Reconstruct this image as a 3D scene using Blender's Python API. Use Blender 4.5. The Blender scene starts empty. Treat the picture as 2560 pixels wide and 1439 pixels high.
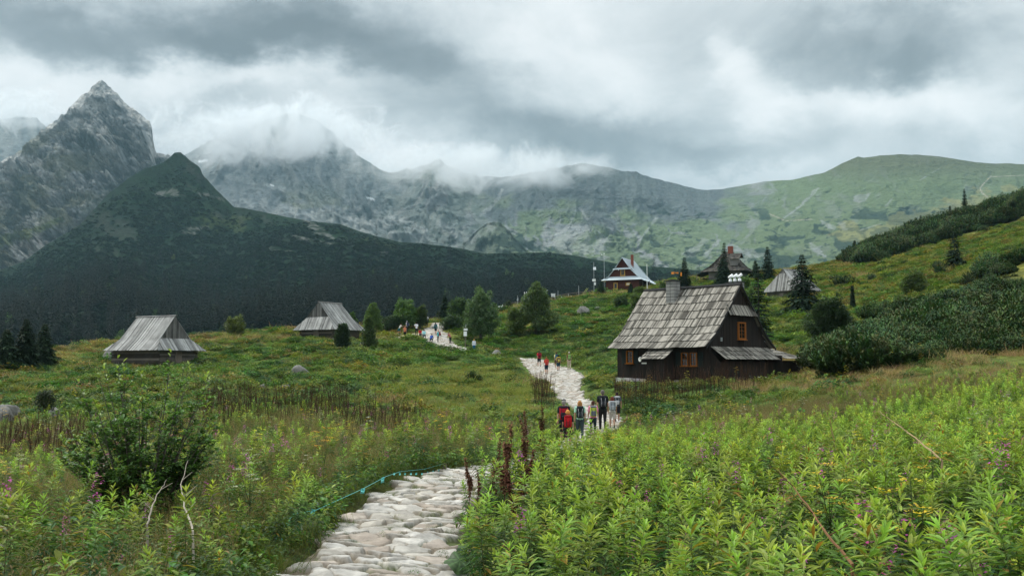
import bpy, bmesh, math, random
import numpy as np
from mathutils import Vector, Matrix
R = math.radians
rnd = random.Random(7)
scene = bpy.context.scene
COL = scene.collection

# ------------------------------------------------------------------ camera
F_PX, CX, CY = 2488.9, 1280.0, 719.5      # 35 mm lens on a 36 mm sensor, in photograph pixels
PITCH = math.atan(195.5/F_PX)
CP, SP = math.cos(PITCH), math.sin(PITCH)
cam_data = bpy.data.cameras.new('camera')
cam_data.sensor_width = 36.0; cam_data.lens = 35.0
cam_data.clip_start = 0.1; cam_data.clip_end = 30000
cam = bpy.data.objects.new('camera', cam_data)
cam.location = (0, 0, 0); cam.rotation_euler = (math.pi/2 + PITCH, 0, 0)
COL.objects.link(cam); scene.camera = cam

def P(px, py, d):
    """point at distance d along +Y that the photograph shows at (px, py)"""
    xc = (px-CX)/F_PX; yc = (CY-py)/F_PX
    s = d/(CP - yc*SP)
    return Vector((xc*s, d, (SP + yc*CP)*s))
def proj(x, y, z):
    dep = y*CP + z*SP
    return CX + F_PX*x/dep, CY - F_PX*(-y*SP + z*CP)/dep

# ------------------------------------------------------------------ light
scene.view_settings.view_transform = 'Standard'
scene.view_settings.look = 'None'
scene.view_settings.exposure = 1.15
scene.view_settings.gamma = 1.0
cy = scene.cycles
cy.max_bounces = 5; cy.diffuse_bounces = 3; cy.glossy_bounces = 2
cy.transmission_bounces = 3; cy.transparent_max_bounces = 12; cy.volume_bounces = 3
cy.use_adaptive_sampling = True; cy.adaptive_threshold = 0.02
cy.use_denoising = True
cy.volume_step_rate = 1.0; cy.volume_max_steps = 96
cy.sample_clamp_indirect = 6.0

SUN_EL, SUN_AZ = R(52), R(-62)            # azimuth from +Y towards +X (sun up on the left, behind cloud)
sd = bpy.data.lights.new('sun', 'SUN'); sd.energy = 1.5; sd.angle = R(14); sd.color = (1.0, 0.96, 0.88)
sun = bpy.data.objects.new('sun', sd); COL.objects.link(sun)
sdir = Vector((math.sin(SUN_AZ)*math.cos(SUN_EL), math.cos(SUN_AZ)*math.cos(SUN_EL), math.sin(SUN_EL)))
sun.rotation_euler = (-sdir).to_track_quat('-Z', 'Y').to_euler()
sun.location = sdir*400

# ------------------------------------------------------------------ node helper
class NT:
    def __init__(s, tree): s.t = tree; s.n = tree.nodes; s.l = tree.links
    def node(s, typ, **kw):
        n = s.n.new(typ)
        for k, v in kw.items(): setattr(n, k, v)
        return n
    def put(s, inp, v):
        if isinstance(v, bpy.types.NodeSocket): s.l.new(v, inp)
        elif v is not None: inp.default_value = v
    def m(s, op, a=None, b=None, c=None, clamp=False):
        n = s.n.new('ShaderNodeMath'); n.operation = op; n.use_clamp = clamp
        for i, v in enumerate((a, b, c)):
            if v is not None: s.put(n.inputs[i], v)
        return n.outputs[0]
    def vm(s, op, a=None, b=None, scale=None):
        n = s.n.new('ShaderNodeVectorMath'); n.operation = op
        if a is not None: s.put(n.inputs[0], a)
        if b is not None: s.put(n.inputs[1], b)
        if scale is not None: s.put(n.inputs[3], scale)
        return n.outputs['Value'] if op in ('LENGTH', 'DOT_PRODUCT') else n.outputs[0]
    def noise(s, vec, scale, detail=3, rough=0.5, dist=0.0, col=False):
        n = s.n.new('ShaderNodeTexNoise')
        s.put(n.inputs['Vector'], vec); s.put(n.inputs['Scale'], scale)
        n.inputs['Detail'].default_value = detail; n.inputs['Roughness'].default_value = rough
        n.inputs['Distortion'].default_value = dist
        return n.outputs['Color'] if col else n.outputs[0]
    def ramp(s, fac, stops, interp='LINEAR'):
        n = s.n.new('ShaderNodeValToRGB'); s.put(n.inputs[0], fac)
        cr = n.color_ramp; cr.interpolation = interp
        while len(cr.elements) < len(stops): cr.elements.new(0.5)
        for e, (p, c) in zip(cr.elements, stops):
            e.position = p; e.color = (*c, 1) if len(c) == 3 else c
        return n.outputs[0]
    def mix(s, f, a, b, mode='MIX'):
        n = s.n.new('ShaderNodeMix'); n.data_type = 'RGBA'; n.blend_type = mode
        s.put(n.inputs[0], f)
        for i, v in ((6, a), (7, b)):
            if isinstance(v, (tuple, list)) and len(v) == 3: v = (*v, 1)
            s.put(n.inputs[i], v)
        return n.outputs[2]
    def maprange(s, v, a, b, c=0.0, d=1.0):
        n = s.n.new('ShaderNodeMapRange'); s.put(n.inputs[0], v)
        for i, q in enumerate((a, b, c, d)): n.inputs[i+1].default_value = q
        return n.outputs[0]
    def attr(s, name, out='Color'):
        n = s.n.new('ShaderNodeAttribute'); n.attribute_name = name; return n.outputs[out]

def new_mat(name):
    m = bpy.data.materials.new(name); m.use_nodes = True
    m.node_tree.nodes.clear()
    t = NT(m.node_tree); out = t.node('ShaderNodeOutputMaterial')
    return m, t, out
def principled(t, out, col, rough=0.8, spec=0.3, normal=None, metal=0.0):
    b = t.node('ShaderNodeBsdfPrincipled')
    if isinstance(col, (tuple, list)): col = (*col[:3], 1)
    t.put(b.inputs['Base Color'], col); t.put(b.inputs['Roughness'], rough)
    t.put(b.inputs['Specular IOR Level'], spec); b.inputs['Metallic'].default_value = metal
    if normal is not None: t.put(b.inputs['Normal'], normal)
    t.l.new(b.outputs[0], out.inputs[0])
    return b
def bump(t, h, strength=0.5, dist=0.05):
    n = t.node('ShaderNodeBump'); t.put(n.inputs['Height'], h)
    n.inputs['Strength'].default_value = strength; n.inputs['Distance'].default_value = dist
    return n.outputs[0]

# ------------------------------------------------------------------ sky (world)
world = bpy.data.worlds.new('World'); scene.world = world; world.use_nodes = True
world.node_tree.nodes.clear(); wt = NT(world.node_tree)
wout = wt.node('ShaderNodeOutputWorld'); bg = wt.node('ShaderNodeBackground'); wt.l.new(bg.outputs[0], wout.inputs[0])
sky = wt.node('ShaderNodeTexSky'); sky.sky_type = 'NISHITA'; sky.sun_disc = False
sky.sun_elevation = SUN_EL; sky.sun_rotation = SUN_AZ
tc = wt.node('ShaderNodeTexCoord').outputs['Generated']
dirn = wt.vm('NORMALIZE', tc)
sx = wt.node('ShaderNodeSeparateXYZ'); wt.l.new(dirn, sx.inputs[0])
dx, dy, dz = sx.outputs
az0 = wt.m('ARCTAN2', dx, dy); el0 = wt.m('ARCSINE', dz)
# cloud texture: direction projected on a high ceiling, so billows shrink towards the horizon
den = wt.m('ADD', wt.m('MAXIMUM', dz, 0.0), 0.55)
cmb = wt.node('ShaderNodeCombineXYZ')
wt.l.new(wt.m('DIVIDE', dx, den), cmb.inputs[0]); wt.l.new(wt.m('DIVIDE', dy, den), cmb.inputs[1]); wt.put(cmb.inputs[2], el0)
wcol = wt.noise(cmb.outputs[0], 1.7, 4, 0.55, col=True)
ws = wt.node('ShaderNodeSeparateColor'); wt.l.new(wcol, ws.inputs[0])
wf = wt.noise(wt.vm('MULTIPLY', dirn, (1.0, 1.0, 1.5)), 7.5, 6, 0.62, col=True); ws2 = wt.node('ShaderNodeSeparateColor'); wt.l.new(wf, ws2.inputs[0])
az = wt.m('ADD', wt.m('ADD', az0, wt.m('MULTIPLY', wt.m('SUBTRACT', ws.outputs[0], 0.5), 0.22)), wt.m('MULTIPLY', wt.m('SUBTRACT', ws2.outputs[0], 0.5), 0.16))
el = wt.m('ADD', wt.m('ADD', el0, wt.m('MULTIPLY', wt.m('SUBTRACT', ws.outputs[1], 0.5), 0.12)), wt.m('MULTIPLY', wt.m('SUBTRACT', ws2.outputs[1], 0.5), 0.13))
# (pixel x, y, radius x, y, amount) of the cloud masses seen in the photograph, turned into sky directions
BLOBS = [(200,40,700,85,-.40),(700,60,330,95,-.24),(1010,50,320,80,-.22),(1130,200,230,100,-.30),(1330,330,190,75,-.34),(1480,290,150,90,-.12),
         (560,170,420,50,.34),(60,200,260,60,.26),(180,110,180,30,-.10),(850,330,260,90,.12),(560,310,200,40,.05),
         (1400,130,230,140,.26),(1250,40,130,50,.14),(1690,330,300,70,-.12),(1830,120,70,70,.26),
         (1900,240,90,100,.22),(2140,130,210,75,-.30),(2380,80,200,80,-.26),(2240,20,300,40,-.14),
         (2230,240,270,70,.26),(2500,200,120,120,.16),(2450,300,250,60,.10),(1620,400,260,45,-.22),
         (1640,60,120,80,-.02),(1000,380,160,40,.14),(1960,390,320,40,-.06),(1830,470,200,22,.10)]
acc = None
def ang(px, py):
    v = P(px, py, 100).normalized(); return math.atan2(v.x, v.y), math.asin(v.z)
for (bx, by, rx, ry, amp) in BLOBS:
    a, e = ang(bx, by); ra = abs(ang(bx+rx, by)[0]-a); re = abs(ang(bx, by+ry)[1]-e)
    u = wt.m('DIVIDE', wt.m('SUBTRACT', az, a), ra*1.05); v = wt.m('DIVIDE', wt.m('SUBTRACT', el, e), re*1.05)
    q = wt.m('POWER', wt.m('ADD', wt.m('MULTIPLY', u, u), wt.m('MULTIPLY', v, v)), 1.35)
    g = wt.m('MULTIPLY', wt.m('EXPONENT', wt.m('MULTIPLY', q, -1.0)), amp)
    acc = g if acc is None else wt.m('ADD', acc, g)
f1 = wt.noise(wt.vm('MULTIPLY', dirn, (1.0, 1.0, 1.7)), 5.2, 8, 0.60, 0.5)
f2 = wt.noise(cmb.outputs[0], 1.3, 3, 0.5)
tex = wt.m('ADD', wt.m('MULTIPLY', wt.m('SUBTRACT', f1, 0.5), 0.85), wt.m('MULTIPLY', wt.m('SUBTRACT', f2, 0.5), 0.20))
br = wt.m('ADD', wt.m('ADD', acc, tex), 0.60, clamp=True)
ccol = wt.ramp(br, [(0.0, (0.085, 0.100, 0.107)), (0.25, (0.130, 0.150, 0.159)), (0.50, (0.222, 0.246, 0.256)), (0.75, (0.340, 0.360, 0.366)), (1.0, (0.450, 0.458, 0.458))])
zen = wt.maprange(el0, 0.34, 1.0, 1.0, 2.6)
behind = wt.maprange(dy, 0.2, -0.6, 1.0, 1.25)
ccol = wt.mix(1.0, ccol, wt.vm('SCALE', (1, 1, 1), scale=wt.m('MULTIPLY', zen, behind)), 'MULTIPLY')
nis = wt.vm('SCALE', sky.outputs[0], scale=0.08)
fin = wt.mix(0.97, nis, ccol)
wt.l.new(fin, bg.inputs[0]); bg.inputs[1].default_value = 1.0
world.cycles.sampling_method = 'MANUAL'; world.cycles.sample_map_resolution = 512

# ------------------------------------------------------------------ numpy noise
def _hash(ix, iy, seed):
    h = (ix.astype(np.int64)*374761393 + iy.astype(np.int64)*668265263 + seed*974634777) & 0xFFFFFFFF
    h = ((h ^ (h >> 13))*1274126177) & 0xFFFFFFFF
    h = (h ^ (h >> 16)) & 0xFFFFFFFF
    return h/4294967295.0
def vnoise(x, y, seed=0):
    x = np.asarray(x, float); y = np.asarray(y, float)
    ix = np.floor(x); iy = np.floor(y); fx = x-ix; fy = y-iy
    fx = fx*fx*fx*(fx*(fx*6-15)+10); fy = fy*fy*fy*(fy*(fy*6-15)+10)
    a = _hash(ix, iy, seed); b = _hash(ix+1, iy, seed); c = _hash(ix, iy+1, seed); d = _hash(ix+1, iy+1, seed)
    return (a*(1-fx)+b*fx)*(1-fy) + (c*(1-fx)+d*fx)*fy
def fbm(x, y, seed=0, octv=4, gain=0.5):
    s = 0; a = 1; n = 0
    for i in range(octv):
        s = s + a*(vnoise(x, y, seed+i*17)-0.5); n += a; a *= gain
        x = np.asarray(x)*2.03+13.7; y = np.asarray(y)*2.03+7.3
    return s/n*2
def ridged(x, y, seed=0, octv=4, gain=0.5):
    s = 0; a = 1; n = 0
    for i in range(octv):
        s = s + a*(1-np.abs(vnoise(x, y, seed+i*17)*2-1)); n += a; a *= gain
        x = np.asarray(x)*2.03+13.7; y = np.asarray(y)*2.03+7.3
    return s/n
def sstep(a, b, x):
    t = np.clip((x-a)/(b-a), 0, 1); return t*t*(3-2*t)

# ------------------------------------------------------------------ object helpers
def tag(o, label=None, cat=None, group=None, kind=None):
    if label: o['label'] = label
    if cat: o['category'] = cat
    if group: o['group'] = group
    if kind: o['kind'] = kind
    return o
def link(name, me, parent=None, mats=()):
    for mt in mats: me.materials.append(mt)
    o = bpy.data.objects.new(name, me); COL.objects.link(o)
    if parent is not None: o.parent = parent
    return o
def empty(name, loc=(0,0,0), rz=0.0, scale=1.0):
    o = bpy.data.objects.new(name, None); COL.objects.link(o)
    o.location = loc; o.rotation_euler = (0, 0, rz); o.scale = (scale,)*3
    o.empty_display_size = 0.2
    return o
def grid_mesh(name, X, Y, Z, mats, attrs=None, smooth=True, flip=False):
    """attrs: {name: (n,3) array}"""
    r, c = X.shape
    co = np.stack([X, Y, Z], -1).reshape(-1, 3).astype(np.float32)
    idx = np.arange(r*c).reshape(r, c)
    q = np.stack([idx[:-1,:-1], idx[:-1,1:], idx[1:,1:], idx[1:,:-1]], -1).reshape(-1, 4)
    if flip: q = q[:, ::-1]
    return raw_mesh(name, co, q, mats, attrs, smooth)
def raw_mesh(name, co, faces, mats, attrs=None, smooth=True, parent=None, midx=None):
    me = bpy.data.meshes.new(name)
    co = np.ascontiguousarray(co, dtype=np.float32); faces = np.ascontiguousarray(faces, dtype=np.int32)
    k = faces.shape[1]
    me.vertices.add(len(co)); me.vertices.foreach_set('co', co.ravel())
    me.loops.add(faces.size); me.loops.foreach_set('vertex_index', faces.ravel())
    me.polygons.add(len(faces)); me.polygons.foreach_set('loop_start', np.arange(0, faces.size, k, dtype=np.int32))
    me.polygons.foreach_set('use_smooth', np.full(len(faces), bool(smooth)))
    if midx is not None: me.polygons.foreach_set('material_index', np.ascontiguousarray(midx, dtype=np.int32))
    me.update(calc_edges=True)
    for an, av in (attrs or {}).items():
        at = me.attributes.new(an, 'FLOAT_COLOR', 'POINT')
        full = np.ones((len(co), 4), np.float32); full[:, :3] = np.asarray(av).reshape(-1, 3)
        at.data.foreach_set('color', full.ravel())
    return link(name, me, parent, mats)
# ------------------------------------------------------------------ meadow terrain: thin-plate surface through surveyed points (px, py, distance)
CTRL = [
 # immediate foreground
 (-900,2150,3.2),(1280,2200,3.2),(3300,2080,3.2),(2600,1750,5),(1900,1883,4.5),(1900,1540,8),
 (0,1620,6),(600,1600,7),(-300,1500,9),(960,1439,10),(1500,1450,10.5),(2300,1370,11),(3000,1290,11),
 (0,1330,13.5),(450,1320,14),(980,1290,14.5),(1300,1290,15),(1750,1262,16),(2300,1222,17),(2900,1130,18),
 (1120,1185,19.5),(700,1210,19),(0,1260,19),(-400,1290,18),
 (0,1190,28),(400,1165,29),(880,1140,28),(1250,1162,26),(1480,1182,27),(2000,1140,28),(2560,1062,29),(3000,1000,30),
 (1410,1122,38),(1450,1097,43),(1530,1078,47),(700,1085,38),(200,1110,38),(-300,1130,38),(1650,1120,36),(1800,1072,42),(2200,1022,42),(2560,965,44),(3000,900,45),
 (680,1030,50),(100,1060,50),(1100,1040,50),(1440,1020,58),(1440,998,66),(1600,1010,56),(1800,980,58),(1900,970,60),
 (20,1040,56),(500,1000,60),(900,1000,60),(1250,985,68),(1545,948,72),(1790,962,65),(1990,945,70),(1990,925,76),(1750,925,80),
 (2100,925,62),(2560,862,62),(3000,800,62),(2300,900,60),
 (0,960,80),(400,940,80),(800,930,87),(1100,930,93),(1380,945,95),(1470,935,92),(1340,918,109),(1310,900,118),
 (390,925,98),(150,890,110),(-300,900,100),(1185,880,124),(1120,868,130),(1000,885,112),(700,880,112),
 (1085,816,152),(1040,846,138),(960,843,142),(820,842,132),(900,846,138),(640,850,128),
 (1150,846,142),(1350,868,134),(1450,878,122),(1200,806,156),(1340,806,158),(1500,800,155),(1480,740,205),(1600,727,215),(1720,710,200),
 (1700,880,100),(2000,850,95),(1950,800,118),(1980,742,150),(1830,705,195),(2050,735,152),(2200,760,120),(2560,655,118),(3000,540,120),(2200,830,92),(2560,760,90),(3000,680,90),
 (2160,665,200),(2560,575,185),(3000,430,180),(2080,660,235),(2300,590,240),(2560,505,250),(3000,375,250),
 (1900,690,215),(1280,770,190),(1130,798,172),(1760,690,222),
]
cp = np.array([tuple(P(*c)) for c in CTRL])
KU, KV = 2.2, 1.0
def uv_(x, y): return np.stack([np.asarray(x)/np.asarray(y)*KU, np.log(np.asarray(y))*KV], -1)
_c = uv_(cp[:,0], cp[:,1]); _n = len(_c)
def _U(r2): return 0.5*r2*np.log(np.maximum(r2, 1e-12))
_K = _U(((_c[:,None]-_c[None])**2).sum(-1)) + np.eye(_n)*0.004
_A = np.zeros((_n+3, _n+3)); _A[:_n,:_n] = _K; _A[:_n,_n] = 1; _A[:_n,_n+1:] = _c; _A[_n:,:_n] = _A[:_n,_n:].T
# z/y (slope towards the eye) is what is interpolated, so precision is even over the picture
_b = np.zeros(_n+3); _b[:_n] = cp[:,2]/cp[:,1]
_w = np.linalg.solve(_A, _b)
def tps(x, y):
    q = uv_(x, y).reshape(-1, 2); out = np.empty(len(q))
    for i in range(0, len(q), 20000):
        s = q[i:i+20000]
        out[i:i+20000] = _U(((s[:,None]-_c[None])**2).sum(-1))@_w[:_n] + _w[_n] + s@_w[_n+1:]
    return out.reshape(np.shape(x))*np.asarray(y)
# distance at which the meadow rolls over towards the valley, by direction
CREST = [(-900,118),(-200,112),(60,112),(265,132),(560,140),(820,154),(950,160),(1050,168),(1130,176),(1280,196),(1480,214),(1600,228),(1760,228),(1900,232),(2080,240),(2300,250),(2560,258),(3400,262)]
_cu = np.array([(c[0]-CX)/F_PX for c in CREST]); _cd = np.array([c[1] for c in CREST], float)
def crest_d(u): return np.interp(u, _cu, _cd)
def meadow_z(x, y, detail=True):
    x = np.asarray(x, float); y = np.asarray(y, float)
    u = x/y; cd = crest_d(u); yy = np.minimum(y, cd)
    over = np.maximum(y-cd, 0)
    z = tps(u*yy, yy) - over*0.16 - np.minimum(over, 30)**2*0.003
    if detail:
        amp = np.clip(y/60, 0.15, 1.0)
        z = z + amp*0.28*fbm(x*0.16, y*0.16, 5, 3) + amp*0.16*fbm(x*0.45, y*0.45, 7, 2)*sstep(25, 60, y) + 0.05*fbm(x*0.9, y*0.9, 9, 2)
    return z
# path centreline (px, py, distance, half width)
def pz(px, py, d):
    v = P(px, py, d); return (v.x, v.y)
PATH = [(800,2150,4.2,1.0),(890,1640,7.0,.92),(935,1439,10,.88),(985,1330,13,.90),(1050,1240,16.5,.90),(1160,1193,19.4,.86),(1262,1186,21.5,.85),(1345,1168,26,.85),(1405,1130,35,.9),(1440,1100,42,.95),(1508,1082,47,.95),(1512,1058,52,.75),
        (1468,1030,58,.7),(1430,998,66,.75),(1416,970,74,.95),(1416,948,84,1.4),(1402,932,94,2.0),(1368,918,106,1.9),(1335,904,116,1.4),(1318,899,119,1.1)]
PATH2 = [(1172,877,127,.5),(1118,868,130,1.3),(1092,846,139,1.9),(1082,822,149,1.5),(1100,810,158,.9)]
PATH3 = [(1078,828,146,1.0),(1035,836,144,1.0),(985,845,141,1.3),(940,850,139,1.0),(915,856,137,.7)]
def pth_xy(path): return np.array([(*pz(a,b,c), w) for a,b,c,w in path])
PXY, PXY2, PXY3 = pth_xy(PATH), pth_xy(PATH2), pth_xy(PATH3)
def resample(pts, step):
    d = np.r_[0, np.cumsum(np.hypot(*np.diff(pts[:,:2], axis=0).T))]
    n = max(int(d[-1]/step), 2); s = np.linspace(0, d[-1], n)
    # Catmull-ish smoothing: interpolate finely then box filter
    out = np.stack([np.interp(s, d, pts[:,i]) for i in range(3)], -1)
    k = max(int(1.8/step), 1)
    if k > 1:
        pad = np.pad(out, ((k,k),(0,0)), mode='reflect', reflect_type='odd'); ker = np.ones(2*k+1)/(2*k+1)
        out = np.stack([np.convolve(pad[:,i], ker, 'valid') for i in range(3)], -1)
    return out
_P1 = resample(PXY, 0.5); _P2 = resample(PXY2, 0.5); _P3 = resample(PXY3, 0.5)
_PALL = np.concatenate([_P1, _P2, _P3])
def path_dist(x, y):
    """distance outside the edge of the nearest path (negative inside)"""
    x = np.asarray(x, float).ravel(); y = np.asarray(y, float).ravel(); out = np.full(len(x), 1e9)
    for i in range(0, len(x), 20000):
        d = np.hypot(x[i:i+20000,None]-_PALL[None,:,0], y[i:i+20000,None]-_PALL[None,:,1]) - _PALL[None,:,2]
        out[i:i+20000] = d.min(1)
    return out
def ground_at(x, y): return float(meadow_z(np.array([x]), np.array([y]))[0])
def on_ground(px, d, py=None):
    """world point on the meadow under the photograph column px at distance d"""
    if py is None:
        x = (px-CX)/F_PX*d
        for _ in range(3):
            z = ground_at(x, d); x = (px-CX)/F_PX*(d*CP+z*SP)
        return Vector((x, d, ground_at(x, d)))
    v = P(px, py, d); return Vector((v.x, v.y, ground_at(v.x, v.y)))

# ground colour
NV, NU = 420, 560
vv = np.linspace(math.log(2.2), math.log(430), NV); uu = np.linspace(-1.0, 1.0, NU)
UU, VV = np.meshgrid(uu, vv); GY = np.exp(VV); GX = UU*GY
GZ = meadow_z(GX, GY)
GPX, GPY = proj(GX, GY, GZ)
PD = path_dist(GX, GY).reshape(GX.shape)
GZ = GZ - 0.10*sstep(0.25, -0.1, PD)
def meadow_albedo(X, Y):
    n1 = fbm(X*0.035, Y*0.035, 21, 4); n2 = fbm(X*0.15, Y*0.15, 31, 4); n3 = fbm(X*0.7, Y*0.7, 41, 3)
    green = np.array([0.065, 0.11, 0.022]); yell = np.array([0.17, 0.17, 0.035]); tan = np.array([0.17, 0.125, 0.055]); dark = np.array([0.022, 0.040, 0.012])
    a = sstep(-0.15, 0.45, n1+n2*0.5)[...,None]; b = sstep(0.15, 0.6, n2-n1*0.3+n3*0.3)[...,None]; c = sstep(0.1, 0.5, n3+n2*0.4)[...,None]
    col = green*(1-a)+yell*a; col = col*(1-b*0.5)+tan*b*0.5; return col*(1-c*0.6)+dark*c*0.6
ALB = meadow_albedo(GX, GY)
# drier, yellower grass towards the rolled-over edge and on the upper slopes; bright green strip in the middle
far = sstep(0.72, 0.98, GY/crest_d(UU))[...,None]
ALB = ALB*(1-far*0.6) + np.array([0.16,0.13,0.04])*far*0.6
strip = (sstep(55, 75, GY)*sstep(125, 90, GY)*sstep(-0.17, -0.08, UU)*sstep(0.03, -0.03, UU))[...,None]
ALB = ALB*(1-strip*0.7) + np.array([0.14,0.17,0.03])*strip*0.7
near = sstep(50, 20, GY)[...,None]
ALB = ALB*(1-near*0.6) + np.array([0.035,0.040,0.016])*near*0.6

m_ground, t, o = new_mat('meadow soil')
pos = t.node('ShaderNodeNewGeometry').outputs['Position']
n = t.noise(pos, 1.6, 6, 0.65); n_b = t.noise(pos, 9.0, 4, 0.6)
c = t.mix(t.maprange(n, 0.35, 0.7), t.vm('SCALE', t.attr('albedo'), scale=0.55), t.vm('SCALE', t.attr('albedo'), scale=1.5))
principled(t, o, c, 0.95, 0.1, bump(t, t.m('ADD', n, t.m('MULTIPLY', n_b, 0.4)), 0.9, 0.25))
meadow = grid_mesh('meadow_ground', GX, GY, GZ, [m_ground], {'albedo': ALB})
tag(meadow, kind='structure')

# ------------------------------------------------------------------ dark dwarf-pine hill (with wooded foot) beyond the meadow
def silh(pts, depth_pts):
    px = np.array([p[0] for p in pts], float); py = np.array([p[1] for p in pts], float)
    d = np.interp(px, [q[0] for q in depth_pts], [q[1] for q in depth_pts])
    w = np.array([tuple(P(a, b, c_)) for a, b, c_ in zip(px, py, d)])
    return w[:,0]/w[:,1], w[:,2]/w[:,1], d
H_S = [(-900,700),(-300,690),(0,662),(60,640),(110,600),(150,575),(200,545),(240,500),(275,462),(305,440),(330,420),(365,400),(390,396),(410,388),(425,376),(436,364),(452,363),(462,372),(480,388),(500,403),(508,425),(520,432),(540,455),(560,478),(585,501),(610,503),(660,512),(720,524),(760,531),(800,536),(850,541),(900,560),(950,575),(1000,588),(1050,591),(1110,598),(1160,606),(1210,618),(1250,617),(1310,616),(1370,615),(1430,622),(1480,632),(1560,648),(1620,652),(1700,657),(1760,665),(1850,680),(1950,690),(2100,710),(2500,740),(3300,760)]
H_D = [(-900,1200),(0,1250),(445,1420),(700,1300),(1000,1180),(1500,1060),(1800,1000),(3300,900)]
def hill_grid(S, D, d0, y0, nu, nt, u0, u1, shape, back=0.35):
    su, sz, sd_ = silh(S, D)
    u = np.linspace(u0, u1, nu); zr = np.interp(u, su, sz); dr = np.interp(u, su, sd_)
    t_ = np.concatenate([np.linspace(0, 1, nt), 1+np.linspace(0.01, back, 30)])
    U, T = np.meshgrid(u, t_)
    Tc = np.minimum(T, 1)
    Dd = d0 + (dr[None]-d0)*T
    z0 = (915-y0)/F_PX
    s = shape(U, Tc)
    SL = z0 + (zr[None]-z0)*s
    Z = SL*np.minimum(Dd, dr[None]) - np.maximum(Dd-dr[None], 0)*0.55
    return U, T, Dd, U*Dd, Z, dr
peak_u = (445-CX)/F_PX
def h_shape(U, T):
    k = 0.34*np.exp(-((U-peak_u)/0.085)**2)
    return (1-k)*(T*0.95+0.05*np.sin(T*math.pi)) + k*T**9 + 0.0
HU, HT, HD, HX, HZ, hdr = hill_grid(H_S, H_D, 330, 930, 900, 330, -1.0, 1.0, h_shape)
env = np.clip((1-HT)/0.06, 0, 1)*np.clip(HT/0.05, 0, 1)
HZ = HZ + env*(13*fbm(HX*0.006, HD*0.006, 61, 5) + 14*(ridged(HX*0.010, HD*0.005, 71, 4)-0.5) + 2.0*fbm(HX*0.09, HD*0.09, 77, 3)) \
        + np.clip(HT*20-18.5, 0, 1)*2.5*fbm(HX*0.05, HD*0.02, 79, 4)*np.exp(-((HU-peak_u)/0.06)**2)
HPX, HPY = proj(HX, HD, HZ)
def patch(PX, PY, segs, seed=0, edge=0.5, fx=1.0):
    """noise-edged patches round line segments given in photograph pixels (x0,y0,x1,y1,width,height)"""
    out = np.zeros(PX.shape)
    nz = fbm(PX*0.05*fx, PY*0.09*fx, 91+seed, 4)
    for (x0, y0, x1, y1, w) in segs:
        ax, ay = x1-x0, y1-y0; L = ax*ax+ay*ay+1e-6
        tt = np.clip(((PX-x0)*ax+(PY-y0)*ay)/L, 0, 1)
        d = np.hypot(PX-(x0+ax*tt), (PY-(y0+ay*tt))*1.6)/w
        out = np.maximum(out, sstep(1.05, 0.80, d+nz*edge*1.5))
    return out
scree = patch(HPX, HPY, [(398,484,432,482,14),(432,486,462,489,6),(470,576,490,578,16),(490,574,522,568,7),(497,482,560,500,5),(540,490,585,503,6),
        (745,540,765,545,5),(765,548,790,575,13),(790,575,840,598,9),(840,598,880,615,8),(735,592,800,602,6),(800,604,830,609,5),(660,620,700,625,5),(700,626,725,627,5),
        (945,633,965,634,6),(20,608,90,590,5),(0,628,20,610,6)], 1, 0.9)
gneiss = patch(HPX, HPY, [(440,366,455,372,16),(455,380,490,410,14),(500,410,530,445,14),(470,420,500,440,14),(250,550,300,590,26),(300,560,330,590,16),(470,460,480,472,6),(540,535,545,545,9),(600,545,605,560,6),(660,545,670,560,8),(230,600,250,640,8),(280,610,300,650,6)], 2, 1.3, 2.0)
lawn = patch(HPX, HPY, [(520,555,590,560,26),(920,600,960,612,10),(960,612,1000,622,8)], 3, 1.0)
tn = sstep(0.0, 0.5, fbm(HX*0.02, HD*0.02, 101, 5))
base = np.array([0.006,0.018,0.009])*(1-tn[...,None]) + np.array([0.008,0.024,0.010])*tn[...,None]
olive = sstep(0.15, 0.55, fbm(HX*0.008, HD*0.016, 111, 5))[...,None]
base = base*(1-olive*0.3) + np.array([0.016,0.022,0.010])*olive*0.3
def over(a, col, m): m = m[...,None]; return a*(1-m)+np.array(col)*m
HALB = over(base, (0.03,0.045,0.014), lawn*0.8)
HALB = over(HALB, (0.040,0.040,0.036), gneiss*0.35)
speck = sstep(-0.35, 0.25, fbm(HX*0.16, HD*0.16, 117, 4))
HALB = over(HALB, (0.15,0.15,0.14), scree*0.6*speck)
m_hill, t, o = new_mat('dwarf pine hillside')
pos = t.node('ShaderNodeNewGeometry').outputs['Position']
n = t.noise(pos, 0.16, 8, 0.7); vor = t.node('ShaderNodeTexVoronoi'); vor.inputs['Scale'].default_value = 0.22; t.l.new(t.vm('ADD', pos, t.vm('SCALE', t.noise(pos, 0.3, 3, col=True), scale=3.0)), vor.inputs['Vector'])
c = t.mix(t.maprange(n, 0.3, 0.7), t.vm('SCALE', t.attr('albedo'), scale=0.45), t.vm('SCALE', t.attr('albedo'), scale=1.6))
principled(t, o, c, 0.95, 0.05, bump(t, t.m('SUBTRACT', n, t.m('MULTIPLY', vor.outputs['Distance'], 0.25)), 1.0, 4.0))
hill = grid_mesh('dwarf_pine_hill', HX, HD, HZ, [m_hill], {'albedo': HALB}); tag(hill, kind='structure')
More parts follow.
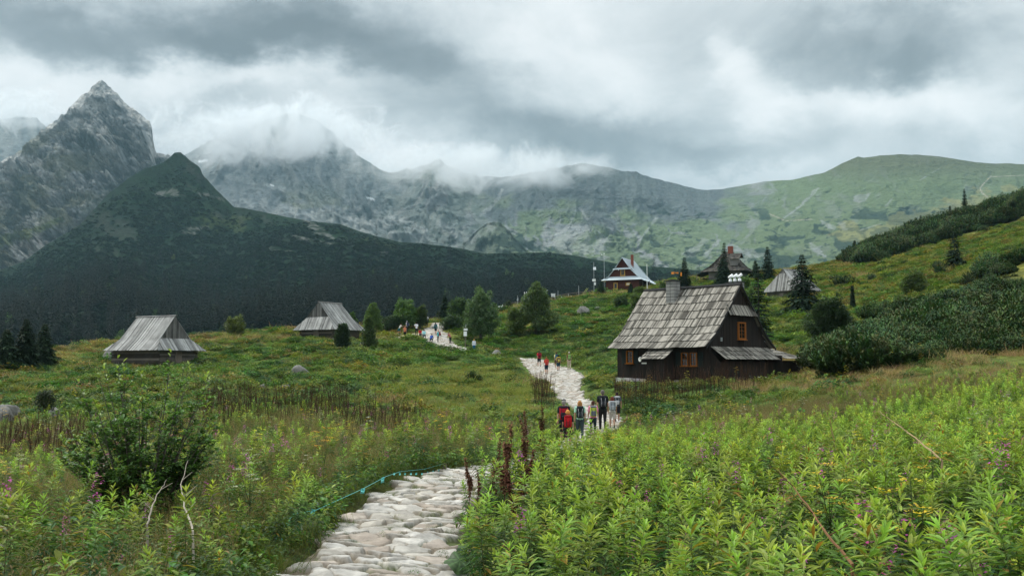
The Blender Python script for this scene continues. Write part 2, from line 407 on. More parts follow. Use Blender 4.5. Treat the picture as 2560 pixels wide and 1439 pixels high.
# ------------------------------------------------------------------ far mountain range
B_S = [(-700,330),(-300,310),(-100,300),(0,300),(50,291),(95,296),(125,330),(200,380),(300,420),(385,425),(430,400),(470,385),(520,352),(570,325),(630,312),(690,292),(735,283),(770,293),(795,302),(815,322),(832,330),(850,352),(868,366),(880,373),(895,388),(918,401),(940,416),(960,428),(972,431),(985,430),(1000,426),(1015,420),(1034,424),(1052,416),(1072,413),(1085,402),(1101,395),(1115,410),(1150,428),(1200,440),(1250,442),(1300,436),(1350,428),(1400,418),(1450,409),(1480,410),(1520,418),(1550,426),(1575,430),(1590,428),(1605,436),(1640,447),(1700,462),(1740,472),(1770,475),(1810,472),(1870,461),(1910,454),(1950,451),(1985,449),(2020,440),(2060,432),(2085,419),(2105,408),(2125,400),(2145,391),(2160,394),(2200,389),(2250,386),(2300,387),(2350,391),(2400,399),(2440,406),(2480,409),(2520,408),(2560,411),(2700,415),(3400,430)]
B_D = [(-700,3600),(300,3500),(800,3300),(1100,2900),(1500,2700),(1800,2750),(2200,2500),(3400,2500)]
def b_shape(U, T):
    px = U*F_PX+CX
    k = 0.55*sstep(2000, 1500, px) + 0.12                       # concave corrie walls left, evener slopes on the right
    return (1-k)*T + k*T**2.6
BU, BT, BD, BX, BZ, bdr = hill_grid(B_S, B_D, 1500, 700, 1500, 420, -0.86, 0.86, b_shape, 0.25)
BPX0 = BU*F_PX+CX
env = np.clip((1-BT)/0.16, 0, 1)*np.clip(BT/0.08, 0, 1)
rocky = sstep(1250, 1000, BPX0) + 0.40*sstep(1900, 1500, BPX0)*(1-sstep(1250, 1000, BPX0)) + 0.18
wx = fbm(BU*14, BT*3, 131, 4)
wx2 = fbm(BU*30, BT*9, 133, 4)
ribs = ridged(BU*20+wx*1.5+(BT-0.5)*1.2, BT*3.5+wx2, 141, 5, 0.55)-0.5          # spurs and gullies that run down the face
fine = ridged(BU*80+wx*3, BT*22+wx2*2, 151, 5, 0.6)-0.5
disp = env*rocky*(110*ribs + 26*fine)
BD = BD - disp*0.8; BZ = BZ + disp*0.45 + env*14*fbm(BX*0.01, BD*0.01, 161, 5)
BZ = BZ + np.clip(BT*8-6.6, 0, 1)*np.clip((1.25-BT)*4, 0, 1)*rocky*5*fbm(BU*160, BT*4, 171, 4)
# rocky corrie-side spur, a dark hump below the middle cloud
BZ = BZ + 75*np.exp(-((BPX0-1230)/75)**2 - ((BT-0.26)/0.10)**2)
BPX, BPY = proj(BX, BD, BZ)
g_n = fbm(BPX*0.012, BPY*0.03, 181, 5)
streak = ridged(BU*55+wx*3+BT*1.5, BT*1.6, 191, 4, 0.6)
streak2 = fbm(BU*150+wx*5+BT*5, BT*5, 196, 4)
grassy = np.clip(0.25*sstep(800, 1150, BPX) + 0.75*sstep(1120, 1350, BPX) , 0, 1)
cliff = sstep(0.50, 0.62, 1-np.abs(BPX-1590)/900*0.5-np.abs(BPY-520)/170+g_n*0.25)*sstep(1880, 1820, BPX+(BPY-560)*1.0*0)     # dark blue-grey wall in the middle
cliff = np.clip(sstep(560, 500, BPY+g_n*90+np.abs(BPX-1600)*0.10-20)*sstep(1140,1220,BPX)*sstep(1900,1780,BPX-(BPY-470)*0.9), 0, 1)
rock = np.array([0.160,0.182,0.190]); rockl = np.array([0.265,0.280,0.275]); grs = np.array([0.135,0.185,0.090]); grs2 = np.array([0.16,0.165,0.06]); pine = np.array([0.016,0.034,0.020])
f = sstep(-0.3, 0.45, streak2)[...,None]
BALB = rock*(1-f)+rockl*f*0.9
gm = grassy*sstep(0.22, -0.12, streak2*0.6-g_n*0.5-0.16)*(1-cliff*0.85)
BALB = over(BALB, grs, gm*0.9)
BALB = over(BALB, (0.060,0.080,0.088), cliff*0.8*(0.6+0.4*sstep(-.2,.3,streak2)))
left_grass = sstep(0.1, 0.5, g_n+0.1)*sstep(1150, 700, BPX)*sstep(430, 520, BPY)
BALB = over(BALB, (0.12,0.135,0.07), left_grass*0.6)
right = sstep(1800, 2050, BPX + (BPY-500)*0.6)
BALB = over(BALB, grs*0.95, right*(0.75+0.2*g_n))
up = right*sstep(470, 400, BPY)
BALB = over(BALB, (0.095,0.095,0.05), up*0.7)
sunny = patch(BPX, BPY, [(2100,590,2280,560,34),(2280,560,2480,500,42),(2480,500,2700,480,50)], 5, 0.9, 0.5)  # sunlit patch painted into the albedo as yellow-tan grass
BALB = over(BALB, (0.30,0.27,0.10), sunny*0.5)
sc = patch(BPX, BPY, [(1255,475,1240,505,6),(1240,505,1195,545,7),(1195,545,1140,590,12),(1440,530,1425,560,6),(1425,560,1390,600,7),(1410,610,1470,620,45),(1450,580,1470,600,25),
        (1100,560,1180,600,18),(1180,540,1230,570,16),(1450,520,1475,560,3),(1475,560,1520,600,3),(1640,545,1600,600,3),(1690,570,1660,610,3),(1760,600,1720,640,12),(1800,600,1760,640,5),
        (2045,470,1995,520,5),(2010,510,1960,545,3),(2180,480,2150,505,5),(2160,490,2140,500,8),(2350,420,2300,450,1),(2230,497,2215,515,3),(2060,558,2080,565,10),(2105,560,2110,570,9),(2150,575,2200,560,3),(1830,620,1900,640,14),(2030,610,2060,640,10),
        (560,440,700,470,10),(1000,560,1060,590,20),(600,520,960,560,36),(880,500,930,520,18),(960,470,930,500,8)], 7, 1.0)
BALB = over(BALB, rockl*1.15, sc*(0.40+0.3*sstep(-.3,.3,streak2)))
dp = patch(BPX, BPY, [(1200,605,1290,600,24),(1290,600,1320,610,12),(1250,612,1420,630,10),(1380,615,1390,625,8)], 8, 1.2)
dpn = sstep(0.02, 0.12, fbm(BPX*0.010+fbm(BPX*.02, BPY*.03, 4, 3)*.8, BPY*0.028, 211, 4) - 0.36 + 0.66*sstep(480, 625, BPY)*sstep(1780, 1960, BPX-(620-BPY)*0.4))*sstep(500, 540, BPY)
dots = sstep(0.30, 0.38, fbm(BPX*0.06, BPY*0.16, 221, 3))*sstep(1400, 1700, BPX)*sstep(470, 560, BPY)
BALB = over(BALB, (0.020,0.042,0.030), np.clip(dp*0.85+dpn*0.85+dots*0.75*(1-cliff), 0, 1)*(1-sunny*0.4)*(1-sc*0.6))
snow = patch(BPX, BPY, [(676,461,682,464,3),(920,494,934,497,4),(500,404,515,402,5)], 9, 0.3)
BALB = over(BALB, (0.75,0.78,0.80), snow)
trail = patch(BPX, BPY, [(2478,440,2460,458,1.6),(2460,458,2450,470,1.8),(2450,470,2455,482,2),(2455,482,2468,492,2),(2560,438,2478,442,1.0),(1925,535,1960,550,1.6),(1965,552,2030,548,1.2)], 10, 0.2)
BALB = over(BALB, (0.42,0.38,0.31), trail*0.8)
def rock_mat(name, sc1, bs):
    m, t, o = new_mat(name)
    pos = t.node('ShaderNodeNewGeometry').outputs['Position']
    n = t.noise(pos, sc1, 8, 0.7); n2 = t.noise(t.vm('MULTIPLY', pos, (1.0, 1.0, 3.0)), sc1*2.3, 6, 0.65, 1.0)
    c = t.mix(t.maprange(n2, 0.3, 0.7), t.vm('SCALE', t.attr('albedo'), scale=0.78), t.vm('SCALE', t.attr('albedo'), scale=1.22))
    principled(t, o, c, 0.95, 0.1, bump(t, t.m('ADD', n, t.m('MULTIPLY', n2, 0.6)), 1.0, bs))
    return m
m_range = rock_mat('far mountain rock and grass', 0.02, 22.0)
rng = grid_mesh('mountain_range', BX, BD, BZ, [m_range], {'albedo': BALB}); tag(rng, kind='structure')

# ------------------------------------------------------------------ pyramid rock peak on the left
A_S = [(-700,560),(-250,500),(-120,470),(0,408),(22,392),(47,379),(60,372),(75,352),(94,337),(100,326),(112,322),(125,307),(132,305),(144,300),(150,290),(165,283),(172,268),(180,262),(195,250),(205,238),(219,232),(228,220),(238,211),(246,203),(255,201),(262,206),(268,211),(280,224),(290,230),(302,243),(314,256),(324,266),(333,272),(345,282),(357,288),(368,299),(376,308),(380,318),(381,328),(382,342),(384,356),(388,375),(391,384),(410,384),(425,388),(440,410),(470,452),(520,500),(600,560),(680,640),(900,760)]
A_D = [(-700,2000),(0,2150),(255,2300),(400,2150),(900,1900)]
def a_shape(U, T): return 0.8*T + 0.2*T**2.2
AU, AT, AD, AX, AZ, adr = hill_grid(A_S, A_D, 1480, 700, 900, 460, -0.86, -0.12, a_shape, 0.3)
env = np.clip((1-AT)/0.10, 0, 1)*np.clip(AT/0.06, 0, 1)
APX0 = AU*F_PX+CX
w = fbm(AU*18, AT*4, 231, 4)
w2 = fbm(AU*40+3, AT*12, 233, 4)
arib = ridged(AU*26+w*1.8-AT*2.0, AT*5.0+w2*0.8, 241, 6, 0.58)-0.5
afine = ridged(AU*110+w2*2, AT*30+w*2, 251, 6, 0.60)-0.5
env = np.clip((1-AT)/0.16, 0, 1)*np.clip(AT/0.06, 0, 1)
disp = env*(150*arib + 40*afine)
AD = AD - disp*0.85; AZ = AZ + disp*0.38 + np.clip(AT*14-12.4, 0, 1)*np.clip((1.2-AT)*6, 0, 1)*4*fbm(AU*300, AT*9, 261, 4)
APX, APY = proj(AX, AD, AZ)
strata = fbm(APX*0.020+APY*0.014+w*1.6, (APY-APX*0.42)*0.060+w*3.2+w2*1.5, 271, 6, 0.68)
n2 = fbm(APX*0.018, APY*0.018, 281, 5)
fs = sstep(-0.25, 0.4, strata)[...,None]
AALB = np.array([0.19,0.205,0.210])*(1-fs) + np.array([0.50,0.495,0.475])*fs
pinkish = sstep(0.1, 0.5, n2)*sstep(340, 460, APY)
crk = sstep(0.72, 0.90, ridged(APX*0.035+w*2, APY*0.03+w2, 277, 4, 0.6)); AALB = over(AALB, (0.09,0.10,0.105), crk*0.65)
AALB = AALB*(0.8+0.4*sstep(-.3,.3,fbm(APX*0.15, APY*0.15, 279, 3)))[...,None]
AALB = over(AALB, (0.27,0.225,0.195), pinkish*0.4)
green = sstep(0.0, 0.35, fbm(APX*0.014+5, APY*0.022+3, 291, 5)+0.12)*sstep(300, 380, APY)*sstep(330, 180, APX-(APY-400)*0.3)
AALB = over(AALB, (0.16,0.16,0.075), green*0.6)
ledge = patch(APX, APY, [(0,605,60,585,20),(60,585,150,548,12),(20,590,120,565,14)], 11, 0.5)
AALB = over(AALB, (0.15,0.18,0.06), ledge*0.85)
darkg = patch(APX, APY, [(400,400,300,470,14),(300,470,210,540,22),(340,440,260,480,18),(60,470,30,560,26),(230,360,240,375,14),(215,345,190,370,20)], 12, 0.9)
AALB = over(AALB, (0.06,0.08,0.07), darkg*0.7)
m_peak = rock_mat('grey peak rock', 0.03, 18.0)
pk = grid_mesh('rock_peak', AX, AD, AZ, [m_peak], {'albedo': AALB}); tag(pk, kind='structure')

# ------------------------------------------------------------------ valley air
def box_obj(name, lo, hi, mat):
    x0,y0,z0 = lo; x1,y1,z1 = hi
    co = [(x0,y0,z0),(x1,y0,z0),(x1,y1,z0),(x0,y1,z0),(x0,y0,z1),(x1,y0,z1),(x1,y1,z1),(x0,y1,z1)]
    return raw_mesh(name, co, [(0,3,2,1),(4,5,6,7),(0,1,5,4),(1,2,6,5),(2,3,7,6),(3,0,4,7)], [mat], smooth=False)
lo_z = float(min(GZ.min(), HZ.min(), BZ.min(), AZ.min())) - 1
hi_z = float(max(HZ.max(), BZ.max(), AZ.max())) + 15
m_haze, t, o = new_mat('valley haze'); vol = t.node('ShaderNodeVolumePrincipled')
vol.inputs['Color'].default_value = (0.50, 0.83, 1.0, 1); vol.inputs['Density'].default_value = 0.000056; vol.inputs['Anisotropy'].default_value = 0.1
t.l.new(vol.outputs[0], o.inputs['Volume'])
haze = box_obj('haze', (-4700, -150, lo_z), (4700, 4700, hi_z), m_haze)
tag(haze, 'thin blue grey air between the meadow and the far mountains', 'haze', kind='stuff')

# ------------------------------------------------------------------ clouds that drape over the summits
def cloud_mat(name, center, radii, seed, dens, nscale, thr):
    m, t, o = new_mat(name)
    pos = t.node('ShaderNodeNewGeometry').outputs['Position']
    q = t.vm('DIVIDE', t.vm('SUBTRACT', pos, center), radii)
    r = t.vm('LENGTH', q)
    n = t.noise(t.vm('ADD', pos, (seed*91.0, seed*37.0, 0)), nscale, 7, 0.66, 0.8)
    d = t.m('SUBTRACT', t.m('ADD', t.m('MULTIPLY', t.m('SUBTRACT', n, 0.5), 6.0), thr), t.m('POWER', r, 1.8))
    d = t.m('MULTIPLY', t.m('MAXIMUM', d, 0.0), dens)
    v = t.node('ShaderNodeVolumePrincipled'); v.inputs['Color'].default_value = (0.90, 0.92, 0.94, 1)
    t.l.new(d, v.inputs['Density']); v.inputs['Anisotropy'].default_value = 0.2
    t.l.new(v.outputs[0], o.inputs['Volume']); return m
def _step(m, k):
    try: m.cycles.volume_step_rate = k
    except Exception: pass
def cloud(px, py, d, rx, ry, rz, seed, dens, nscale, thr, label):
    c = P(px, py, d); rad = (rx, ry, rz)
    m = cloud_mat('summit cloud', tuple(c), rad, seed, dens, nscale, thr)
    _step(m, 0.35)
    me = bpy.data.meshes.new('cloud'); bm = bmesh.new(); bmesh.ops.create_icosphere(bm, subdivisions=3, radius=1.0)
    for v in bm.verts: v.co = Vector((v.co.x*rx*1.35, v.co.y*ry*1.35, v.co.z*rz*1.35)) + c
    bm.to_mesh(me); bm.free(); ob = link('summit_cloud', me, None, [m]); tag(ob, label, 'cloud', kind='stuff'); return ob
CLOUDS = [(665,335,2950,400,215,98,1,0.018,0.0085,0.72,'torn white cloud clinging to the summit behind the dark pointed hill'),
          (1240,420,2600,330,170,56,2,0.014,0.0085,0.75,'white cloud bank lying along the ridge in the middle'),
          (20,275,3150,230,150,70,3,0.022,0.009,0.5,'white cloud hiding the top of the ridge beside the rock peak')]
for a in CLOUDS: cloud(*a)
# ------------------------------------------------------------------ mesh collector
class MB:
    """collects faces; every vertex carries 'grain' = (across, along, tone)"""
    def __init__(s): s.v = []; s.f = []; s.g = []; s.mi = []
    def add(s, verts, faces, grain=None, mi=0):
        b = len(s.v); s.v += [tuple(p) for p in verts]; s.f += [tuple(b+i for i in f) for f in faces]
        s.g += grain if grain else [(0, 0, 0.5)]*len(verts); s.mi += [mi]*len(faces)
    def hexa(s, p, grain=None, mi=0):
        """8 points: 4 lower, 4 upper"""
        s.add(p, [(0,3,2,1),(4,5,6,7),(0,1,5,4),(1,2,6,5),(2,3,7,6),(3,0,4,7)], grain, mi)
    def box(s, c, size, tone=0.5, rot=None, mi=0):
        hx, hy, hz = (q/2 for q in size); c = Vector(c)
        pts = [Vector(q) for q in ((-hx,-hy,-hz),(hx,-hy,-hz),(hx,hy,-hz),(-hx,hy,-hz),(-hx,-hy,hz),(hx,-hy,hz),(hx,hy,hz),(-hx,hy,hz))]
        g = [(q.x+q.y, q.z, tone) for q in pts]
        if rot is not None: pts = [rot@q for q in pts]
        s.hexa([q+c for q in pts], g, mi)
    def cyl(s, p0, p1, r0, r1=None, n=8, tone=0.5, mi=0):
        p0 = Vector(p0); p1 = Vector(p1); r1 = r0 if r1 is None else r1
        d = (p1-p0).normalized(); a = d.orthogonal().normalized(); b = d.cross(a)
        v = []
        for p, r in ((p0, r0), (p1, r1)):
            for i in range(n):
                an = 2*math.pi*i/n; v.append(p + a*(r*math.cos(an)) + b*(r*math.sin(an)))
        f = [(i, (i+1) % n, n+(i+1) % n, n+i) for i in range(n)] + [tuple(range(n-1, -1, -1)), tuple(range(n, 2*n))]
        s.add(v, f, [(i*0.1, 0, tone) for i in range(2*n)], mi)
    def tube(s, pts, radii, n=6, tone=0.5, mi=0):
        for i in range(len(pts)-1): s.cyl(pts[i], pts[i+1], radii[i], radii[i+1], n, tone, mi)
    def build(s, name, mat, parent=None, smooth=False):
        me = bpy.data.meshes.new(name); me.from_pydata(s.v, [], s.f); me.update()
        at = me.attributes.new('grain', 'FLOAT_COLOR', 'POINT')
        at.data.foreach_set('color', np.c_[np.array(s.g, np.float32), np.ones(len(s.g), np.float32)].ravel())
        mats = mat if isinstance(mat, (list, tuple)) else [mat]
        if len(mats) > 1: me.polygons.foreach_set('material_index', s.mi)
        if smooth: me.polygons.foreach_set('use_smooth', [True]*len(s.f))
        return link(name, me, parent, mats)

# ------------------------------------------------------------------ building materials
def wood_mat(name, dark, light, moss=None, rough=0.85, gscale=(26, 1.3), contrast=1.0):
    m, t, o = new_mat(name)
    s = t.node('ShaderNodeSeparateXYZ'); t.l.new(t.attr('grain', 'Vector'), s.inputs[0])
    cb = t.node('ShaderNodeCombineXYZ'); t.l.new(t.m('MULTIPLY', s.outputs[0], gscale[0]), cb.inputs[0]); t.l.new(t.m('MULTIPLY', s.outputs[1], gscale[1]), cb.inputs[1]); t.l.new(t.m('MULTIPLY', s.outputs[2], 37.0), cb.inputs[2])
    n = t.noise(cb.outputs[0], 1.0, 5, 0.65)
    obj = t.node('ShaderNodeNewGeometry').outputs['Position']
    st = t.noise(obj, 0.9, 4, 0.6)
    f = t.m('ADD', t.m('MULTIPLY', t.m('SUBTRACT', n, 0.5), 1.1*contrast), t.m('ADD', t.m('MULTIPLY', t.m('SUBTRACT', s.outputs[2], 0.5), 1.0*contrast), t.m('MULTIPLY', st, 0.9)), clamp=True)
    c = t.mix(f, dark, light)
    if moss: c = t.mix(t.maprange(t.noise(obj, 2.2, 5, 0.7), 0.56, 0.72, 0, 0.55), c, moss)
    principled(t, o, c, rough, 0.25, bump(t, n, 0.5, 0.01)); return m
M = {}
M['shingle'] = wood_mat('weathered grey shingle', (0.060,0.055,0.046), (0.31,0.288,0.250), (0.07,0.07,0.045), contrast=1.35)
M['board_roof'] = wood_mat('silver grey roof board', (0.07,0.07,0.068), (0.40,0.40,0.385), (0.10,0.09,0.07))
M['brown_wall'] = wood_mat('dark brown board wall', (0.007,0.005,0.004), (0.026,0.018,0.015), contrast=0.8)
M['log'] = wood_mat('grey log', (0.035,0.030,0.024), (0.17,0.15,0.125), contrast=0.9)
M['grey_gable'] = wood_mat('grey gable board', (0.045,0.044,0.042), (0.20,0.195,0.185))
M['red_wall'] = wood_mat('red brown painted board', (0.045,0.014,0.010), (0.085,0.028,0.020), contrast=0.6)
M['villa_roof'] = wood_mat('dark mossy shingle', (0.022,0.020,0.018), (0.085,0.078,0.066), (0.045,0.04,0.02))
M['villa_log'] = wood_mat('pale grey log', (0.09,0.085,0.08), (0.26,0.25,0.23))
M['black_edge'] = wood_mat('tarred edge board', (0.008,0.008,0.009), (0.02,0.02,0.02))
M['orange'] = wood_mat('orange window frame', (0.20,0.062,0.008), (0.34,0.115,0.014), contrast=0.5)
M['ochre'] = wood_mat('ochre window frame', (0.40,0.24,0.05), (0.55,0.34,0.08), contrast=0.4)
M['shutter'] = wood_mat('blackish green shutter', (0.006,0.010,0.010), (0.014,0.022,0.020))
M['post_wood'] = wood_mat('grey post wood', (0.08,0.065,0.05), (0.25,0.21,0.17))
def simple(name, col, rough=0.6, spec=0.4, metal=0.0, nz=0.15, ns=3.0):
    m, t, o = new_mat(name)
    pos = t.node('ShaderNodeNewGeometry').outputs['Position']
    n = t.noise(pos, ns, 5, 0.6)
    c = t.mix(n, tuple(q*(1-nz) for q in col), tuple(min(q*(1+nz), 1) for q in col))
    principled(t, o, c, rough, spec, None, metal); return m
M['tin'] = simple('pale blue tin roof', (0.43,0.50,0.54), 0.42, 0.5, 0.0, 0.10, 0.6)
M['white'] = simple('white enamel', (0.78,0.80,0.80), 0.4)
M['steel'] = simple('galvanised steel', (0.42,0.45,0.46), 0.4, 0.5, 0.6)
M['black_metal'] = simple('black metal', (0.015,0.015,0.017), 0.5)
M['brick'] = simple('red brick', (0.20,0.065,0.045), 0.9, 0.2, 0, 0.4, 9)
M['antenna'] = simple('orange plastic', (0.65,0.22,0.02), 0.5)
M['curtain'] = simple('white curtain', (0.62,0.62,0.58), 0.9)
M['yellow_paint'] = simple('yellow green ladder paint', (0.42,0.47,0.12), 0.5)
m, t, o = new_mat('dark window glass'); b = principled(t, o, (0.012,0.014,0.015), 0.06, 0.6); M['glass'] = m
# chimney blocks and foundation stones
m, t, o = new_mat('grey chimney block'); pos = t.node('ShaderNodeTexCoord').outputs['Object']
br = t.node('ShaderNodeTexBrick'); br.offset = 0.0
for k, v in (('Scale', 1.0), ('Mortar Size', 0.018), ('Brick Width', 0.4), ('Row Height', 0.235)): br.inputs[k].default_value = v
br.inputs['Color1'].default_value = (0.30,0.30,0.285,1); br.inputs['Color2'].default_value = (0.24,0.24,0.23,1); br.inputs['Mortar'].default_value = (0.06,0.06,0.055,1)
s = t.node('ShaderNodeSeparateXYZ'); t.l.new(pos, s.inputs[0]); cb = t.node('ShaderNodeCombineXYZ'); t.l.new(t.m('ADD', s.outputs[0], s.outputs[1]), cb.inputs[0]); t.l.new(s.outputs[2], cb.inputs[1]); t.l.new(cb.outputs[0], br.inputs[0])
principled(t, o, t.mix(t.noise(pos, 5, 4), br.outputs[0], t.vm('SCALE', br.outputs[0], scale=0.7)), 0.9, 0.2); M['block'] = m
m, t, o = new_mat('white foundation stone'); pos = t.node('ShaderNodeTexCoord').outputs['Object']
vr = t.node('ShaderNodeTexVoronoi'); vr.feature = 'DISTANCE_TO_EDGE'; vr.inputs['Scale'].default_value = 2.6; t.l.new(pos, vr.inputs['Vector'])
vc = t.node('ShaderNodeTexVoronoi'); vc.inputs['Scale'].default_value = 2.6; t.l.new(pos, vc.inputs['Vector'])
stc = t.mix(0.35, (0.52,0.47,0.43), vc.outputs['Color']); stc = t.mix(0.6, stc, (0.50,0.45,0.41))
principled(t, o, t.mix(t.maprange(vr.outputs['Distance'], 0.0, 0.06), (0.12,0.11,0.09), stc), 0.9, 0.2, bump(t, t.maprange(vr.outputs['Distance'], 0, 0.12), 0.8, 0.05)); M['stone_wall'] = m

# ------------------------------------------------------------------ boarded surfaces
def boards(mb, surf, x0, x1, s0, s1, width, rn, lift=0.0, thick=0.025, nseg=1, start=None, end=None, jit=0.0, gap=0.012, tone=(0, 1), over=0.0, stops=None):
    """planks on surf(x, s) -> (point, normal); x across the planks, s along them. start/end(x) clip a plank to hips."""
    x = x0
    while x < x1-1e-4:
        w = min(width*rn.uniform(0.7, 1.3), x1-x)
        if x1-(x+w) < width*0.35: w = x1-x
        xa, xb = x+gap/2, x+w-gap/2; x += w
        sa = [max(s0, start(q)) if start else s0 for q in (xa, xb)]
        e = s1 + over + rn.uniform(-jit, jit)
        sb = [min(e, end(q)) if end else e for q in (xa, xb)]
        if min(sb[0]-sa[0], sb[1]-sa[1]) < 0.02:
            if max(sb[0]-sa[0], sb[1]-sa[1]) < 0.05: continue
            sa = [min(sa[i], sb[i]-0.005) for i in (0, 1)]
        tn = rn.uniform(*tone); th = thick*rn.uniform(0.8, 1.3); lf = rn.uniform(-0.004, 0.008)
        ks = list(np.linspace(0, 1, nseg+1))
        vs = []; gs = []
        for k in ks:
            for j, q in enumerate((xa, xb)):
                ss = sa[j] + (sb[j]-sa[j])*k
                p, n = surf(q, ss); up = lf + lift*((ss-s0)/(s1-s0+over+1e-6))
                vs.append(p + n*up); vs.append(p + n*(up+th)); gs += [(q, ss, tn)]*2
        fs = []
        m_ = len(ks)
        for i in range(m_-1):
            a = i*4; b = a+4          # order: L low, L high, R low, R high
            fs += [(a+1, a+3, b+3, b+1), (a, b, b+2, a+2), (a, a+1, b+1, b), (a+2, b+2, b+3, a+3)]
        fs += [(0, 2, 3, 1), ((m_-1)*4+1, (m_-1)*4+3, (m_-1)*4+2, (m_-1)*4)]
        mb.add(vs, fs, gs)
def plane_surf(o, ux, us, n):
    o, ux, us, n = (Vector(q) for q in (o, ux, us, n))
    return lambda x, s: (o + ux*x + us*s, n)
def prof_surf(axis, out, org, prof):
    """roof surface: x along 'axis', s down a polyline profile [(out, z)...] measured in direction 'out'"""
    axis, out, org = Vector(axis), Vector(out), Vector(org)
    pts = [Vector((a, b)) for a, b in prof]; L = [0]
    for i in range(len(pts)-1): L.append(L[-1]+(pts[i+1]-pts[i]).length)
    def f(x, s):
        i = 0
        while i < len(L)-2 and s > L[i+1]: i += 1
        k = (s-L[i])/(L[i+1]-L[i]); q = pts[i].lerp(pts[i+1], k) if k <= 1 else pts[i+1]+(pts[i+1]-pts[i]).normalized()*(s-L[i+1])
        d = (pts[i+1]-pts[i]).normalized(); n2 = Vector((-d.y, d.x));
        if n2.y < 0: n2 = -n2
        return org + axis*x + out*q.x + Vector((0, 0, q.y)), (out*n2.x + Vector((0, 0, n2.y)))
    return f, L
def window(parent, c, u, n, w, h, frame_mat, cols=2, rows=3, ft=0.09, name='window', light=False, proud=0.05):
    """window centred at c on a wall: u along the wall, n outward"""
    c, u, n = Vector(c), Vector(u).normalized(), Vector(n).normalized(); z = Vector((0, 0, 1))
    R3 = Matrix((u, n, z)).transposed()
    fr = MB()
    for sx in (-1, 1): fr.box(c+u*(sx*(w/2-ft/2))+n*proud, (ft, 0.12, h), 0.5, R3)
    for sz in (-1, 1): fr.box(c+z*(sz*(h/2-ft/2))+n*(proud+0.003), (w-2*ft, 0.12, ft), 0.5, R3)
    f = fr.build(name, M[frame_mat], parent)
    sl = MB(); sl.box(c-z*(h/2+0.025)+n*(proud+0.04), (w+0.1, 0.2, 0.05), 0.5, R3); sl.build('sill', M[frame_mat], f)
    p = MB(); p.box(c+n*0.015, (w-2*ft-0.004, 0.02, h-2*ft-0.004), 0.5, R3); p.build('pane', M['curtain' if light else 'glass'], f)
    g = MB()
    for i in range(1, cols): g.box(c+u*((w-2*ft)*(i/cols-0.5))+n*0.045, (0.018, 0.03, h-2*ft), 0.5, R3)
    for i in range(1, rows): g.box(c+z*((h-2*ft)*(i/rows-0.5))+n*0.047, (w-2*ft, 0.028, 0.017), 0.5, R3)
    if g.v: g.build('glazing_bar', M[frame_mat], f)
    return f
def hip_house(name, loc, rz, a, b, we, h1w, z_wall, z1, z_ridge, wallmat, roofmat, gablemat, rn, board=0.22, flare=0.5, wall_in=0.55, logs=True, base_drop=0.6, two_ends=True, thick=0.03):
    """ridge along local x from -a to a; eaves out to +-b and +-we; upright gable triangle above z1 (half width h1w), skirt roof below it"""
    root = empty(name, loc, rz)
    hw = we-wall_in; hl = b-wall_in
    w = MB()
    if logs:
        z = -base_drop; k = 0
        while z < z_wall+0.15:
            hgt = 0.24*rn.uniform(0.9, 1.1); off = 0.12 if k % 2 else 0.0
            for sy in (-1, 1): w.box((0, sy*hw, z+hgt/2), (2*hl+0.5-off, 0.2, hgt*0.90), rn.random())
            for sx in (-1, 1): w.box((sx*hl, 0, z+hgt/2+0.05), (0.2, 2*hw-0.22, hgt*0.86), rn.random())
            z += hgt; k += 1
        w.box((0, 0, (z_wall-base_drop)/2), (2*hl-0.16, 2*hw-0.16, z_wall+base_drop), 0.0)
    else:
        for sy in (-1, 1): boards(w, plane_surf((0, sy*hw, -base_drop), (1,0,0), (0,0,1), (0,sy,0)), -hl, hl, 0, z_wall+base_drop+0.1, 0.2, rn)
        for sx in (-1, 1): boards(w, plane_surf((sx*hl, 0, -base_drop), (0,1,0), (0,0,1), (sx,0,0)), -hw, hw, 0, z_wall+base_drop+0.1, 0.2, rn)
        w.box((0, 0, (z_wall-base_drop)/2), (2*hl-0.03, 2*hw-0.03, z_wall+base_drop), 0.3)
    w.build('wall', wallmat, root)
    rf = MB()
    ze = z_wall
    prof = [(0, z_ridge), (h1w, z1), (we, ze)]
    for sy in (-1, 1):
        f, L = prof_surf((1,0,0), (0, sy, 0), (0, 0, 0), prof)
        st = lambda x, L=L: 0.0 if abs(x) <= a else L[1] + (abs(x)-a)/(b-a)*(L[2]-L[1])
        boards(rf, f, -b, b, 0, L[2], board, rn, 0, thick, 6, st, None, 0.03, tone=(0.1, 0.9))
    for sx in (-1, 1):
        f, L = prof_surf((0,1,0), (sx, 0, 0), (0, 0, 0), [(a, z1), (b, ze)])
        st = lambda y, L=L: max(0.0, (abs(y)-h1w)/(we-h1w)*L[1])
        boards(rf, f, -we, we, 0, L[1], board, rn, 0.01, thick, 2, st, None, 0.03, tone=(0.1, 0.9))
    for sy in (-1, 1): rf.box((0, sy*0.07, z_ridge+0.03), (2*a+0.12, 0.17, 0.035), 0.3, Matrix.Rotation(-sy*0.6, 3, 'X'))
    roof = rf.build('roof', roofmat, root)
    for sx in (-1, 1):
        g = MB(); f = plane_surf((sx*(a-0.12), 0, z1-0.15), (0,1,0), (0,0,1), (sx,0,0))
        boards(g, f, -h1w, h1w, 0, z_ridge-z1+0.1, 0.18, rn, end=lambda y: (z_ridge-z1)*(1-abs(y)/h1w)+0.13)
        g.build('gable', gablemat, root)
    return root, hl, hw

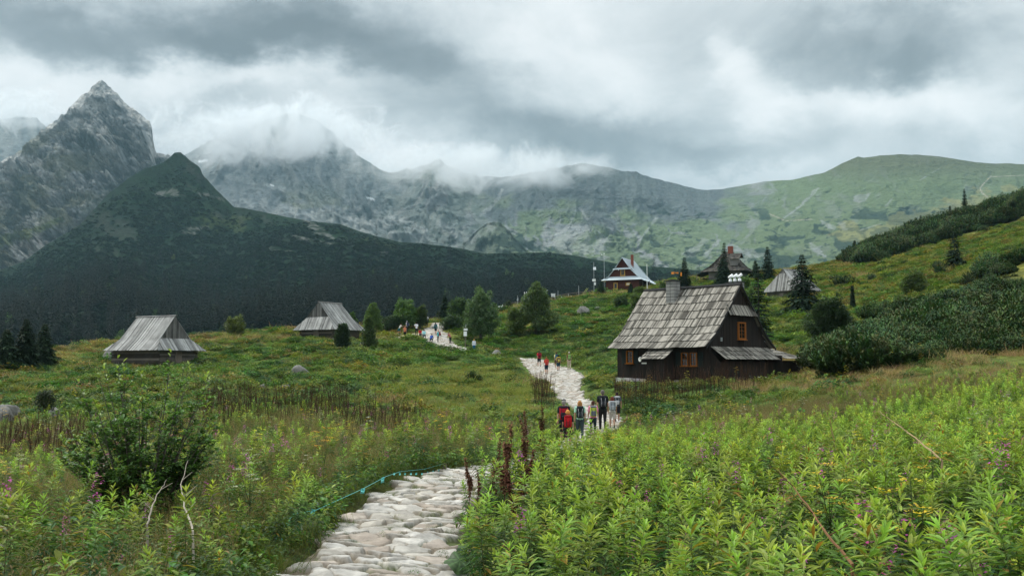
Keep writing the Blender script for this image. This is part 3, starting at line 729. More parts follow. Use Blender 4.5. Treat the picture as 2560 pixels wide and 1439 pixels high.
# ------------------------------------------------------------------ dark shingled cottage beside the path
rn = random.Random(3)
CA = 0.781; CZ = -1.15
cot = empty('cottage', (13.06, 66.0, CZ), CA)
tag(cot, 'black-brown wooden cottage with tall grey shingled roof and orange window frames', 'cottage')
Wd, Ln, LT = 7.29, 7.8, 0.85
ZE, ZR = 1.273-CZ, 5.655-CZ                       # eave and ridge above the cottage base
def vwall(mb, p0, p1, z0, z1, topf=None, width=0.17):
    p0, p1 = Vector((*p0, 0)), Vector((*p1, 0)); d = p1-p0; L = d.length; d.normalize(); n = Vector((d.y, -d.x, 0))
    boards(mb, plane_surf(p0+Vector((0,0,z0)), d, (0,0,1), n), 0, L, 0, z1-z0, width, rn, 0, 0.02, end=(lambda x: topf(x)-z0) if topf else None, gap=0.008, tone=(0.2, 0.8))
w = MB()
vwall(w, (0, Ln), (0, 0), 0.28, ZE+0.35)                                        # long wall facing the path
vwall(w, (0.02, Ln), (Wd, Ln), 0.3, ZE+0.2); vwall(w, (Wd, 0), (Wd, Ln), 0.2, ZE+0.2)
hwid = Wd/2
vwall(w, (0, 0.0), (Wd, 0.0), ZE-0.75, ZR, topf=lambda x: (ZR-0.05) - abs(x-hwid)*(ZR-ZE+0.38)/(hwid+0.35))
w.box((hwid, Ln/2+0.02, (ZE+0.3)/2+0.1), (Wd-0.06, Ln-0.08, ZE-0.0), 0.2)
w.add([(0.03,0.04,ZE),(Wd-0.03,0.04,ZE),(hwid,0.04,ZR-0.12),(0.03,Ln-.04,ZE),(Wd-.03,Ln-.04,ZE),(hwid,Ln-.04,ZR-0.12)], [(0,1,2),(5,4,3),(0,2,5,3),(1,4,5,2)], [(0,0,.2)]*6)
w.build('wall', M['brown_wall'], cot)
ln = MB()                                                                        # ground-floor lean-to along the gable
lx1 = Wd-0.35
vwall(ln, (0.0, -LT), (lx1, -LT), -0.15, 1.45); vwall(ln, (0, 0), (0, -LT), 0.0, ZE-0.3, topf=lambda x: ZE-0.12-0.9*x/LT)
ln.box((lx1/2, -LT/2+0.01, 0.62), (lx1-0.05, LT-0.06, 1.5), 0.2)
ln.build('lean_to_wall', M['brown_wall'], cot)
f, L = prof_surf((1,0,0), (0,-1,0), (0,0,0), [(0.0, ZE+0.03), (LT+0.33, ZE-0.82)])
lr = MB()
for k in range(3): boards(lr, f, 0.12, lx1+0.35, L[1]*k/3, L[1]*(k+1)/3, 0.15, rn, 0.035, 0.02, 1, None, None, 0.015, over=0.04)
lr.build('lean_to_roof', M['shingle'], cot)
ax = MB()                                                                        # annex at the far end of the gable
ax0, ax1, ay0, ay1 = Wd-0.35, Wd+2.1, -1.35, 1.3
vwall(ax, (ax0, ay0), (ax1, ay0), -0.1, 1.55); vwall(ax, (ax1, ay0), (ax1, ay1), -0.1, 1.5); vwall(ax, (ax0, 0), (ax0, ay0), -0.1, 1.9)
ax.box(((ax0+ax1)/2, (ay0+ay1)/2, 0.7), (ax1-ax0-0.06, ay1-ay0-0.06, 1.6), 0.2); ax.build('annex_wall', M['brown_wall'], cot)
f, L = prof_surf((1,0,0), (0,-1,0), (0,ay1+0.2,0), [(0, 2.50), (ay1-ay0+0.5, 1.66)])
ar = MB()
for k in range(4): boards(ar, f, ax0-0.15, ax1+0.35, L[1]*k/4, L[1]*(k+1)/4, 0.17, rn, 0.035, 0.02, 1, None, None, 0.015, over=0.05)
ar.build('annex_roof', M['shingle'], cot)
# main roof
OE, OG, OL = 0.694, 0.22, 0.30
rf = MB(); prof = [(0, ZR), (2.95, ZR-3.32), (hwid+OE, ZE)]
for sgn, ox in ((-1, hwid), (1, hwid)):
    f, L = prof_surf((0,1,0), (sgn,0,0), (ox,0,0), prof)
    n = 8
    sag = lambda x, s, f=f: (f(x, s)[0] - Vector((0,0,0.055*math.sin(max(0,min(1,(x+OG)/(Ln+OG+OL)))*math.pi) + 0.02*math.sin(x*2.1+s))), f(x, s)[1])
    for k in range(n):
        boards(rf, sag, -OG, Ln+OL, L[2]*k/n, L[2]*(k+1)/n, 0.115, rn, 0.055, 0.02, 2, None, None, 0.022, over=0.06, gap=0.006)
roof = rf.build('roof', M['shingle'], cot)
e = MB()
for sgn in (-1, 1): e.box((hwid+sgn*0.09, (Ln+OL-OG)/2, ZR+0.045-0.04), (0.22, Ln+OL+OG+0.04, 0.03), 0.3, Matrix.Rotation(sgn*0.7, 3, 'Y'))
for yy in (-OG-0.02,):
    for sgn in (-1, 1):
        for (o0, z0), (o1, z1) in zip(prof[:-1], prof[1:]):
            e.hexa([Vector((hwid+sgn*o0, yy-0.03, z0-0.16)), Vector((hwid+sgn*o1, yy-0.03, z1-0.14)), Vector((hwid+sgn*o1, yy+0.02, z1-0.14)), Vector((hwid+sgn*o0, yy+0.02, z0-0.16)),
                    Vector((hwid+sgn*o0, yy-0.03, z0+0.0)), Vector((hwid+sgn*o1, yy-0.03, z1+0.0)), Vector((hwid+sgn*o1, yy+0.02, z1+0.0)), Vector((hwid+sgn*o0, yy+0.02, z0+0.0))], [(0,0,.5)]*8)
e.build('ridge_and_verge_board', M['black_edge'], cot)
# gable awning
f, L = prof_surf((1,0,0), (0,-1,0), (0,0,0), [(0.02, 4.07-CZ+0.12), (0.42, 3.45-CZ)])
aw = MB(); boards(aw, f, hwid-1.72, hwid+1.72, 0, L[1], 0.14, rn, 0.0, 0.02, 1, jit=0.02, end=None, start=None)
aw.build('gable_awning', M['shingle'], cot)
# vestibule
vs_ = MB(); VX = -1.1
vwall(vs_, (VX, 4.45), (VX, 2.85), -0.25, 1.75); vwall(vs_, (VX, 2.85), (0, 2.85), -0.25, 1.6+0.6, topf=lambda x: 1.68+0.62*x/1.1); vwall(vs_, (0, 4.45), (VX, 4.45), -0.2, 1.6+0.6, topf=lambda x: 1.68+0.62*(1.1-x)/1.1)
vs_.box((VX/2, 3.65, 0.7), (1.05, 1.55, 1.85), 0.2); vs_.build('porch_wall', M['brown_wall'], cot)
f, L = prof_surf((0,1,0), (-1,0,0), (0,0,0), [(0.1, ZE+0.02), (1.42, ZE-0.80)])
pr = MB()
for k in range(4): boards(pr, f, 2.62, 4.72, L[1]*k/4, L[1]*(k+1)/4, 0.16, rn, 0.045, 0.02, 1, None, None, 0.015, over=0.04)
pr.build('porch_roof', M['shingle'], cot)
# foundation
fd = MB()
fd.hexa([(-0.10,-0.1,-0.8),(0.3,-0.1,-0.8),(0.3,Ln+0.1,-0.8),(-0.10,Ln+0.1,-0.8),(-0.10,-0.1,0.12),(0.3,-0.1,0.12),(0.3,Ln+0.1,0.36),(-0.10,Ln+0.1,0.36)])
fd.box((Wd/2+1, -LT+0.1, -0.4), (Wd+2.2, 0.5, 0.6)); fd.build('foundation', M['stone_wall'], cot)
# windows
nw = (-1, 0, 0)
window(cot, (-0.02, 1.22, 1.62), (0,-1,0), nw, 0.54, 0.90, 'orange', 2, 4, 0.048)
window(cot, (-0.02, 1.93, 1.62), (0,-1,0), nw, 0.54, 0.90, 'orange', 2, 4, 0.048)
window(cot, (-0.02, 6.62, 1.80), (0,-1,0), nw, 0.62, 0.90, 'orange', 2, 4, 0.07)
window(cot, (hwid+0.18, -0.03, 2.43-CZ+0.0), (1,0,0), (0,-1,0), 0.95, 1.20, 'orange', 2, 4, 0.10)
for y0 in (0.68, 2.46, 6.10, 7.13):
    s_ = MB(); s_.box((-0.055, y0, 1.62 if y0 < 3 else 1.8), (0.035, 0.42, 0.98), 0.5); s_.build('shutter', M['shutter'], cot)
# chimneys
ch = MB(); ch.box((2.95, 5.02, 5.75), (0.72, 0.72, 3.0)); c_ = ch.build('chimney', M['block'], cot)
cp_ = MB(); cp_.box((2.95, 5.02, 7.27), (0.92, 0.92, 0.06)); cp_.box((2.95, 5.02, 7.33), (0.5, 0.5, 0.07)); cp_.build('chimney_cap', M['black_metal'], c_)
ch = MB(); ch.box((4.35, 0.72, 6.35), (0.5, 1.15, 1.25)); c_ = ch.build('chimney', M['block'], cot)
cp_ = MB(); cp_.box((4.35, 0.72, 7.0), (0.62, 1.28, 0.05)); cp_.build('chimney_cap', M['black_metal'], c_)
for k in range(3):
    q = MB(); yy = 0.35+0.37*k
    q.cyl((4.35, yy, 7.03), (4.35, yy, 7.22), 0.12, 0.12, 12); q.cyl((4.35, yy, 7.22), (4.35, yy, 7.27), 0.12, 0.06, 12); q.cyl((4.35, yy, 7.27), (4.35, yy, 7.34), 0.05, 0.05, 8)
    q.cyl((4.27, yy+0.10, 7.33), (4.45, yy-0.14, 7.56), 0.105, 0.105, 12); q.build('chimney_cowl', M['white'], c_, True)
an = MB(); an.cyl((3.3, 4.85, 6.2), (3.3, 4.85, 8.05), 0.03, 0.025, 6, mi=0)
for k in range(4): an.box((3.1+0.05*k, 4.85, 7.88-0.04*(k % 2)), (0.02, 0.4-0.06*k, 0.05), mi=1)
an.box((3.1, 4.85, 7.83), (0.5, 0.05, 0.04), mi=0); an.box((3.0, 5.05, 7.86), (0.05, 0.22, 0.16), mi=1); an.box((3.45, 4.65, 7.78), (0.04, 0.09, 0.26), mi=1)
an.build('antenna', [M['black_metal'], M['antenna']], cot)
q = MB(); q.cyl((-1.14, 4.86, 1.62), (-1.20, 4.88, 1.62), 0.16, 0.16, 14); q.box((-1.12, 4.55, 1.36), (0.03, 0.42, 0.09)); q.build('sign_board', M['curtain'], cot)
q = MB(); q.box((1.35, -0.05, 2.95), (0.16, 0.08, 0.26)); q.build('meter_box', M['steel'], cot)
q = MB(); q.cyl((Wd+0.1, 0.3, 1.9), (Wd+0.1, 0.3, 3.05), 0.06, 0.06, 8); q.cyl((Wd+0.1, 0.3, 3.05), (Wd+0.1, 0.3, 3.1), 0.12, 0.12, 8); q.build('flue', M['white'], cot)
for xx in (4.6, 5.4): q = MB(); q.box((xx, -LT-0.06, 0.41), (0.32, 0.02, 0.04)); q.build('vent', M['curtain'], cot)

# ------------------------------------------------------------------ huts and houses
def place_z(px, py, d): v = P(px, py, d); return v
# left hut: long side faces left of the camera, hipped gable end faces right
def corner_loc(px, py, d, th, lx, ly, lz):
    v = P(px, py, d); c, s_ = math.cos(th), math.sin(th)
    return (v.x-(c*lx-s_*ly), v.y-(s_*lx+c*ly), v.z-lz)
HUTS = [(392,875,100,-29,(2.95,4.0,3.3,1.95,1.10,2.35,4.72),11,0.19,0.75,'grey board-roofed log hut standing alone above the boulders, its plank gable turned towards the path',1),
        (836,823,128,60,(2.35,3.25,3.55,1.83,1.15,2.85,4.85),12,0.2,0.8,'grey board-roofed log hut beside the resting hikers, in front of the dark forest',-1),
        (1994,724,148,34,(2.1,2.8,3.4,0.62,1.3,4.05,4.7),13,0.22,0.6,'grey board-roofed log hut half hidden by the broad spruce behind the shingled cottage',-1)]
hut_obs = []
for (px_, py_, d_, th_, (a_, b_, we_, h1_, ze_, z1_, zr_), sd_, bw_, wi_, lab_, sgn_) in HUTS:
    loc_ = corner_loc(px_, py_, d_, R(th_), sgn_*b_, -we_, ze_)
    hh, hl, hw = hip_house('board_roof_hut', loc_, R(th_), a_, b_, we_, h1_, ze_, z1_, zr_, M['log'], M['board_roof'], M['grey_gable'], random.Random(sd_), bw_, wall_in=wi_)
    tag(hh, lab_, 'hut', 'weathered log huts with board roofs'); hut_obs.append(hh)
    dd = MB(); dd.box((sgn_*(hl+0.13), 0.1, 0.25), (0.08, 0.85, 1.6)); dd.build('door', M['post_wood'], hh)
h1, h2, h3 = hut_obs

# red-brown house with pale tin roof
v = P(1556, 727, 220)
th = empty('tin_roof_house', (v.x, v.y, v.z-0.2), R(-25))
tag(th, 'red brown two storey house with pale blue tin roof and ochre windows on the crest', 'house')
hwT, lenT, zeT, zrT = 3.85, 8.5, 2.75, 7.7
w = MB()
rn = random.Random(21)
def hboards(mb, p0, p1, z0, z1, width=0.22):
    p0, p1 = Vector((*p0, z0)), Vector((*p1, z0)); d = (p1-p0); L = d.length; d.normalize(); n = Vector((d.y, -d.x, 0))
    boards(mb, plane_surf(p0, (0,0,1), d, n), 0, z1-z0, 0, L, width, rn, 0, 0.02, gap=0.02)
hboards(w, (-hwT, 0), (hwT, 0), -0.5, zeT+0.1); hboards(w, (hwT, 0), (hwT, lenT), -0.5, zeT+0.1)
w.box((0, lenT/2, 1.1), (2*hwT-0.03, lenT-0.03, 3.3), 0.3)
w.add([(-3.55,0.25,zeT+.6),(3.55,0.25,zeT+.6),(1.7,0.25,5.5),(-1.7,0.25,5.5)], [(0,1,2,3)], [(-3.5,0,.6),(3.5,0,.6),(1.7,2.3,.6),(-1.7,2.3,.6)])
w.add([(-1.75,0.28,5.4),(1.75,0.28,5.4),(0,0.28,7.6)], [(0,1,2)], [(-1.7,0,.2),(1.7,0,.2),(0,2.3,.2)])
w.build('wall', M['red_wall'], th)
rf = MB()
def quadslab(mb, a, b, c, d, t_=0.06):
    a, b, c, d = (Vector(q) for q in (a, b, c, d)); n = (b-a).cross(d-a).normalized()*t_
    mb.hexa([a-n, b-n, c-n, d-n, a, b, c, d], [(0,0,.5)]*8)
for sx in (-1, 1):
    ks = [(0, zrT), (1.95, 5.0), (3.45, 3.35), (4.75, 2.55)] if sx < 0 else [(0, zrT), (1.95, 5.0), (3.9, 3.1), (5.2, 2.35), (8.0, 0.95)]
    for j in range(len(ks)-1):
        (x0, z0), (x1, z1) = ks[j], ks[j+1]
        y0 = -0.25 if j < 2 else -0.55
        if sx > 0 and j == 3: y0 = 3.2
        pts = [(sx*x0, y0, z0), (sx*x1, y0, z1), (sx*x1, lenT+0.4, z1), (sx*x0, lenT+0.4, z0)]
        if sx < 0: pts = pts[::-1]
        quadslab(rf, *pts)
quadslab(rf, (-4.75,-0.85,2.62), (4.75,-0.85,2.62), (3.5,0.3,3.5), (-3.5,0.3,3.5))
quadslab(rf, (-2.15,-0.4,5.0), (2.15,-0.4,5.0), (1.72,0.3,5.45), (-1.72,0.3,5.45))
for k in range(12):                                                              # standing seams
    yy = 0.1+k*0.75
    rf.hexa([Vector((0.02,yy,zrT)),Vector((3.9,yy,3.1)),Vector((3.9,yy+.04,3.1)),Vector((0.02,yy+.04,zrT)),Vector((0.04,yy,zrT+.06)),Vector((3.92,yy,3.18)),Vector((3.92,yy+.04,3.18)),Vector((0.04,yy+.04,zrT+.06))], [(0,0,.5)]*8)
rf.build('roof', M['tin'], th)
c_ = MB(); c_.box((1.35, 3.0, 7.0), (0.5, 0.55, 3.0)); c_.build('chimney', M['brick'], th)
window(th, (0.05, 0.25, 4.35), (1,0,0), (0,-1,0), 1.05, 1.55, 'ochre', 2, 1, 0.16, light=False)
window(th, (-1.55, -0.02, 1.35), (1,0,0), (0,-1,0), 0.95, 1.45, 'ochre', 1, 1, 0.16, light=False)
window(th, (1.35, -0.02, 1.7), (1,0,0), (0,-1,0), 1.05, 0.65, 'ochre', 1, 1, 0.13, light=True)
q = MB(); q.box((-0.9, 0.1, 5.0), (0.18, 0.2, 0.4)); q.build('wall_lamp', M['white'], th)
q = MB(); q.box((5.0, 1.5, 1.0), (1.6, 0.08, 0.1)); q.box((5.0, 1.5, 0.5), (1.6, 0.08, 0.1)); q.cyl((5.8,1.5,-0.5),(5.8,1.5,2.4),0.07); q.cyl((4.2,1.5,-0.5),(4.2,1.5,2.4),0.07); q.build('porch_railing', M['post_wood'], th)

# shingled villa behind the cottage
v = P(1826, 704, 200)
vi = empty('villa', (v.x, v.y+3, v.z-0.2), R(-28))
tag(vi, 'dark shingled villa with brick chimney, roof dormer and open veranda, behind a spruce', 'villa')
rn = random.Random(31)
w = MB(); z = -0.8
while z < 2.6:
    for sy in (-1, 1): w.box((0.3, sy*2.7, z+0.14), (6.6, 0.25, 0.25), rn.random())
    for sx in (-1, 1): w.box((0.3+sx*3.1, 0, z+0.18), (0.25, 5.2, 0.24), rn.random())
    z += 0.28
w.box((0.3, 0, 0.9), (6.2, 5.2, 3.4), 0.1); w.build('wall', M['villa_log'], vi)
rf = MB(); prof = [(0, 6.6), (0.75, 5.4), (2.0, 3.75), (3.1, 2.85), (4.2, 2.25)]
for sy in (-1, 1):
    f, L = prof_surf((1,0,0), (0,sy,0), (0.3,0,0), prof)
    st = lambda x, L=L: max(0.0, (abs(x)-0.9)/(4.7-0.9)*L[-1]) if abs(x) > 0.9 else 0.0
    for k in range(8): boards(rf, f, -4.7, 4.7, L[-1]*k/8, L[-1]*(k+1)/8, 0.3, rn, 0.06, 0.03, 2, st, None, 0.03, over=0.05)
for sx in (-1, 1):
    pf = [(0.9, 6.6), (1.7, 5.3), (2.8, 3.75), (3.8, 2.85), (4.7, 2.25)]
    f, L = prof_surf((0,1,0), (sx,0,0), (0.3,0,0), pf)
    st = lambda y, L=L: abs(y)/4.2*L[-1]
    for k in range(8): boards(rf, f, -4.2, 4.2, L[-1]*k/8, L[-1]*(k+1)/8, 0.3, rn, 0.06, 0.03, 2, st, None, 0.03, over=0.05)
f, L = prof_surf((0,1,0), (-1,0,0), (-4.2,0,0), [(0, 2.3), (1.6, 1.75)]); boards(rf, f, -3.0, 2.0, 0, L[1], 0.3, rn, 0, 0.04)
rf.build('roof', M['villa_roof'], vi)
d_ = MB(); d_.box((2.2, -1.9, 4.2), (1.6, 1.6, 1.5), 0.5); dm = d_.build('dormer', M['villa_log'], vi)
f, L = prof_surf((1,0,0), (0,-1,0), (2.2,-1.0,0), [(0, 6.05), (0.7, 5.5), (1.95, 4.75)]); r_ = MB()
for k in range(3): boards(r_, f, -1.2, 1.2, L[-1]*k/3, L[-1]*(k+1)/3, 0.3, rn, 0.05, 0.03, 2, over=0.04)
f, L = prof_surf((1,0,0), (0,1,0), (2.2,-1.0,0), [(0, 6.05), (1.2, 5.2)]); boards(r_, f, -1.2, 1.2, 0, L[-1], 0.3, rn, 0.0, 0.03)
r_.build('dormer_roof', M['villa_roof'], dm)
q = MB(); q.box((0.9, -0.3, 6.9), (0.95, 0.8, 1.5)); q.build('chimney', M['brick'], vi)
q = MB()
for yy in (-2.8, -0.4, 1.8): q.cyl((-5.5, yy, -1.0), (-5.5, yy, 1.9), 0.09)
q.box((-5.5, -0.5, 0.25), (0.08, 4.6, 0.09)); q.box((-5.5, -0.5, -0.15), (0.08, 4.6, 0.09)); q.box((-4.6, -0.5, -0.6), (2.0, 4.7, 0.12)); q.build('veranda', M['post_wood'], vi)
window(vi, (-1.1, -2.85, 1.4), (1,0,0), (0,-1,0), 0.9, 1.1, 'post_wood', 2, 2, 0.1)
window(vi, (1.7, -2.85, 1.4), (1,0,0), (0,-1,0), 0.9, 1.1, 'post_wood', 2, 2, 0.1)
# ------------------------------------------------------------------ stone paths
def stone_cells(s, t, cs, ct, seed):
    """brick-jittered cells: returns id hash, border distance, cell centre t"""
    a = s/cs; b = t/ct
    ia, ib = np.floor(a), np.floor(b)
    best = np.full(s.shape, 9.0); sec = np.full(s.shape, 9.0); hid = np.zeros(s.shape); ctr = np.zeros(s.shape); hx = np.zeros(s.shape); hy = np.zeros(s.shape)
    for da in (-1, 0, 1):
        for db in (-2, -1, 0, 1, 2):
            ja, jb = ia+da, ib+db
            sh = 0.5*(ja % 2)
            pa = ja+0.5+0.62*(_hash(ja, jb, seed)-0.5); pb = jb+0.5+sh+0.75*(_hash(ja, jb, seed+5)-0.5)
            d = np.hypot(a-pa, b-pb)
            m1 = d < best
            sec = np.where(m1, best, np.minimum(sec, d))
            ctr = np.where(m1, pb*ct, ctr); hid = np.where(m1, _hash(ja, jb, seed+9), hid)
            hx = np.where(m1, a-pa, hx); hy = np.where(m1, b-pb, hy)
            best = np.where(m1, d, best)
    return hid, sec-best, ctr, hx, hy
def build_path(name, pts, ds, dt, cs, ct, seed, s_lo, s_hi, rise=0.09, gaps=(), dirt=0.0, label=None):
    c = resample(pts, ds); d = np.r_[0, np.cumsum(np.hypot(*np.diff(c[:,:2], axis=0).T))]
    k = (d >= s_lo) & (d <= s_hi); c = c[k]; d = d[k]
    tg = np.gradient(c[:,:2], axis=0); tg /= np.linalg.norm(tg, axis=1)[:,None]; nr = np.stack([tg[:,1], -tg[:,0]], -1)
    wmax = c[:,2].max()+0.3; t = np.arange(-wmax, wmax+dt, dt)
    S, T = np.meshgrid(d, t, indexing='ij'); W = c[:,2][:,None]+0*T
    X = c[:,0][:,None]+nr[:,0][:,None]*T; Y = c[:,1][:,None]+nr[:,1][:,None]*T
    ws = S+0.07*fbm(S*3, T*3, seed+31, 3)+0.02*fbm(S*14, T*14, seed+33, 2); wt_ = T+0.07*fbm(S*3, T*3, seed+41, 3)
    hid, gap, ctr, hx, hy = stone_cells(ws, wt_, cs, ct, seed)
    inside = np.abs(ctr) < W-0.10*ct
    prof = sstep(0.015, 0.13+0.10*(hid*17 % 1), gap+0.05*fbm(S*16, T*16, seed+71, 3)); dome = np.clip(gap*1.3, 0, 1)
    tilt = (hx*(hid*7 % 1-0.5)+hy*(hid*13 % 1-0.5))*0.11
    h = prof*(rise*(0.62+0.5*(hid*31 % 1))+tilt) + 0.012*dome + 0.016*fbm(S*7, T*7, seed+51, 4)*prof + 0.016*ridged(S*5+T*2, T*7, seed+53, 4)*prof
    open_ = np.zeros(S.shape)
    for (g0, g1) in gaps: open_ = np.maximum(open_, ((ws > g0) & (ws < g1)).astype(float))
    h = np.where(inside, h, -0.02); h = h*(1-open_)
    edge = np.abs(T) > W+0.25
    Z = meadow_z(X, Y) - 0.045 + h
    Z = Z - 0.16*sstep(-0.05, 0.12, np.abs(T)-W)*(~inside) 
    tone = hid*57 % 1; warm = hid*91 % 1
    stone = np.stack([0.38+0.18*tone, 0.362+0.175*tone-0.02*warm, 0.330+0.17*tone-0.045*warm], -1)*(0.76+0.24*sstep(-.3,.3,fbm(S*6, T*6, seed+81, 4)))[...,None]
    pink = (warm > 0.80)[...,None]; stone = stone*(1-0.45*pink)+np.array([0.27,0.20,0.155])*0.45*pink
    soil = np.array([0.20,0.165,0.12]); moss = np.array([0.075,0.095,0.03])
    mm = sstep(0.0, 0.5, fbm(S*1.8, T*2.5, seed+61, 4))[...,None]
    gapc = soil*(1-mm)+moss*mm
    pf = (sstep(0.04, 0.16+0.12*(hid*23 % 1), gap+0.07*fbm(S*12, T*12, seed+73, 4))*inside*(1-open_))[...,None]
    col = gapc*(1-pf)+stone*pf
    outc = (sstep(-0.1, 0.15, np.abs(T)-W)*(~inside))[...,None]
    col = col*(1-outc)+moss*outc
    if dirt: col = col*(1-dirt)+np.array([0.40,0.34,0.25])*dirt
    ob = grid_mesh(name, X, Y, Z, [M['path']], {'albedo': col}, flip=True)
    tag(ob, label, None, None, 'structure'); return ob
m, t, o = new_mat('worn pale granite')
pos = t.node('ShaderNodeNewGeometry').outputs['Position']
n = t.noise(pos, 7, 7, 0.7); n2 = t.noise(pos, 45, 4, 0.7)
c = t.mix(t.maprange(n, 0.35, 0.7), t.vm('SCALE', t.attr('albedo'), scale=0.72), t.vm('SCALE', t.attr('albedo'), scale=1.12))
principled(t, o, c, 0.85, 0.25, bump(t, t.m('ADD', n, t.m('MULTIPLY', n2, 0.4)), 0.6, 0.03)); M['path'] = m
build_path('stone_path', PXY, 0.020, 0.022, 0.29, 0.40, 3, 0.0, 21.0, 0.050, gaps=((4.75, 5.0),))
build_path('stone_path', PXY, 0.06, 0.06, 0.40, 0.55, 3, 20.6, 130, 0.09)
build_path('stone_path', PXY2, 0.07, 0.07, 0.5, 0.7, 5, 0, 90, 0.12)
build_path('dirt_path', PXY3, 0.1, 0.1, 0.7, 0.9, 6, 0, 60, 0.03, dirt=0.8)
# ------------------------------------------------------------------ foliage geometry (numpy)
def unit(a): return a/np.maximum(np.linalg.norm(a, axis=-1, keepdims=True), 1e-9)
def leaves(base, dr, up, L, W, droop=0.25, fold=0.25, rows=3):
    """pointed folded leaves; rows=3 detailed (8 tris), rows=1 diamond (2 tris)"""
    base = np.asarray(base, float); dr = unit(np.asarray(dr, float)); N = len(base)
    side = unit(np.cross(dr, up)); nrm = unit(np.cross(side, dr))
    L = np.broadcast_to(L, N)[:,None]; W = np.broadcast_to(W, N)[:,None]
    droop = np.broadcast_to(droop, N)[:,None]
    def mid(k): return base + dr*L*k - np.array([0,0,1.0])*droop*L*k*k
    if rows == 1:
        v = np.stack([base, mid(0.45)+side*W*.5, mid(1.0), mid(0.45)-side*W*.5], 1).reshape(-1, 3)
        f = np.array([[0,1,2],[0,2,3]])
        k = 4; tipf = np.array([0,.5,1,.5])
    else:
        m1, m2 = mid(0.33), mid(0.70); up1 = nrm*W*fold
        v = np.stack([base, m1+side*W*.46+up1, m1, m1-side*W*.46+up1, m2+side*W*.40+up1, m2, m2-side*W*.40+up1, mid(1.0)], 1).reshape(-1, 3)
        f = np.array([[0,2,1],[0,3,2],[1,2,5],[1,5,4],[3,6,5],[3,5,2],[4,5,7],[5,6,7]]); k = 8; tipf = np.array([0,.3,.3,.3,.7,.7,.7,1])
    F = (np.arange(N)[:,None,None]*k + f[None]).reshape(-1, 3)
    return v, F, k, tipf
class LM:
    """leaf mesh accumulator, triangles with albedo"""
    def __init__(s): s.v = []; s.f = []; s.c = []; s.m = []; s.n = 0
    def add(s, v, f, c, mi=0):
        v = np.asarray(v, float); f = np.asarray(f); c = np.broadcast_to(np.asarray(c, float), (len(v), 3))
        s.v.append(v); s.f.append(f+s.n); s.c.append(c); s.m.append(np.full(len(f), mi)); s.n += len(v)
    def leaves(s, base, dr, up, L, W, col, droop=0.25, fold=0.25, rows=3, mi=0):
        v, f, k, tf = leaves(base, dr, up, L, W, droop, fold, rows)
        col = np.broadcast_to(np.asarray(col, float), (len(base), 3)); c = np.repeat(col, k, 0)
        s.add(v, f, c*(0.85+0.3*np.tile(tf, len(base)))[:,None], mi)
    def stem(s, pts, radii, col, n=4, mi=0):
        pts = np.asarray(pts, float); rings = []
        for i, p in enumerate(pts):
            d = unit(pts[min(i+1, len(pts)-1)]-pts[max(i-1, 0)]); a = unit(np.cross(d, [0.31, 0.17, 0.93] if abs(d[2]) < 0.9 else [1.0, 0.1, 0])); b = np.cross(d, a)
            an = np.arange(n)*2*math.pi/n; rings.append(p + radii[i]*(np.cos(an)[:,None]*a+np.sin(an)[:,None]*b))
        v = np.concatenate(rings); f = []
        for i in range(len(pts)-1):
            for j in range(n):
                a, b, c, d = i*n+j, i*n+(j+1) % n, (i+1)*n+(j+1) % n, (i+1)*n+j; f += [(a, b, c), (a, c, d)]
        s.add(v, np.array(f), col, mi)
    def build(s, name, mats, parent=None, linked=True):
        v = np.concatenate(s.v); f = np.concatenate(s.f); c = np.concatenate(s.c); mi = np.concatenate(s.m)
        ob = raw_mesh(name, v, f, mats if isinstance(mats, (list, tuple)) else [mats], {'albedo': c}, smooth=False, parent=parent, midx=mi)
        if not linked: COL.objects.unlink(ob)
        return ob
def leaf_mat(name, trans=0.35, rough=0.5, spec=0.3, var=0.35, patch_=0.3, hue=0.06):
    m, t, o = new_mat(name)
    c = t.attr('albedo')
    oi = t.node('ShaderNodeObjectInfo'); pos = t.node('ShaderNodeNewGeometry').outputs['Position']
    n = t.noise(pos, 0.13, 4, 0.6); n3 = t.noise(pos, 2.7, 3, 0.6)
    br = t.m('ADD', 1.0-var/2, t.m('MULTIPLY', oi.outputs['Random'], var))
    br = t.m('MULTIPLY', br, t.m('ADD', 1.0, t.m('MULTIPLY', t.m('SUBTRACT', n, 0.5), patch_*3)))
    br = t.m('MULTIPLY', br, t.m('ADD', 1.0, t.m('MULTIPLY', t.m('SUBTRACT', n3, 0.5), 0.7)))
    hs = t.node('ShaderNodeHueSaturation'); t.l.new(c, hs.inputs['Color']); t.l.new(br, hs.inputs['Value'])
    r2 = t.m('FRACT', t.m('MULTIPLY', oi.outputs['Random'], 17.3))
    t.l.new(t.m('ADD', 0.5-hue/2, t.m('MULTIPLY', r2, hue)), hs.inputs['Hue']); hs.inputs['Saturation'].default_value = 1.0
    b = t.node('ShaderNodeBsdfPrincipled'); t.l.new(hs.outputs[0], b.inputs['Base Color']); b.inputs['Roughness'].default_value = rough; b.inputs['Specular IOR Level'].default_value = spec
    tr = t.node('ShaderNodeBsdfTranslucent'); t.l.new(t.mix(1.0, hs.outputs[0], (1.0, 1.05, 0.55), 'MULTIPLY'), tr.inputs[0])
    mx = t.node('ShaderNodeMixShader'); mx.inputs[0].default_value = trans; t.l.new(b.outputs[0], mx.inputs[1]); t.l.new(tr.outputs[0], mx.inputs[2])
    t.l.new(mx.outputs[0], o.inputs[0]); return m
M['leaf'] = leaf_mat('meadow leaf', 0.40, 0.5, 0.25)
M['far_leaf'] = leaf_mat('far herb leaf', 0.35, 0.6, 0.15, 0.5, 0.35, 0.08)
M['needle'] = leaf_mat('conifer needle', 0.10, 0.6, 0.12, 0.5, 0.25, 0.05)
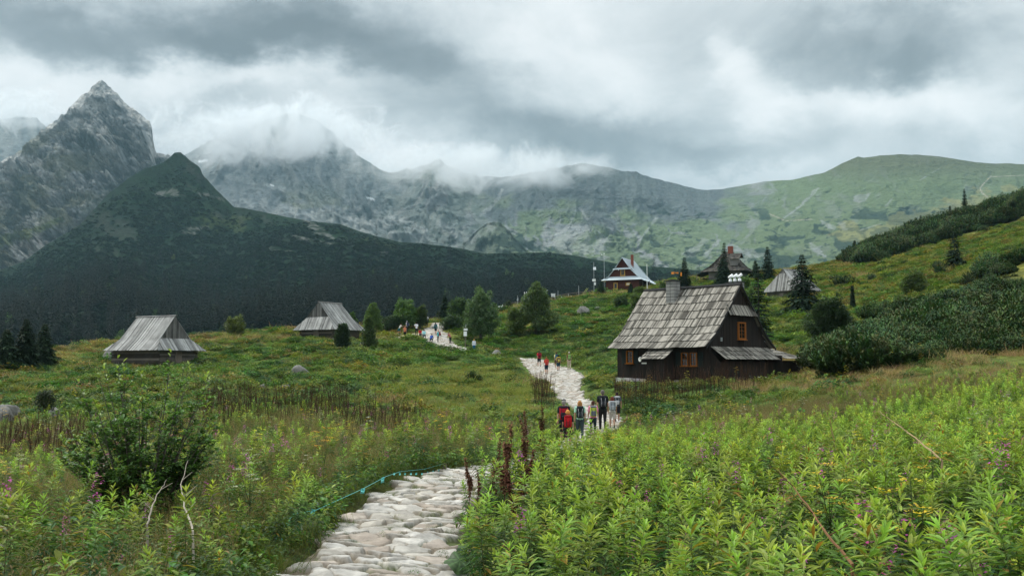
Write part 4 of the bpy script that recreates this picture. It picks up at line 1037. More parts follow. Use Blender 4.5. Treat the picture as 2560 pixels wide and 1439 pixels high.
M['tree_leaf'] = leaf_mat('tree leaf', 0.42, 0.45, 0.35, 0.4, 0.2, 0.05)
M['dead'] = leaf_mat('dead brown stalk', 0.05, 0.9, 0.05, 0.5, 0.2, 0.05)
m, t, o = new_mat('bark'); pos = t.node('ShaderNodeNewGeometry').outputs['Position']; n = t.noise(t.vm('MULTIPLY', pos, (1,1,0.25)), 9, 5, 0.7)
principled(t, o, t.mix(n, (0.03,0.025,0.02), (0.16,0.14,0.12)), 0.95, 0.1, bump(t, n, 0.8, 0.03)); M['bark'] = m

# ------------------------------------------------------------------ prototypes for the scattered ground cover
rg = np.random.default_rng(5)
PROTO = {}
def proto(kind, ob): PROTO.setdefault(kind, []).append(ob)
def fireweed(seed, H, flower=0, nl=46):
    r = np.random.default_rng(seed); lm = LM()
    bend = r.normal(0, 0.06, 2)
    def axis(k): return np.stack([bend[0]*k*k*H+0*k, bend[1]*k*k*H+0*k, H*k], -1)
    ks = np.linspace(0, 1, 6); lm.stem(axis(ks), 0.0045*(1.15-ks), (0.11,0.11,0.045), 3)
    k = np.sort(r.uniform(0.18, 1.0, nl)**0.8); ang = np.arange(nl)*2.399+r.normal(0, 0.25, nl)
    if flower: k = k*0.72
    tilt = np.interp(k, [0.1, 0.6, 0.9, 1.0], [-0.15, 0.18, 0.55, 1.05]) + r.normal(0, 0.14, nl)
    dr = np.stack([np.cos(ang)*np.cos(tilt), np.sin(ang)*np.cos(tilt), np.sin(tilt)], -1)
    L = np.interp(k, [0.1, 0.5, 0.85, 1.0], [0.11, 0.145, 0.125, 0.075])*r.uniform(0.8, 1.2, nl); W = L*0.225
    q = np.clip((k-0.45)/0.55, 0, 1)[:,None]**1.5
    col = np.array([0.034,0.085,0.020])*(1-q)+np.array([0.37,0.50,0.085])*q  # young tops yellow-green; lower leaves darkened further to paint shade between plants
    yel = (r.random(nl) < 0.04)[:,None]; col = col*(1-yel)+np.array([0.30,0.20,0.04])*yel
    lm.leaves(axis(k), dr, np.array([0,0,1.0])+0*dr, L, W, col*r.uniform(0.8, 1.2, (nl, 1)), np.interp(k, [0.1, 0.8, 1], [0.45, 0.25, 0.05]), 0.22, 3)
    if flower:
        n = 60; kk = r.uniform(0.70, 1.0, n); an = r.uniform(0, 6.28, n); rad = 0.028*(1.12-kk)/0.35+0.006
        ps = axis(kk)+np.stack([np.cos(an)*rad, np.sin(an)*rad, 0*an], -1)
        d2 = np.stack([np.cos(an), np.sin(an), r.normal(0.1, 0.4, n)], -1)
        pk = np.array([0.55,0.09,0.45]) if flower == 1 else np.array([0.23,0.13,0.09])
        pc = pk*r.uniform(0.6, 1.3, (n, 1)); tip = (kk > 0.9)[:,None]; pc = pc*(1-tip)+np.array([0.16,0.09,0.07])*tip
        lm.leaves(ps, d2, np.array([0,0,1.0])+0*d2, 0.026 if flower == 1 else 0.035, 0.020 if flower == 1 else 0.006, pc, 0.1, 0.1, 1)
    return lm.build('willow_herb', M['leaf'], linked=False)
for i in range(6): proto('fireweed', fireweed(100+i, 0.74+0.06*i, 0, 58+3*i))
for i in range(3): proto('fireweed_flower', fireweed(120+i, 1.0+0.08*i, 1, 34))
for i in range(2): proto('fireweed_seed', fireweed(130+i, 1.0+0.06*i, 2, 34))
def grass(seed, H, n, cols, spread=0.10, heads=0.0, w=0.006):
    r = np.random.default_rng(seed); lm = LM()
    an = r.uniform(0, 6.28, n); b = np.stack([r.normal(0, spread, n), r.normal(0, spread, n), np.zeros(n)], -1)
    lean = np.abs(r.normal(0.15, 0.25, n)); d = np.stack([np.cos(an)*lean, np.sin(an)*lean, np.ones(n)], -1)
    L = H*r.uniform(0.55, 1.1, n); col = np.array(cols)[r.integers(0, len(cols), n)]*r.uniform(0.75, 1.25, (n, 1))
    d = unit(d); sd = unit(np.cross(d, np.stack([np.cos(an+1), np.sin(an+1), 0*an], -1)))
    pts = []
    bend = np.stack([np.cos(an), np.sin(an), -0.35+0*an], -1)*r.uniform(0.1, 0.55, (n, 1))
    for k in (0, 0.4, 0.75, 1.0):
        c = b+d*L[:,None]*k+bend*L[:,None]*k*k*0.8; ww = w*(1-k*0.85)
        pts += [c-sd*ww/2, c+sd*ww/2]
    v = np.stack(pts, 1).reshape(-1, 3); f = []
    for k in range(3): f += [(2*k, 2*k+1, 2*k+3), (2*k, 2*k+3, 2*k+2)]
    F = (np.arange(n)[:,None,None]*8+np.array(f)[None]).reshape(-1, 3); lm.add(v, F, np.repeat(col, 8, 0))
    if heads:
        m_ = int(n*heads); i = r.choice(n, m_, False); top = v.reshape(n, 8, 3)[i, 6]
        for j in range(6):
            q = top-np.array([0,0,0.02*j]); dd = np.stack([r.normal(0, 1, m_), r.normal(0, 1, m_), np.ones(m_)*1.2], -1)
            lm.leaves(q, dd, np.array([1.0,0,0])+0*dd, 0.03, 0.008, (0.24,0.17,0.09), 0.2, 0.1, 1)
    return lm.build('grass_tuft', M['leaf'], linked=False)
GC = [(0.06,0.11,0.02), (0.10,0.15,0.03), (0.15,0.16,0.04)]; TC = [(0.28,0.22,0.10), (0.20,0.17,0.06), (0.12,0.14,0.04), (0.34,0.27,0.15)]
for i in range(3): proto('grass_green', grass(200+i, 0.42, 60, GC, 0.12))
for i in range(3): proto('grass_dry', grass(210+i, 0.62, 46, TC+GC[1:], 0.11, 0.5))
def herb(seed, H, n, cols, size, rad=0.35, rows=1, name='herb'):
    """low leafy mound"""
    r = np.random.default_rng(seed); lm = LM()
    a = r.uniform(0, 6.28, n); q = np.sqrt(r.random(n))*rad; z = H*(1-(q/rad)**2*0.6)*r.uniform(0.35, 1.0, n)**0.5
    lump = 1+0.25*np.sin(a*3+seed); z *= lump
    b = np.stack([q*np.cos(a), q*np.sin(a), z], -1)
    a2 = a+r.normal(0, 1.0, n); tl = r.normal(0.25, 0.45, n); d = np.stack([np.cos(a2)*np.cos(tl), np.sin(a2)*np.cos(tl), np.sin(tl)], -1)
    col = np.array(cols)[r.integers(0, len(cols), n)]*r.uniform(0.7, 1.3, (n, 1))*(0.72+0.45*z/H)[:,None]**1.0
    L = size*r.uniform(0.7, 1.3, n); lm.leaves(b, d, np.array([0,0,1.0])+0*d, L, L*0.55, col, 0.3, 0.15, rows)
    return lm.build(name, M['far_leaf'] if rows == 1 else M['leaf'], linked=False)
H1 = [(0.068,0.140,0.024), (0.100,0.190,0.032), (0.052,0.105,0.026)]; H2 = [(0.145,0.205,0.036), (0.20,0.24,0.048), (0.105,0.16,0.03)]
H3 = [(0.030,0.070,0.022), (0.048,0.095,0.026)]; H4 = [(0.22,0.17,0.045), (0.27,0.20,0.06), (0.15,0.17,0.04), (0.17,0.10,0.04)]
for i, (kd, cs_) in enumerate((('herb_mid', H1), ('herb_light', H2), ('herb_dark', H3), ('herb_brown', H4))):
    for j in range(2): proto(kd, herb(300+i*10+j, 0.42, 170, cs_, 0.13, 0.45))
for j in range(3): proto('herb_near', herb(360+j, 0.38, 120, H1+H2[:2], 0.085, 0.24, 3))
for j in range(3): proto('herb_small', herb(366+j, 0.30, 90, H1+H3+[(0.10,0.12,0.03)], 0.05, 0.22, 3))
for j in range(2): proto('grass_far', grass(380+j, 0.5, 90, [(0.22,0.24,0.05), (0.28,0.25,0.08), (0.15,0.20,0.04)], 0.3, 0, 0.02))
for j in range(2): proto('grass_tan', grass(390+j, 0.5, 90, [(0.36,0.27,0.13), (0.29,0.20,0.09), (0.18,0.18,0.05), (0.38,0.25,0.15)], 0.3, 0, 0.02))
def dock(seed, H, nseed=170, rs=1.0, ls=1.0):
    r = np.random.default_rng(seed); lm = LM()
    bx, by = r.normal(0, 0.10, 2); ks = np.linspace(0, 1, 5); ax = np.stack([bx*ks**2*H, by*ks**2*H, ks*H], -1)
    lm.stem(ax, 0.007*(1.2-ks), (0.045,0.024,0.017), 4)
    n = nseed; k = r.uniform(0.38, 1.0, n); an = r.uniform(0, 6.28, n); clump = 0.6+0.4*np.sin(k*26+seed)
    rad = rs*np.abs(r.normal(0, 0.022, n))*clump*(1.35-k)
    side = r.random(n) < 0.3; rad = np.where(side, rad+0.03*(1-k), rad)
    b = np.stack([np.interp(k, ks, ax[:,0])+np.cos(an)*rad, np.interp(k, ks, ax[:,1])+np.sin(an)*rad, k*H], -1)
    d = np.stack([np.cos(an), np.sin(an), r.normal(0.2, 0.6, n)], -1)
    col = np.array([0.070,0.040,0.026])*r.uniform(0.4, 1.5, (n, 1))
    lm.leaves(b, d, np.array([0,0,1.0])+0*d, 0.022*ls, 0.015*ls, col, 0.3, 0.1, 1)
    return lm
for j in range(4): proto('dock', dock(400+j, 1.0+0.12*j).build('dock_stalk', M['dead'], linked=False))
def umbel(seed, H, col, n=5, head=0.06):
    r = np.random.default_rng(seed); lm = LM(); lm.stem([(0,0,0),(0.01,0,H*0.6)], [0.005,0.004], (0.06,0.09,0.03), 3)
    for i in range(n):
        a = i*2.4; e = np.array([math.cos(a)*0.12*(i > 0), math.sin(a)*0.12*(i > 0), H*(1-0.06*i)]); lm.stem([(0.01,0,H*0.55), e], [0.004,0.002], (0.06,0.09,0.03), 3)
        m_ = 26; q = np.sqrt(r.random(m_))*head; an = r.uniform(0, 6.28, m_); b = e+np.stack([q*np.cos(an), q*np.sin(an), r.normal(0, 0.006, m_)], -1)
        d = np.stack([np.cos(an), np.sin(an), 0.3+0*an], -1); lm.leaves(b, d, np.array([0,0,1.0])+0*d, 0.022, 0.018, np.array(col)*r.uniform(0.7, 1.2, (m_, 1)), 0, 0.05, 1)
    m_ = 24; an = r.uniform(0, 6.28, m_); z = r.uniform(0.1, 0.75, m_)*H; d = np.stack([np.cos(an), np.sin(an), 0.3+0*an], -1)
    lm.leaves(np.stack([0*z, 0*z, z], -1), d, np.array([0,0,1.0])+0*d, 0.12, 0.035, (0.05,0.10,0.025), 0.3, 0.2, 3)
    return lm.build('umbel_flower', M['leaf'], linked=False)
proto('ragwort', umbel(500, 0.95, (0.62,0.42,0.03))); proto('ragwort', umbel(501, 1.05, (0.70,0.50,0.04), 7))
proto('umbel', umbel(502, 0.9, (0.45,0.45,0.34), 6)); proto('umbel', umbel(503, 1.0, (0.34,0.36,0.22), 7))
def dwarf_pine(seed, rad, H, nsh, cols, name='dwarf_pine'):
    r = np.random.default_rng(seed); lm = LM()
    a = r.uniform(0, 6.28, nsh); q = np.sqrt(r.random(nsh))*rad
    top = H*(1-(q/rad)**2*0.62)*r.uniform(0.80, 1.06, nsh)
    for i in range(nsh):
        p0 = np.array([q[i]*0.75*math.cos(a[i]), q[i]*0.75*math.sin(a[i]), top[i]*0.25]); p1 = np.array([q[i]*math.cos(a[i]), q[i]*math.sin(a[i]), top[i]])
        n = 24; k = r.uniform(0.10, 1.02, n); b = p0+(p1-p0)*k[:,None]; an = r.uniform(0, 6.28, n)
        d = np.stack([np.cos(an), np.sin(an), r.uniform(0.0, 1.1, n)], -1)
        c = np.array(cols[r.integers(0, len(cols))])*r.uniform(0.75, 1.2)*(0.35+0.85*k)[:,None]  # inner tuft shade painted in: needles darken towards the base of each shoot
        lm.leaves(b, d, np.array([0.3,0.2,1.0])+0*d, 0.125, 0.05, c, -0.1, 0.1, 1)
    return lm.build(name, M['needle'], linked=False)
DP = [(0.034,0.072,0.022), (0.055,0.098,0.026), (0.022,0.050,0.019), (0.066,0.074,0.026)]
for j in range(4): proto('dwarf_pine', dwarf_pine(600+j, 1.15, 1.15, 130, DP))
def far_pine(seed):
    r = np.random.default_rng(seed); lm = LM(); n = 130
    a = r.uniform(0, 6.28, n); q = np.sqrt(r.random(n)); z = 0.75*(1-q**2*0.8)*r.uniform(0.5, 1.0, n)
    d = np.stack([np.cos(a)*0.6, np.sin(a)*0.6, r.uniform(0.3, 1.2, n)], -1)
    col = np.array([0.011,0.027,0.012])*r.uniform(0.4, 1.6, (n, 1))*(0.5+0.7*z/0.75)[:,None]
    lm.leaves(np.stack([q*np.cos(a), q*np.sin(a), z], -1), d, np.array([0.2,0.1,1.0])+0*d, 0.42, 0.22, col, 0, 0.1, 1); return lm.build('far_dwarf_pine', M['needle'], linked=False)
for j in range(3): proto('far_pine', far_pine(620+j))

# conifer and broadleaf geometry
def spruce_lm(seed, H, r0, whorls=26, per=9, sparse=0.0, col=(0.022,0.045,0.022), fine=1.0, droop=0.25, skirt=0.06):
    r = np.random.default_rng(seed); lm = LM()
    for w_ in range(whorls):
        k = (w_+r.uniform(0, 0.7))/whorls; z = H*(skirt+(1-skirt)*k); rr = r0*(1-k)**0.85*r.uniform(0.75, 1.1)+0.04*r0
        nb = max(4, int(per*(1-0.45*k)))
        for b_ in range(nb):
            if r.random() < sparse: continue
            an = 6.283*(b_+r.random()*0.7)/nb+w_; ln_ = rr*r.uniform(0.65, 1.15)
            n = max(6, int(32*fine*(0.35+0.65*(1-k))))
            kk = r.uniform(0.12, 1.0, n); rise = 0.10*(1-k)+0.5*k*k
            x = kk*ln_; zz = z+x*(rise-droop*kk)
            sp = (0.30*ln_*(1-kk)+0.03)*r.normal(0, 0.7, n)
            base = np.stack([x*math.cos(an)-sp*math.sin(an), x*math.sin(an)+sp*math.cos(an), zz-0.02*np.abs(sp)], -1)
            a2 = an+r.normal(0, 0.55, n); d = np.stack([np.cos(a2), np.sin(a2), r.normal(-0.15, 0.25, n)], -1)
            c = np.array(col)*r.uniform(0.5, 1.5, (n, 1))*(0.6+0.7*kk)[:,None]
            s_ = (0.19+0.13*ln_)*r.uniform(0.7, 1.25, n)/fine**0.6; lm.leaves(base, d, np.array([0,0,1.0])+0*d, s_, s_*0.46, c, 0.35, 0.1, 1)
    return lm
def spruce(px, py, d, hpx, wpx, label, seed, sparse=0.0, col=(0.018,0.036,0.018), whorls=30, per=12, name='spruce_tree', group='single spruces on the meadow', fine=1.0, skirt=0.05):
    p = on_ground(px, d); top = P(px, py-hpx, d); H = max(top.z-p.z, 0.8); r0 = wpx/2/F_PX*d
    root = empty(name, p, seed*1.3); tag(root, label, 'tree', group)
    t_ = LM(); t_.stem([(0,0,-0.4),(0.02,0,H*0.5),(0,0,H*0.97)], [0.028*H**0.8+0.03, 0.018*H**0.8, 0.01], (0.1,0.08,0.06), 7); t_.build('trunk', M['bark'], root)
    spruce_lm(seed, H, r0, whorls, per, sparse, col, fine, skirt=skirt).build('crown', M['needle'], root); return root
def crown_pts(r, lobes, n):
    """points on and inside overlapping ellipsoid lobes (centre, radii)"""
    wts = np.array([q[1][0]*q[1][1]*q[1][2] for q in lobes])**0.66; ids = r.choice(len(lobes), n, p=wts/wts.sum())
    c = np.array([q[0] for q in lobes])[ids]; rad = np.array([q[1] for q in lobes])[ids]
    u = unit(r.normal(0, 1, (n, 3))); k = r.uniform(0.25, 1.1, n)**0.5
    return c+u*rad*k[:,None], u, k
def broadleaf_lm(seed, H, Wd_, n, leaf, cols, shape='round', trunk_h=0.12):
    r = np.random.default_rng(seed); lobes = []
    nl = 24 if shape != 'bush' else 14
    for i in range(nl):
        k = (i+0.5)/nl; zc = H*(trunk_h+0.08+(0.86-trunk_h)*k)
        env_ = math.sin(math.pi*min(1, (k*0.80+0.22)))**0.8 if shape == 'round' else ((1-k)**0.75*1.1+0.12 if shape == 'cone' else math.sin(math.pi*(k*0.6+0.38)))
        an = i*2.4; off = Wd_*0.5*env_*0.66*r.uniform(0.7, 1.12)
        rad = Wd_*0.5*(0.16+0.27*env_)*r.uniform(0.6, 1.3)
        lobes.append(((math.cos(an)*off, math.sin(an)*off, zc), (rad, rad, rad*r.uniform(0.65, 0.9))))
    for i in range(12):
        an = r.uniform(0, 6.28); k = r.uniform(0.3, 1.0); rad = Wd_*r.uniform(0.05, 0.11); e_ = 0.46*(1-k*0.5) if shape != 'cone' else 0.46*(1.1-k)
        lobes.append(((math.cos(an)*Wd_*e_, math.sin(an)*Wd_*e_, H*(0.35+0.62*k)), (rad, rad, rad*1.5)))
    p, u, k = crown_pts(r, lobes, n)
    keep = p[:,2] > 0.03*H; p, u, k = p[keep], u[keep], k[keep]; n = len(p)
    d = unit(u*0.8+r.normal(0, 0.6, (n, 3))+np.array([0,0,0.15])); col = np.array(cols)[r.integers(0, len(cols), n)]*r.uniform(0.7, 1.3, (n, 1))
    lm = LM(); L = 1.35*leaf*r.uniform(0.7, 1.3, n); lm.leaves(p, d, u*0.3+np.array([0,0,1.0]), L, L*0.55, col, 0.2, 0.1, 1); return lm, lobes
def broadleaf(px, py, d, hpx, wpx, label, seed, cols, shape='round', n=5000, leaf=0.16, name='deciduous_tree', group='broadleaf trees and bushes on the meadow', cat='tree', trunk_h=0.12):
    p = on_ground(px, d); top = P(px, py-hpx, d); H = max(top.z-p.z, 0.6); Wm = wpx/F_PX*d
    root = empty(name, p, seed*0.7); tag(root, label, cat, group)
    lm, lobes = broadleaf_lm(seed, H, Wm, int(n*1.7), leaf, cols, shape, trunk_h)
    t_ = LM(); r = random.Random(seed)
    t_.stem([(0,0,-0.4),(0.03*H,0,H*0.3),(0,0.02*H,H*0.75)], [0.03*H, 0.022*H, 0.006*H], (0.1,0.08,0.06), 7)
    for (c, _) in lobes[::2]: t_.stem([(0.02*H,0,H*0.18),(c[0]*0.5,c[1]*0.5,(c[2]+H*0.2)/2+0.04*H),c], [0.014*H,0.009*H,0.003*H], (0.1,0.08,0.06), 5)
    t_.build('trunk', M['bark'], root); lm.build('crown', M['tree_leaf'], root); return root

# ------------------------------------------------------------------ scattering with geometry nodes
def scatter(name, pts, rot, scl, idx, protos, label=None, cat=None, kind='stuff'):
    coll = bpy.data.collections.new(name+' plants')
    # Collection Info sorts children by name
    order = sorted(range(len(protos)), key=lambda i: protos[i].name); remap = np.empty(len(protos), int)
    for k, i in enumerate(order): remap[i] = k
    for p in protos: coll.objects.link(p)
    me = bpy.data.meshes.new(name); me.vertices.add(len(pts)); me.vertices.foreach_set('co', np.asarray(pts, np.float32).ravel())
    a = me.attributes.new('rot', 'FLOAT_VECTOR', 'POINT'); a.data.foreach_set('vector', np.asarray(rot, np.float32).ravel())
    a = me.attributes.new('scl', 'FLOAT_VECTOR', 'POINT'); a.data.foreach_set('vector', np.asarray(scl, np.float32).ravel())
    a = me.attributes.new('idx', 'INT', 'POINT'); a.data.foreach_set('value', remap[np.asarray(idx, int)].astype(np.int32))
    ob = link(name, me)
    ng = bpy.data.node_groups.new(name+' scatter', 'GeometryNodeTree')
    ng.interface.new_socket('Geometry', in_out='INPUT', socket_type='NodeSocketGeometry'); ng.interface.new_socket('Geometry', in_out='OUTPUT', socket_type='NodeSocketGeometry')
    gi = ng.nodes.new('NodeGroupInput'); go = ng.nodes.new('NodeGroupOutput')
    ci = ng.nodes.new('GeometryNodeCollectionInfo'); ci.inputs[0].default_value = coll; ci.inputs['Separate Children'].default_value = True; ci.inputs['Reset Children'].default_value = True
    ip = ng.nodes.new('GeometryNodeInstanceOnPoints'); ip.inputs['Pick Instance'].default_value = True
    def na(nm, ty):
        n = ng.nodes.new('GeometryNodeInputNamedAttribute'); n.data_type = ty; n.inputs['Name'].default_value = nm; return n.outputs['Attribute']
    e2r = ng.nodes.new('FunctionNodeEulerToRotation'); ng.links.new(na('rot', 'FLOAT_VECTOR'), e2r.inputs[0])
    ng.links.new(gi.outputs[0], ip.inputs['Points']); ng.links.new(ci.outputs[0], ip.inputs['Instance'])
    ng.links.new(na('idx', 'INT'), ip.inputs['Instance Index']); ng.links.new(e2r.outputs[0], ip.inputs['Rotation']); ng.links.new(na('scl', 'FLOAT_VECTOR'), ip.inputs['Scale'])
    ng.links.new(ip.outputs[0], go.inputs[0])
    md = ob.modifiers.new('scatter', 'NODES'); md.node_group = ng
    tag(ob, label, cat, None, kind); return ob
def candidates(y0, y1, dens, seed, u0=-0.62, u1=0.62):
    r = np.random.default_rng(seed); area = (u1-u0)*(y1*y1-y0*y0)/2; n = int(area*dens)
    y = np.sqrt(r.uniform(y0*y0, y1*y1, n)); u = r.uniform(u0, u1, n); return u*y, y, r
def inpoly(px, py, poly):
    c = np.zeros(px.shape, bool); j = len(poly)-1
    for i in range(len(poly)):
        xi, yi = poly[i]; xj, yj = poly[j]
        if yi != yj: c ^= ((yi > py) != (yj > py)) & (px < (xj-xi)*(py-yi)/(yj-yi)+xi)
        j = i
    return c
# building footprints kept clear: (centre x, y, radius)
CLEAR = []
for ob_, rr in ((cot, None), (h1, 3.4), (h2, 3.3), (h3, 3.4), (th, 4.5), (vi, 3.8)):
    if rr: CLEAR.append((ob_.location.x, ob_.location.y, rr))
for a in np.linspace(0, 7, 4):
    for b in np.linspace(0.3, 7.5, 4): CLEAR.append((13.06+a*math.cos(CA)-b*math.sin(CA), 66+a*math.sin(CA)+b*math.cos(CA), 1.45))
def clear_mask(x, y):
    k = np.ones(len(x), bool)
    for cx_, cy_, r_ in CLEAR: k &= np.hypot(x-cx_, y-cy_) > r_
    return k
def place(name, x, y, kinds, r, smin=0.8, smax=1.2, tilt=0.10, label=None, zoff=0.0, kindidx=None):
    """kinds: list of proto kinds; kindidx: for every point which kind"""
    ok = clear_mask(x, y); x, y = x[ok], y[ok]
    if kindidx is not None: kindidx = kindidx[ok]
    z = meadow_z(x, y)+zoff; protos = []; start = []
    for k in kinds: start.append(len(protos)); protos += PROTO[k]
    cnt = np.array([len(PROTO[k]) for k in kinds]); kindidx = np.zeros(len(x), int) if kindidx is None else kindidx
    idx = np.array(start)[kindidx] + (r.random(len(x))*cnt[kindidx]).astype(int)
    s = r.uniform(smin, smax, len(x)); s3 = np.stack([s, s, s*r.uniform(0.85, 1.15, len(x))], -1)
    rot = np.stack([r.normal(0, tilt, len(x)), r.normal(0, tilt, len(x)), r.uniform(0, 6.28, len(x))], -1)
    return scatter(name, np.stack([x, y, z], -1), rot, s3, idx, protos, label)

PINE_R = [(2034,868),(2062,938),(2130,932),(2250,915),(2400,900),(2700,850),(2700,560),(2560,632),(2480,672),(2400,720),(2330,752),(2240,775),(2170,800),(2140,850),(2070,850)]
PINE_U = [(2085,642),(2150,618),(2300,560),(2420,515),(2560,462),(2760,380),(2760,500),(2560,548),(2440,585),(2330,600),(2240,635),(2200,660),(2150,660)]
DOCKS = [[(490,1010),(640,1020),(860,1000),(880,1050),(700,1100),(500,1120)], [(-200,1125),(80,1110),(230,1110),(480,1120),(480,1150),(180,1180),(-200,1190)], [(860,1060),(1060,1075),(1060,1100),(760,1115)],
         [(1530,985),(1600,965),(1900,962),(1960,955),(1880,985),(1700,1010),(1560,1035)], [(1320,955),(1375,965),(1400,1030),(1340,1030)]]
def zone(x, y):
    z = meadow_z(x, y, False); px, py = proj(x, y, z); return px, py, z
def right_mass(px, py, y):
    """the dense willow-herb slope to the right of the path"""
    edge_x = np.interp(y, [2, 8, 11, 15, 20, 26, 34, 42], [1080, 1030, 1080, 1130, 1175, 1290, 1460, 1640])
    far_ = np.interp(px, [1200, 1500, 1640, 1800, 2100, 2560, 2700], [33, 33, 31, 33, 36, 40, 41])
    return (px > edge_x) & (y < far_)
# --- near meadow, 2.6-46 m
x, y, r = candidates(2.4, 46, 30, 1)
px, py, z = zone(x, y); pd = path_dist(x, y)
right = right_mass(px, py, y)
rr = r.random(len(x)); n1 = fbm(x*0.25, y*0.25, 311, 3); n2 = fbm(x*0.6, y*0.6, 317, 3)
dens = np.interp(y, [2, 9, 20, 46], [0.55, 0.62, 0.62, 0.62])
kr = right & (rr < dens) & (pd > np.where(y < 20, 0.02, 0.25)) & (y > np.interp(px, [1100, 1500, 2100, 2560], [6.5, 5.6, 4.6, 3.6]))
kr &= ~(np.hypot(x, y) < 2.9)
lane = (y < 7) & (px > 450) & (px < 1350+200*(7-y)/4); kr &= ~lane; kr &= ~((px > 1150) & (px < 1345) & (y > 11.2) & (y < 15.5) & (rr > 0.22))
kk = r.random(kr.sum()); ki = np.where(kk < 0.87, 0, np.where(kk < 0.89, 1, np.where(kk < 0.91, 2, np.where(kk < 0.955, 3, np.where(kk < 0.985, 4, 5)))))
fl = (fbm(x[kr]*0.5, y[kr]*0.5, 331, 2) > 0.25); ki = np.where((kk > 0.81) & fl & (kk < 0.87), 1, ki)
place('willow_herb_undergrowth', x[kr], y[kr], ['fireweed', 'fireweed_flower', 'fireweed_seed', 'herb_near', 'grass_dry', 'grass_green'], r, 0.50, 1.14, 0.18, 'dense leafy willow herb covering the slope beside the stone path', kindidx=ki)
lf = (~right) & (pd > 0.08) & (y < 46) & ~lane & (y > 4.2)
bl = lf & (px < 900) & (py > 1190)                                   # lower left: willow herb among grasses
k1 = bl & (rr < 0.15*sstep(-0.35, 0.25, n1+0.25))
kk = r.random(k1.sum()); ki = np.where(kk < 0.86, 0, np.where(kk < 0.93, 1, 2))
place('willow_herb_undergrowth', x[k1], y[k1], ['fireweed', 'fireweed_flower', 'fireweed_seed'], r, 0.62, 0.95, 0.15, 'willow herb mixed with grasses at the lower corner of the meadow', kindidx=ki)
k2 = lf & (rr > 0.26) & (rr < np.where(pd < 0.9, 0.98, 0.84))
kk = r.random(k2.sum())+0.25*n2[k2]; pdk = pd[k2]; yk = y[k2]
ki = np.select([kk < 0.34, kk < 0.66, kk < 0.82, kk < 2], [0, 1, 2, 3]); ki = np.where((pdk < 0.6) & (ki == 1), 3, ki); ki = np.where((px[k2] > 1700) & (yk > 33) & (r.random(k2.sum()) < 0.6), 1, ki)
place('meadow_grass', x[k2], y[k2], ['grass_green', 'grass_dry', 'herb_near', 'herb_small'], r, 0.65, 1.15, 0.12, 'tall mixed grasses and herbs between the path and the willow shrub', kindidx=ki)
k3 = lf & (rr < 0.10) & ~bl & (n1 > -0.2)
kk = r.random(k3.sum()); ki = np.where(kk < 0.72, 0, np.where(kk < 0.86, 1, 2))
place('willow_herb_undergrowth', x[k3], y[k3], ['fireweed', 'fireweed_flower', 'fireweed_seed'], r, 0.6, 1.0, 0.12, 'pink and green willow herb in the grass beside the bend of the path', kindidx=ki)
x, y, r = candidates(9, 62, 0.45, 7); px, py, z = zone(x, y); pd = path_dist(x, y)
k = (pd > 0.4) & (r.random(len(x)) < 0.35+0.9*sstep(0.1, 0.5, fbm(x*0.12, y*0.12, 401, 3)))
ki = (r.random(k.sum()) < 0.55).astype(int)
place('wildflower_undergrowth', x[k], y[k], ['ragwort', 'umbel'], r, 0.7, 1.1, 0.12, 'yellow ragwort and white umbels dotted through the meadow', kindidx=ki)
# --- little tufts in the joints and along the edges of the paving
x, y, r = candidates(6.5, 24, 26, 23); px, py, z = zone(x, y); pd = path_dist(x, y)
k = (pd > -0.85) & (pd < 0.12) & ((r.random(len(x)) < np.interp(pd, [-0.85, -0.3, 0.0], [0.05, 0.10, 0.75])) | ((py > 1318) & (py < 1336) & (r.random(len(x)) < 0.6)))
place('joint_grass', x[k], y[k], ['grass_green', 'herb_small'], r, 0.10, 0.34, 0.2, 'small grass tufts growing in the joints of the stone paving', zoff=-0.02, kindidx=(r.random(k.sum()) < 0.5).astype(int))
# --- brown dock stands
x, y, r = candidates(22, 75, 6.5, 11); px, py, z = zone(x, y); k = np.zeros(len(x), bool)
for pl in DOCKS: k |= inpoly(px, py, pl)
k &= (path_dist(x, y) > 0.3) & (fbm(x*0.35, y*0.35, 411, 3) > -0.18)
place('dead_dock_undergrowth', x[k], y[k], ['dock'], r, 0.75, 1.2, 0.08, 'stands of dead brown dock stalks across the meadow')
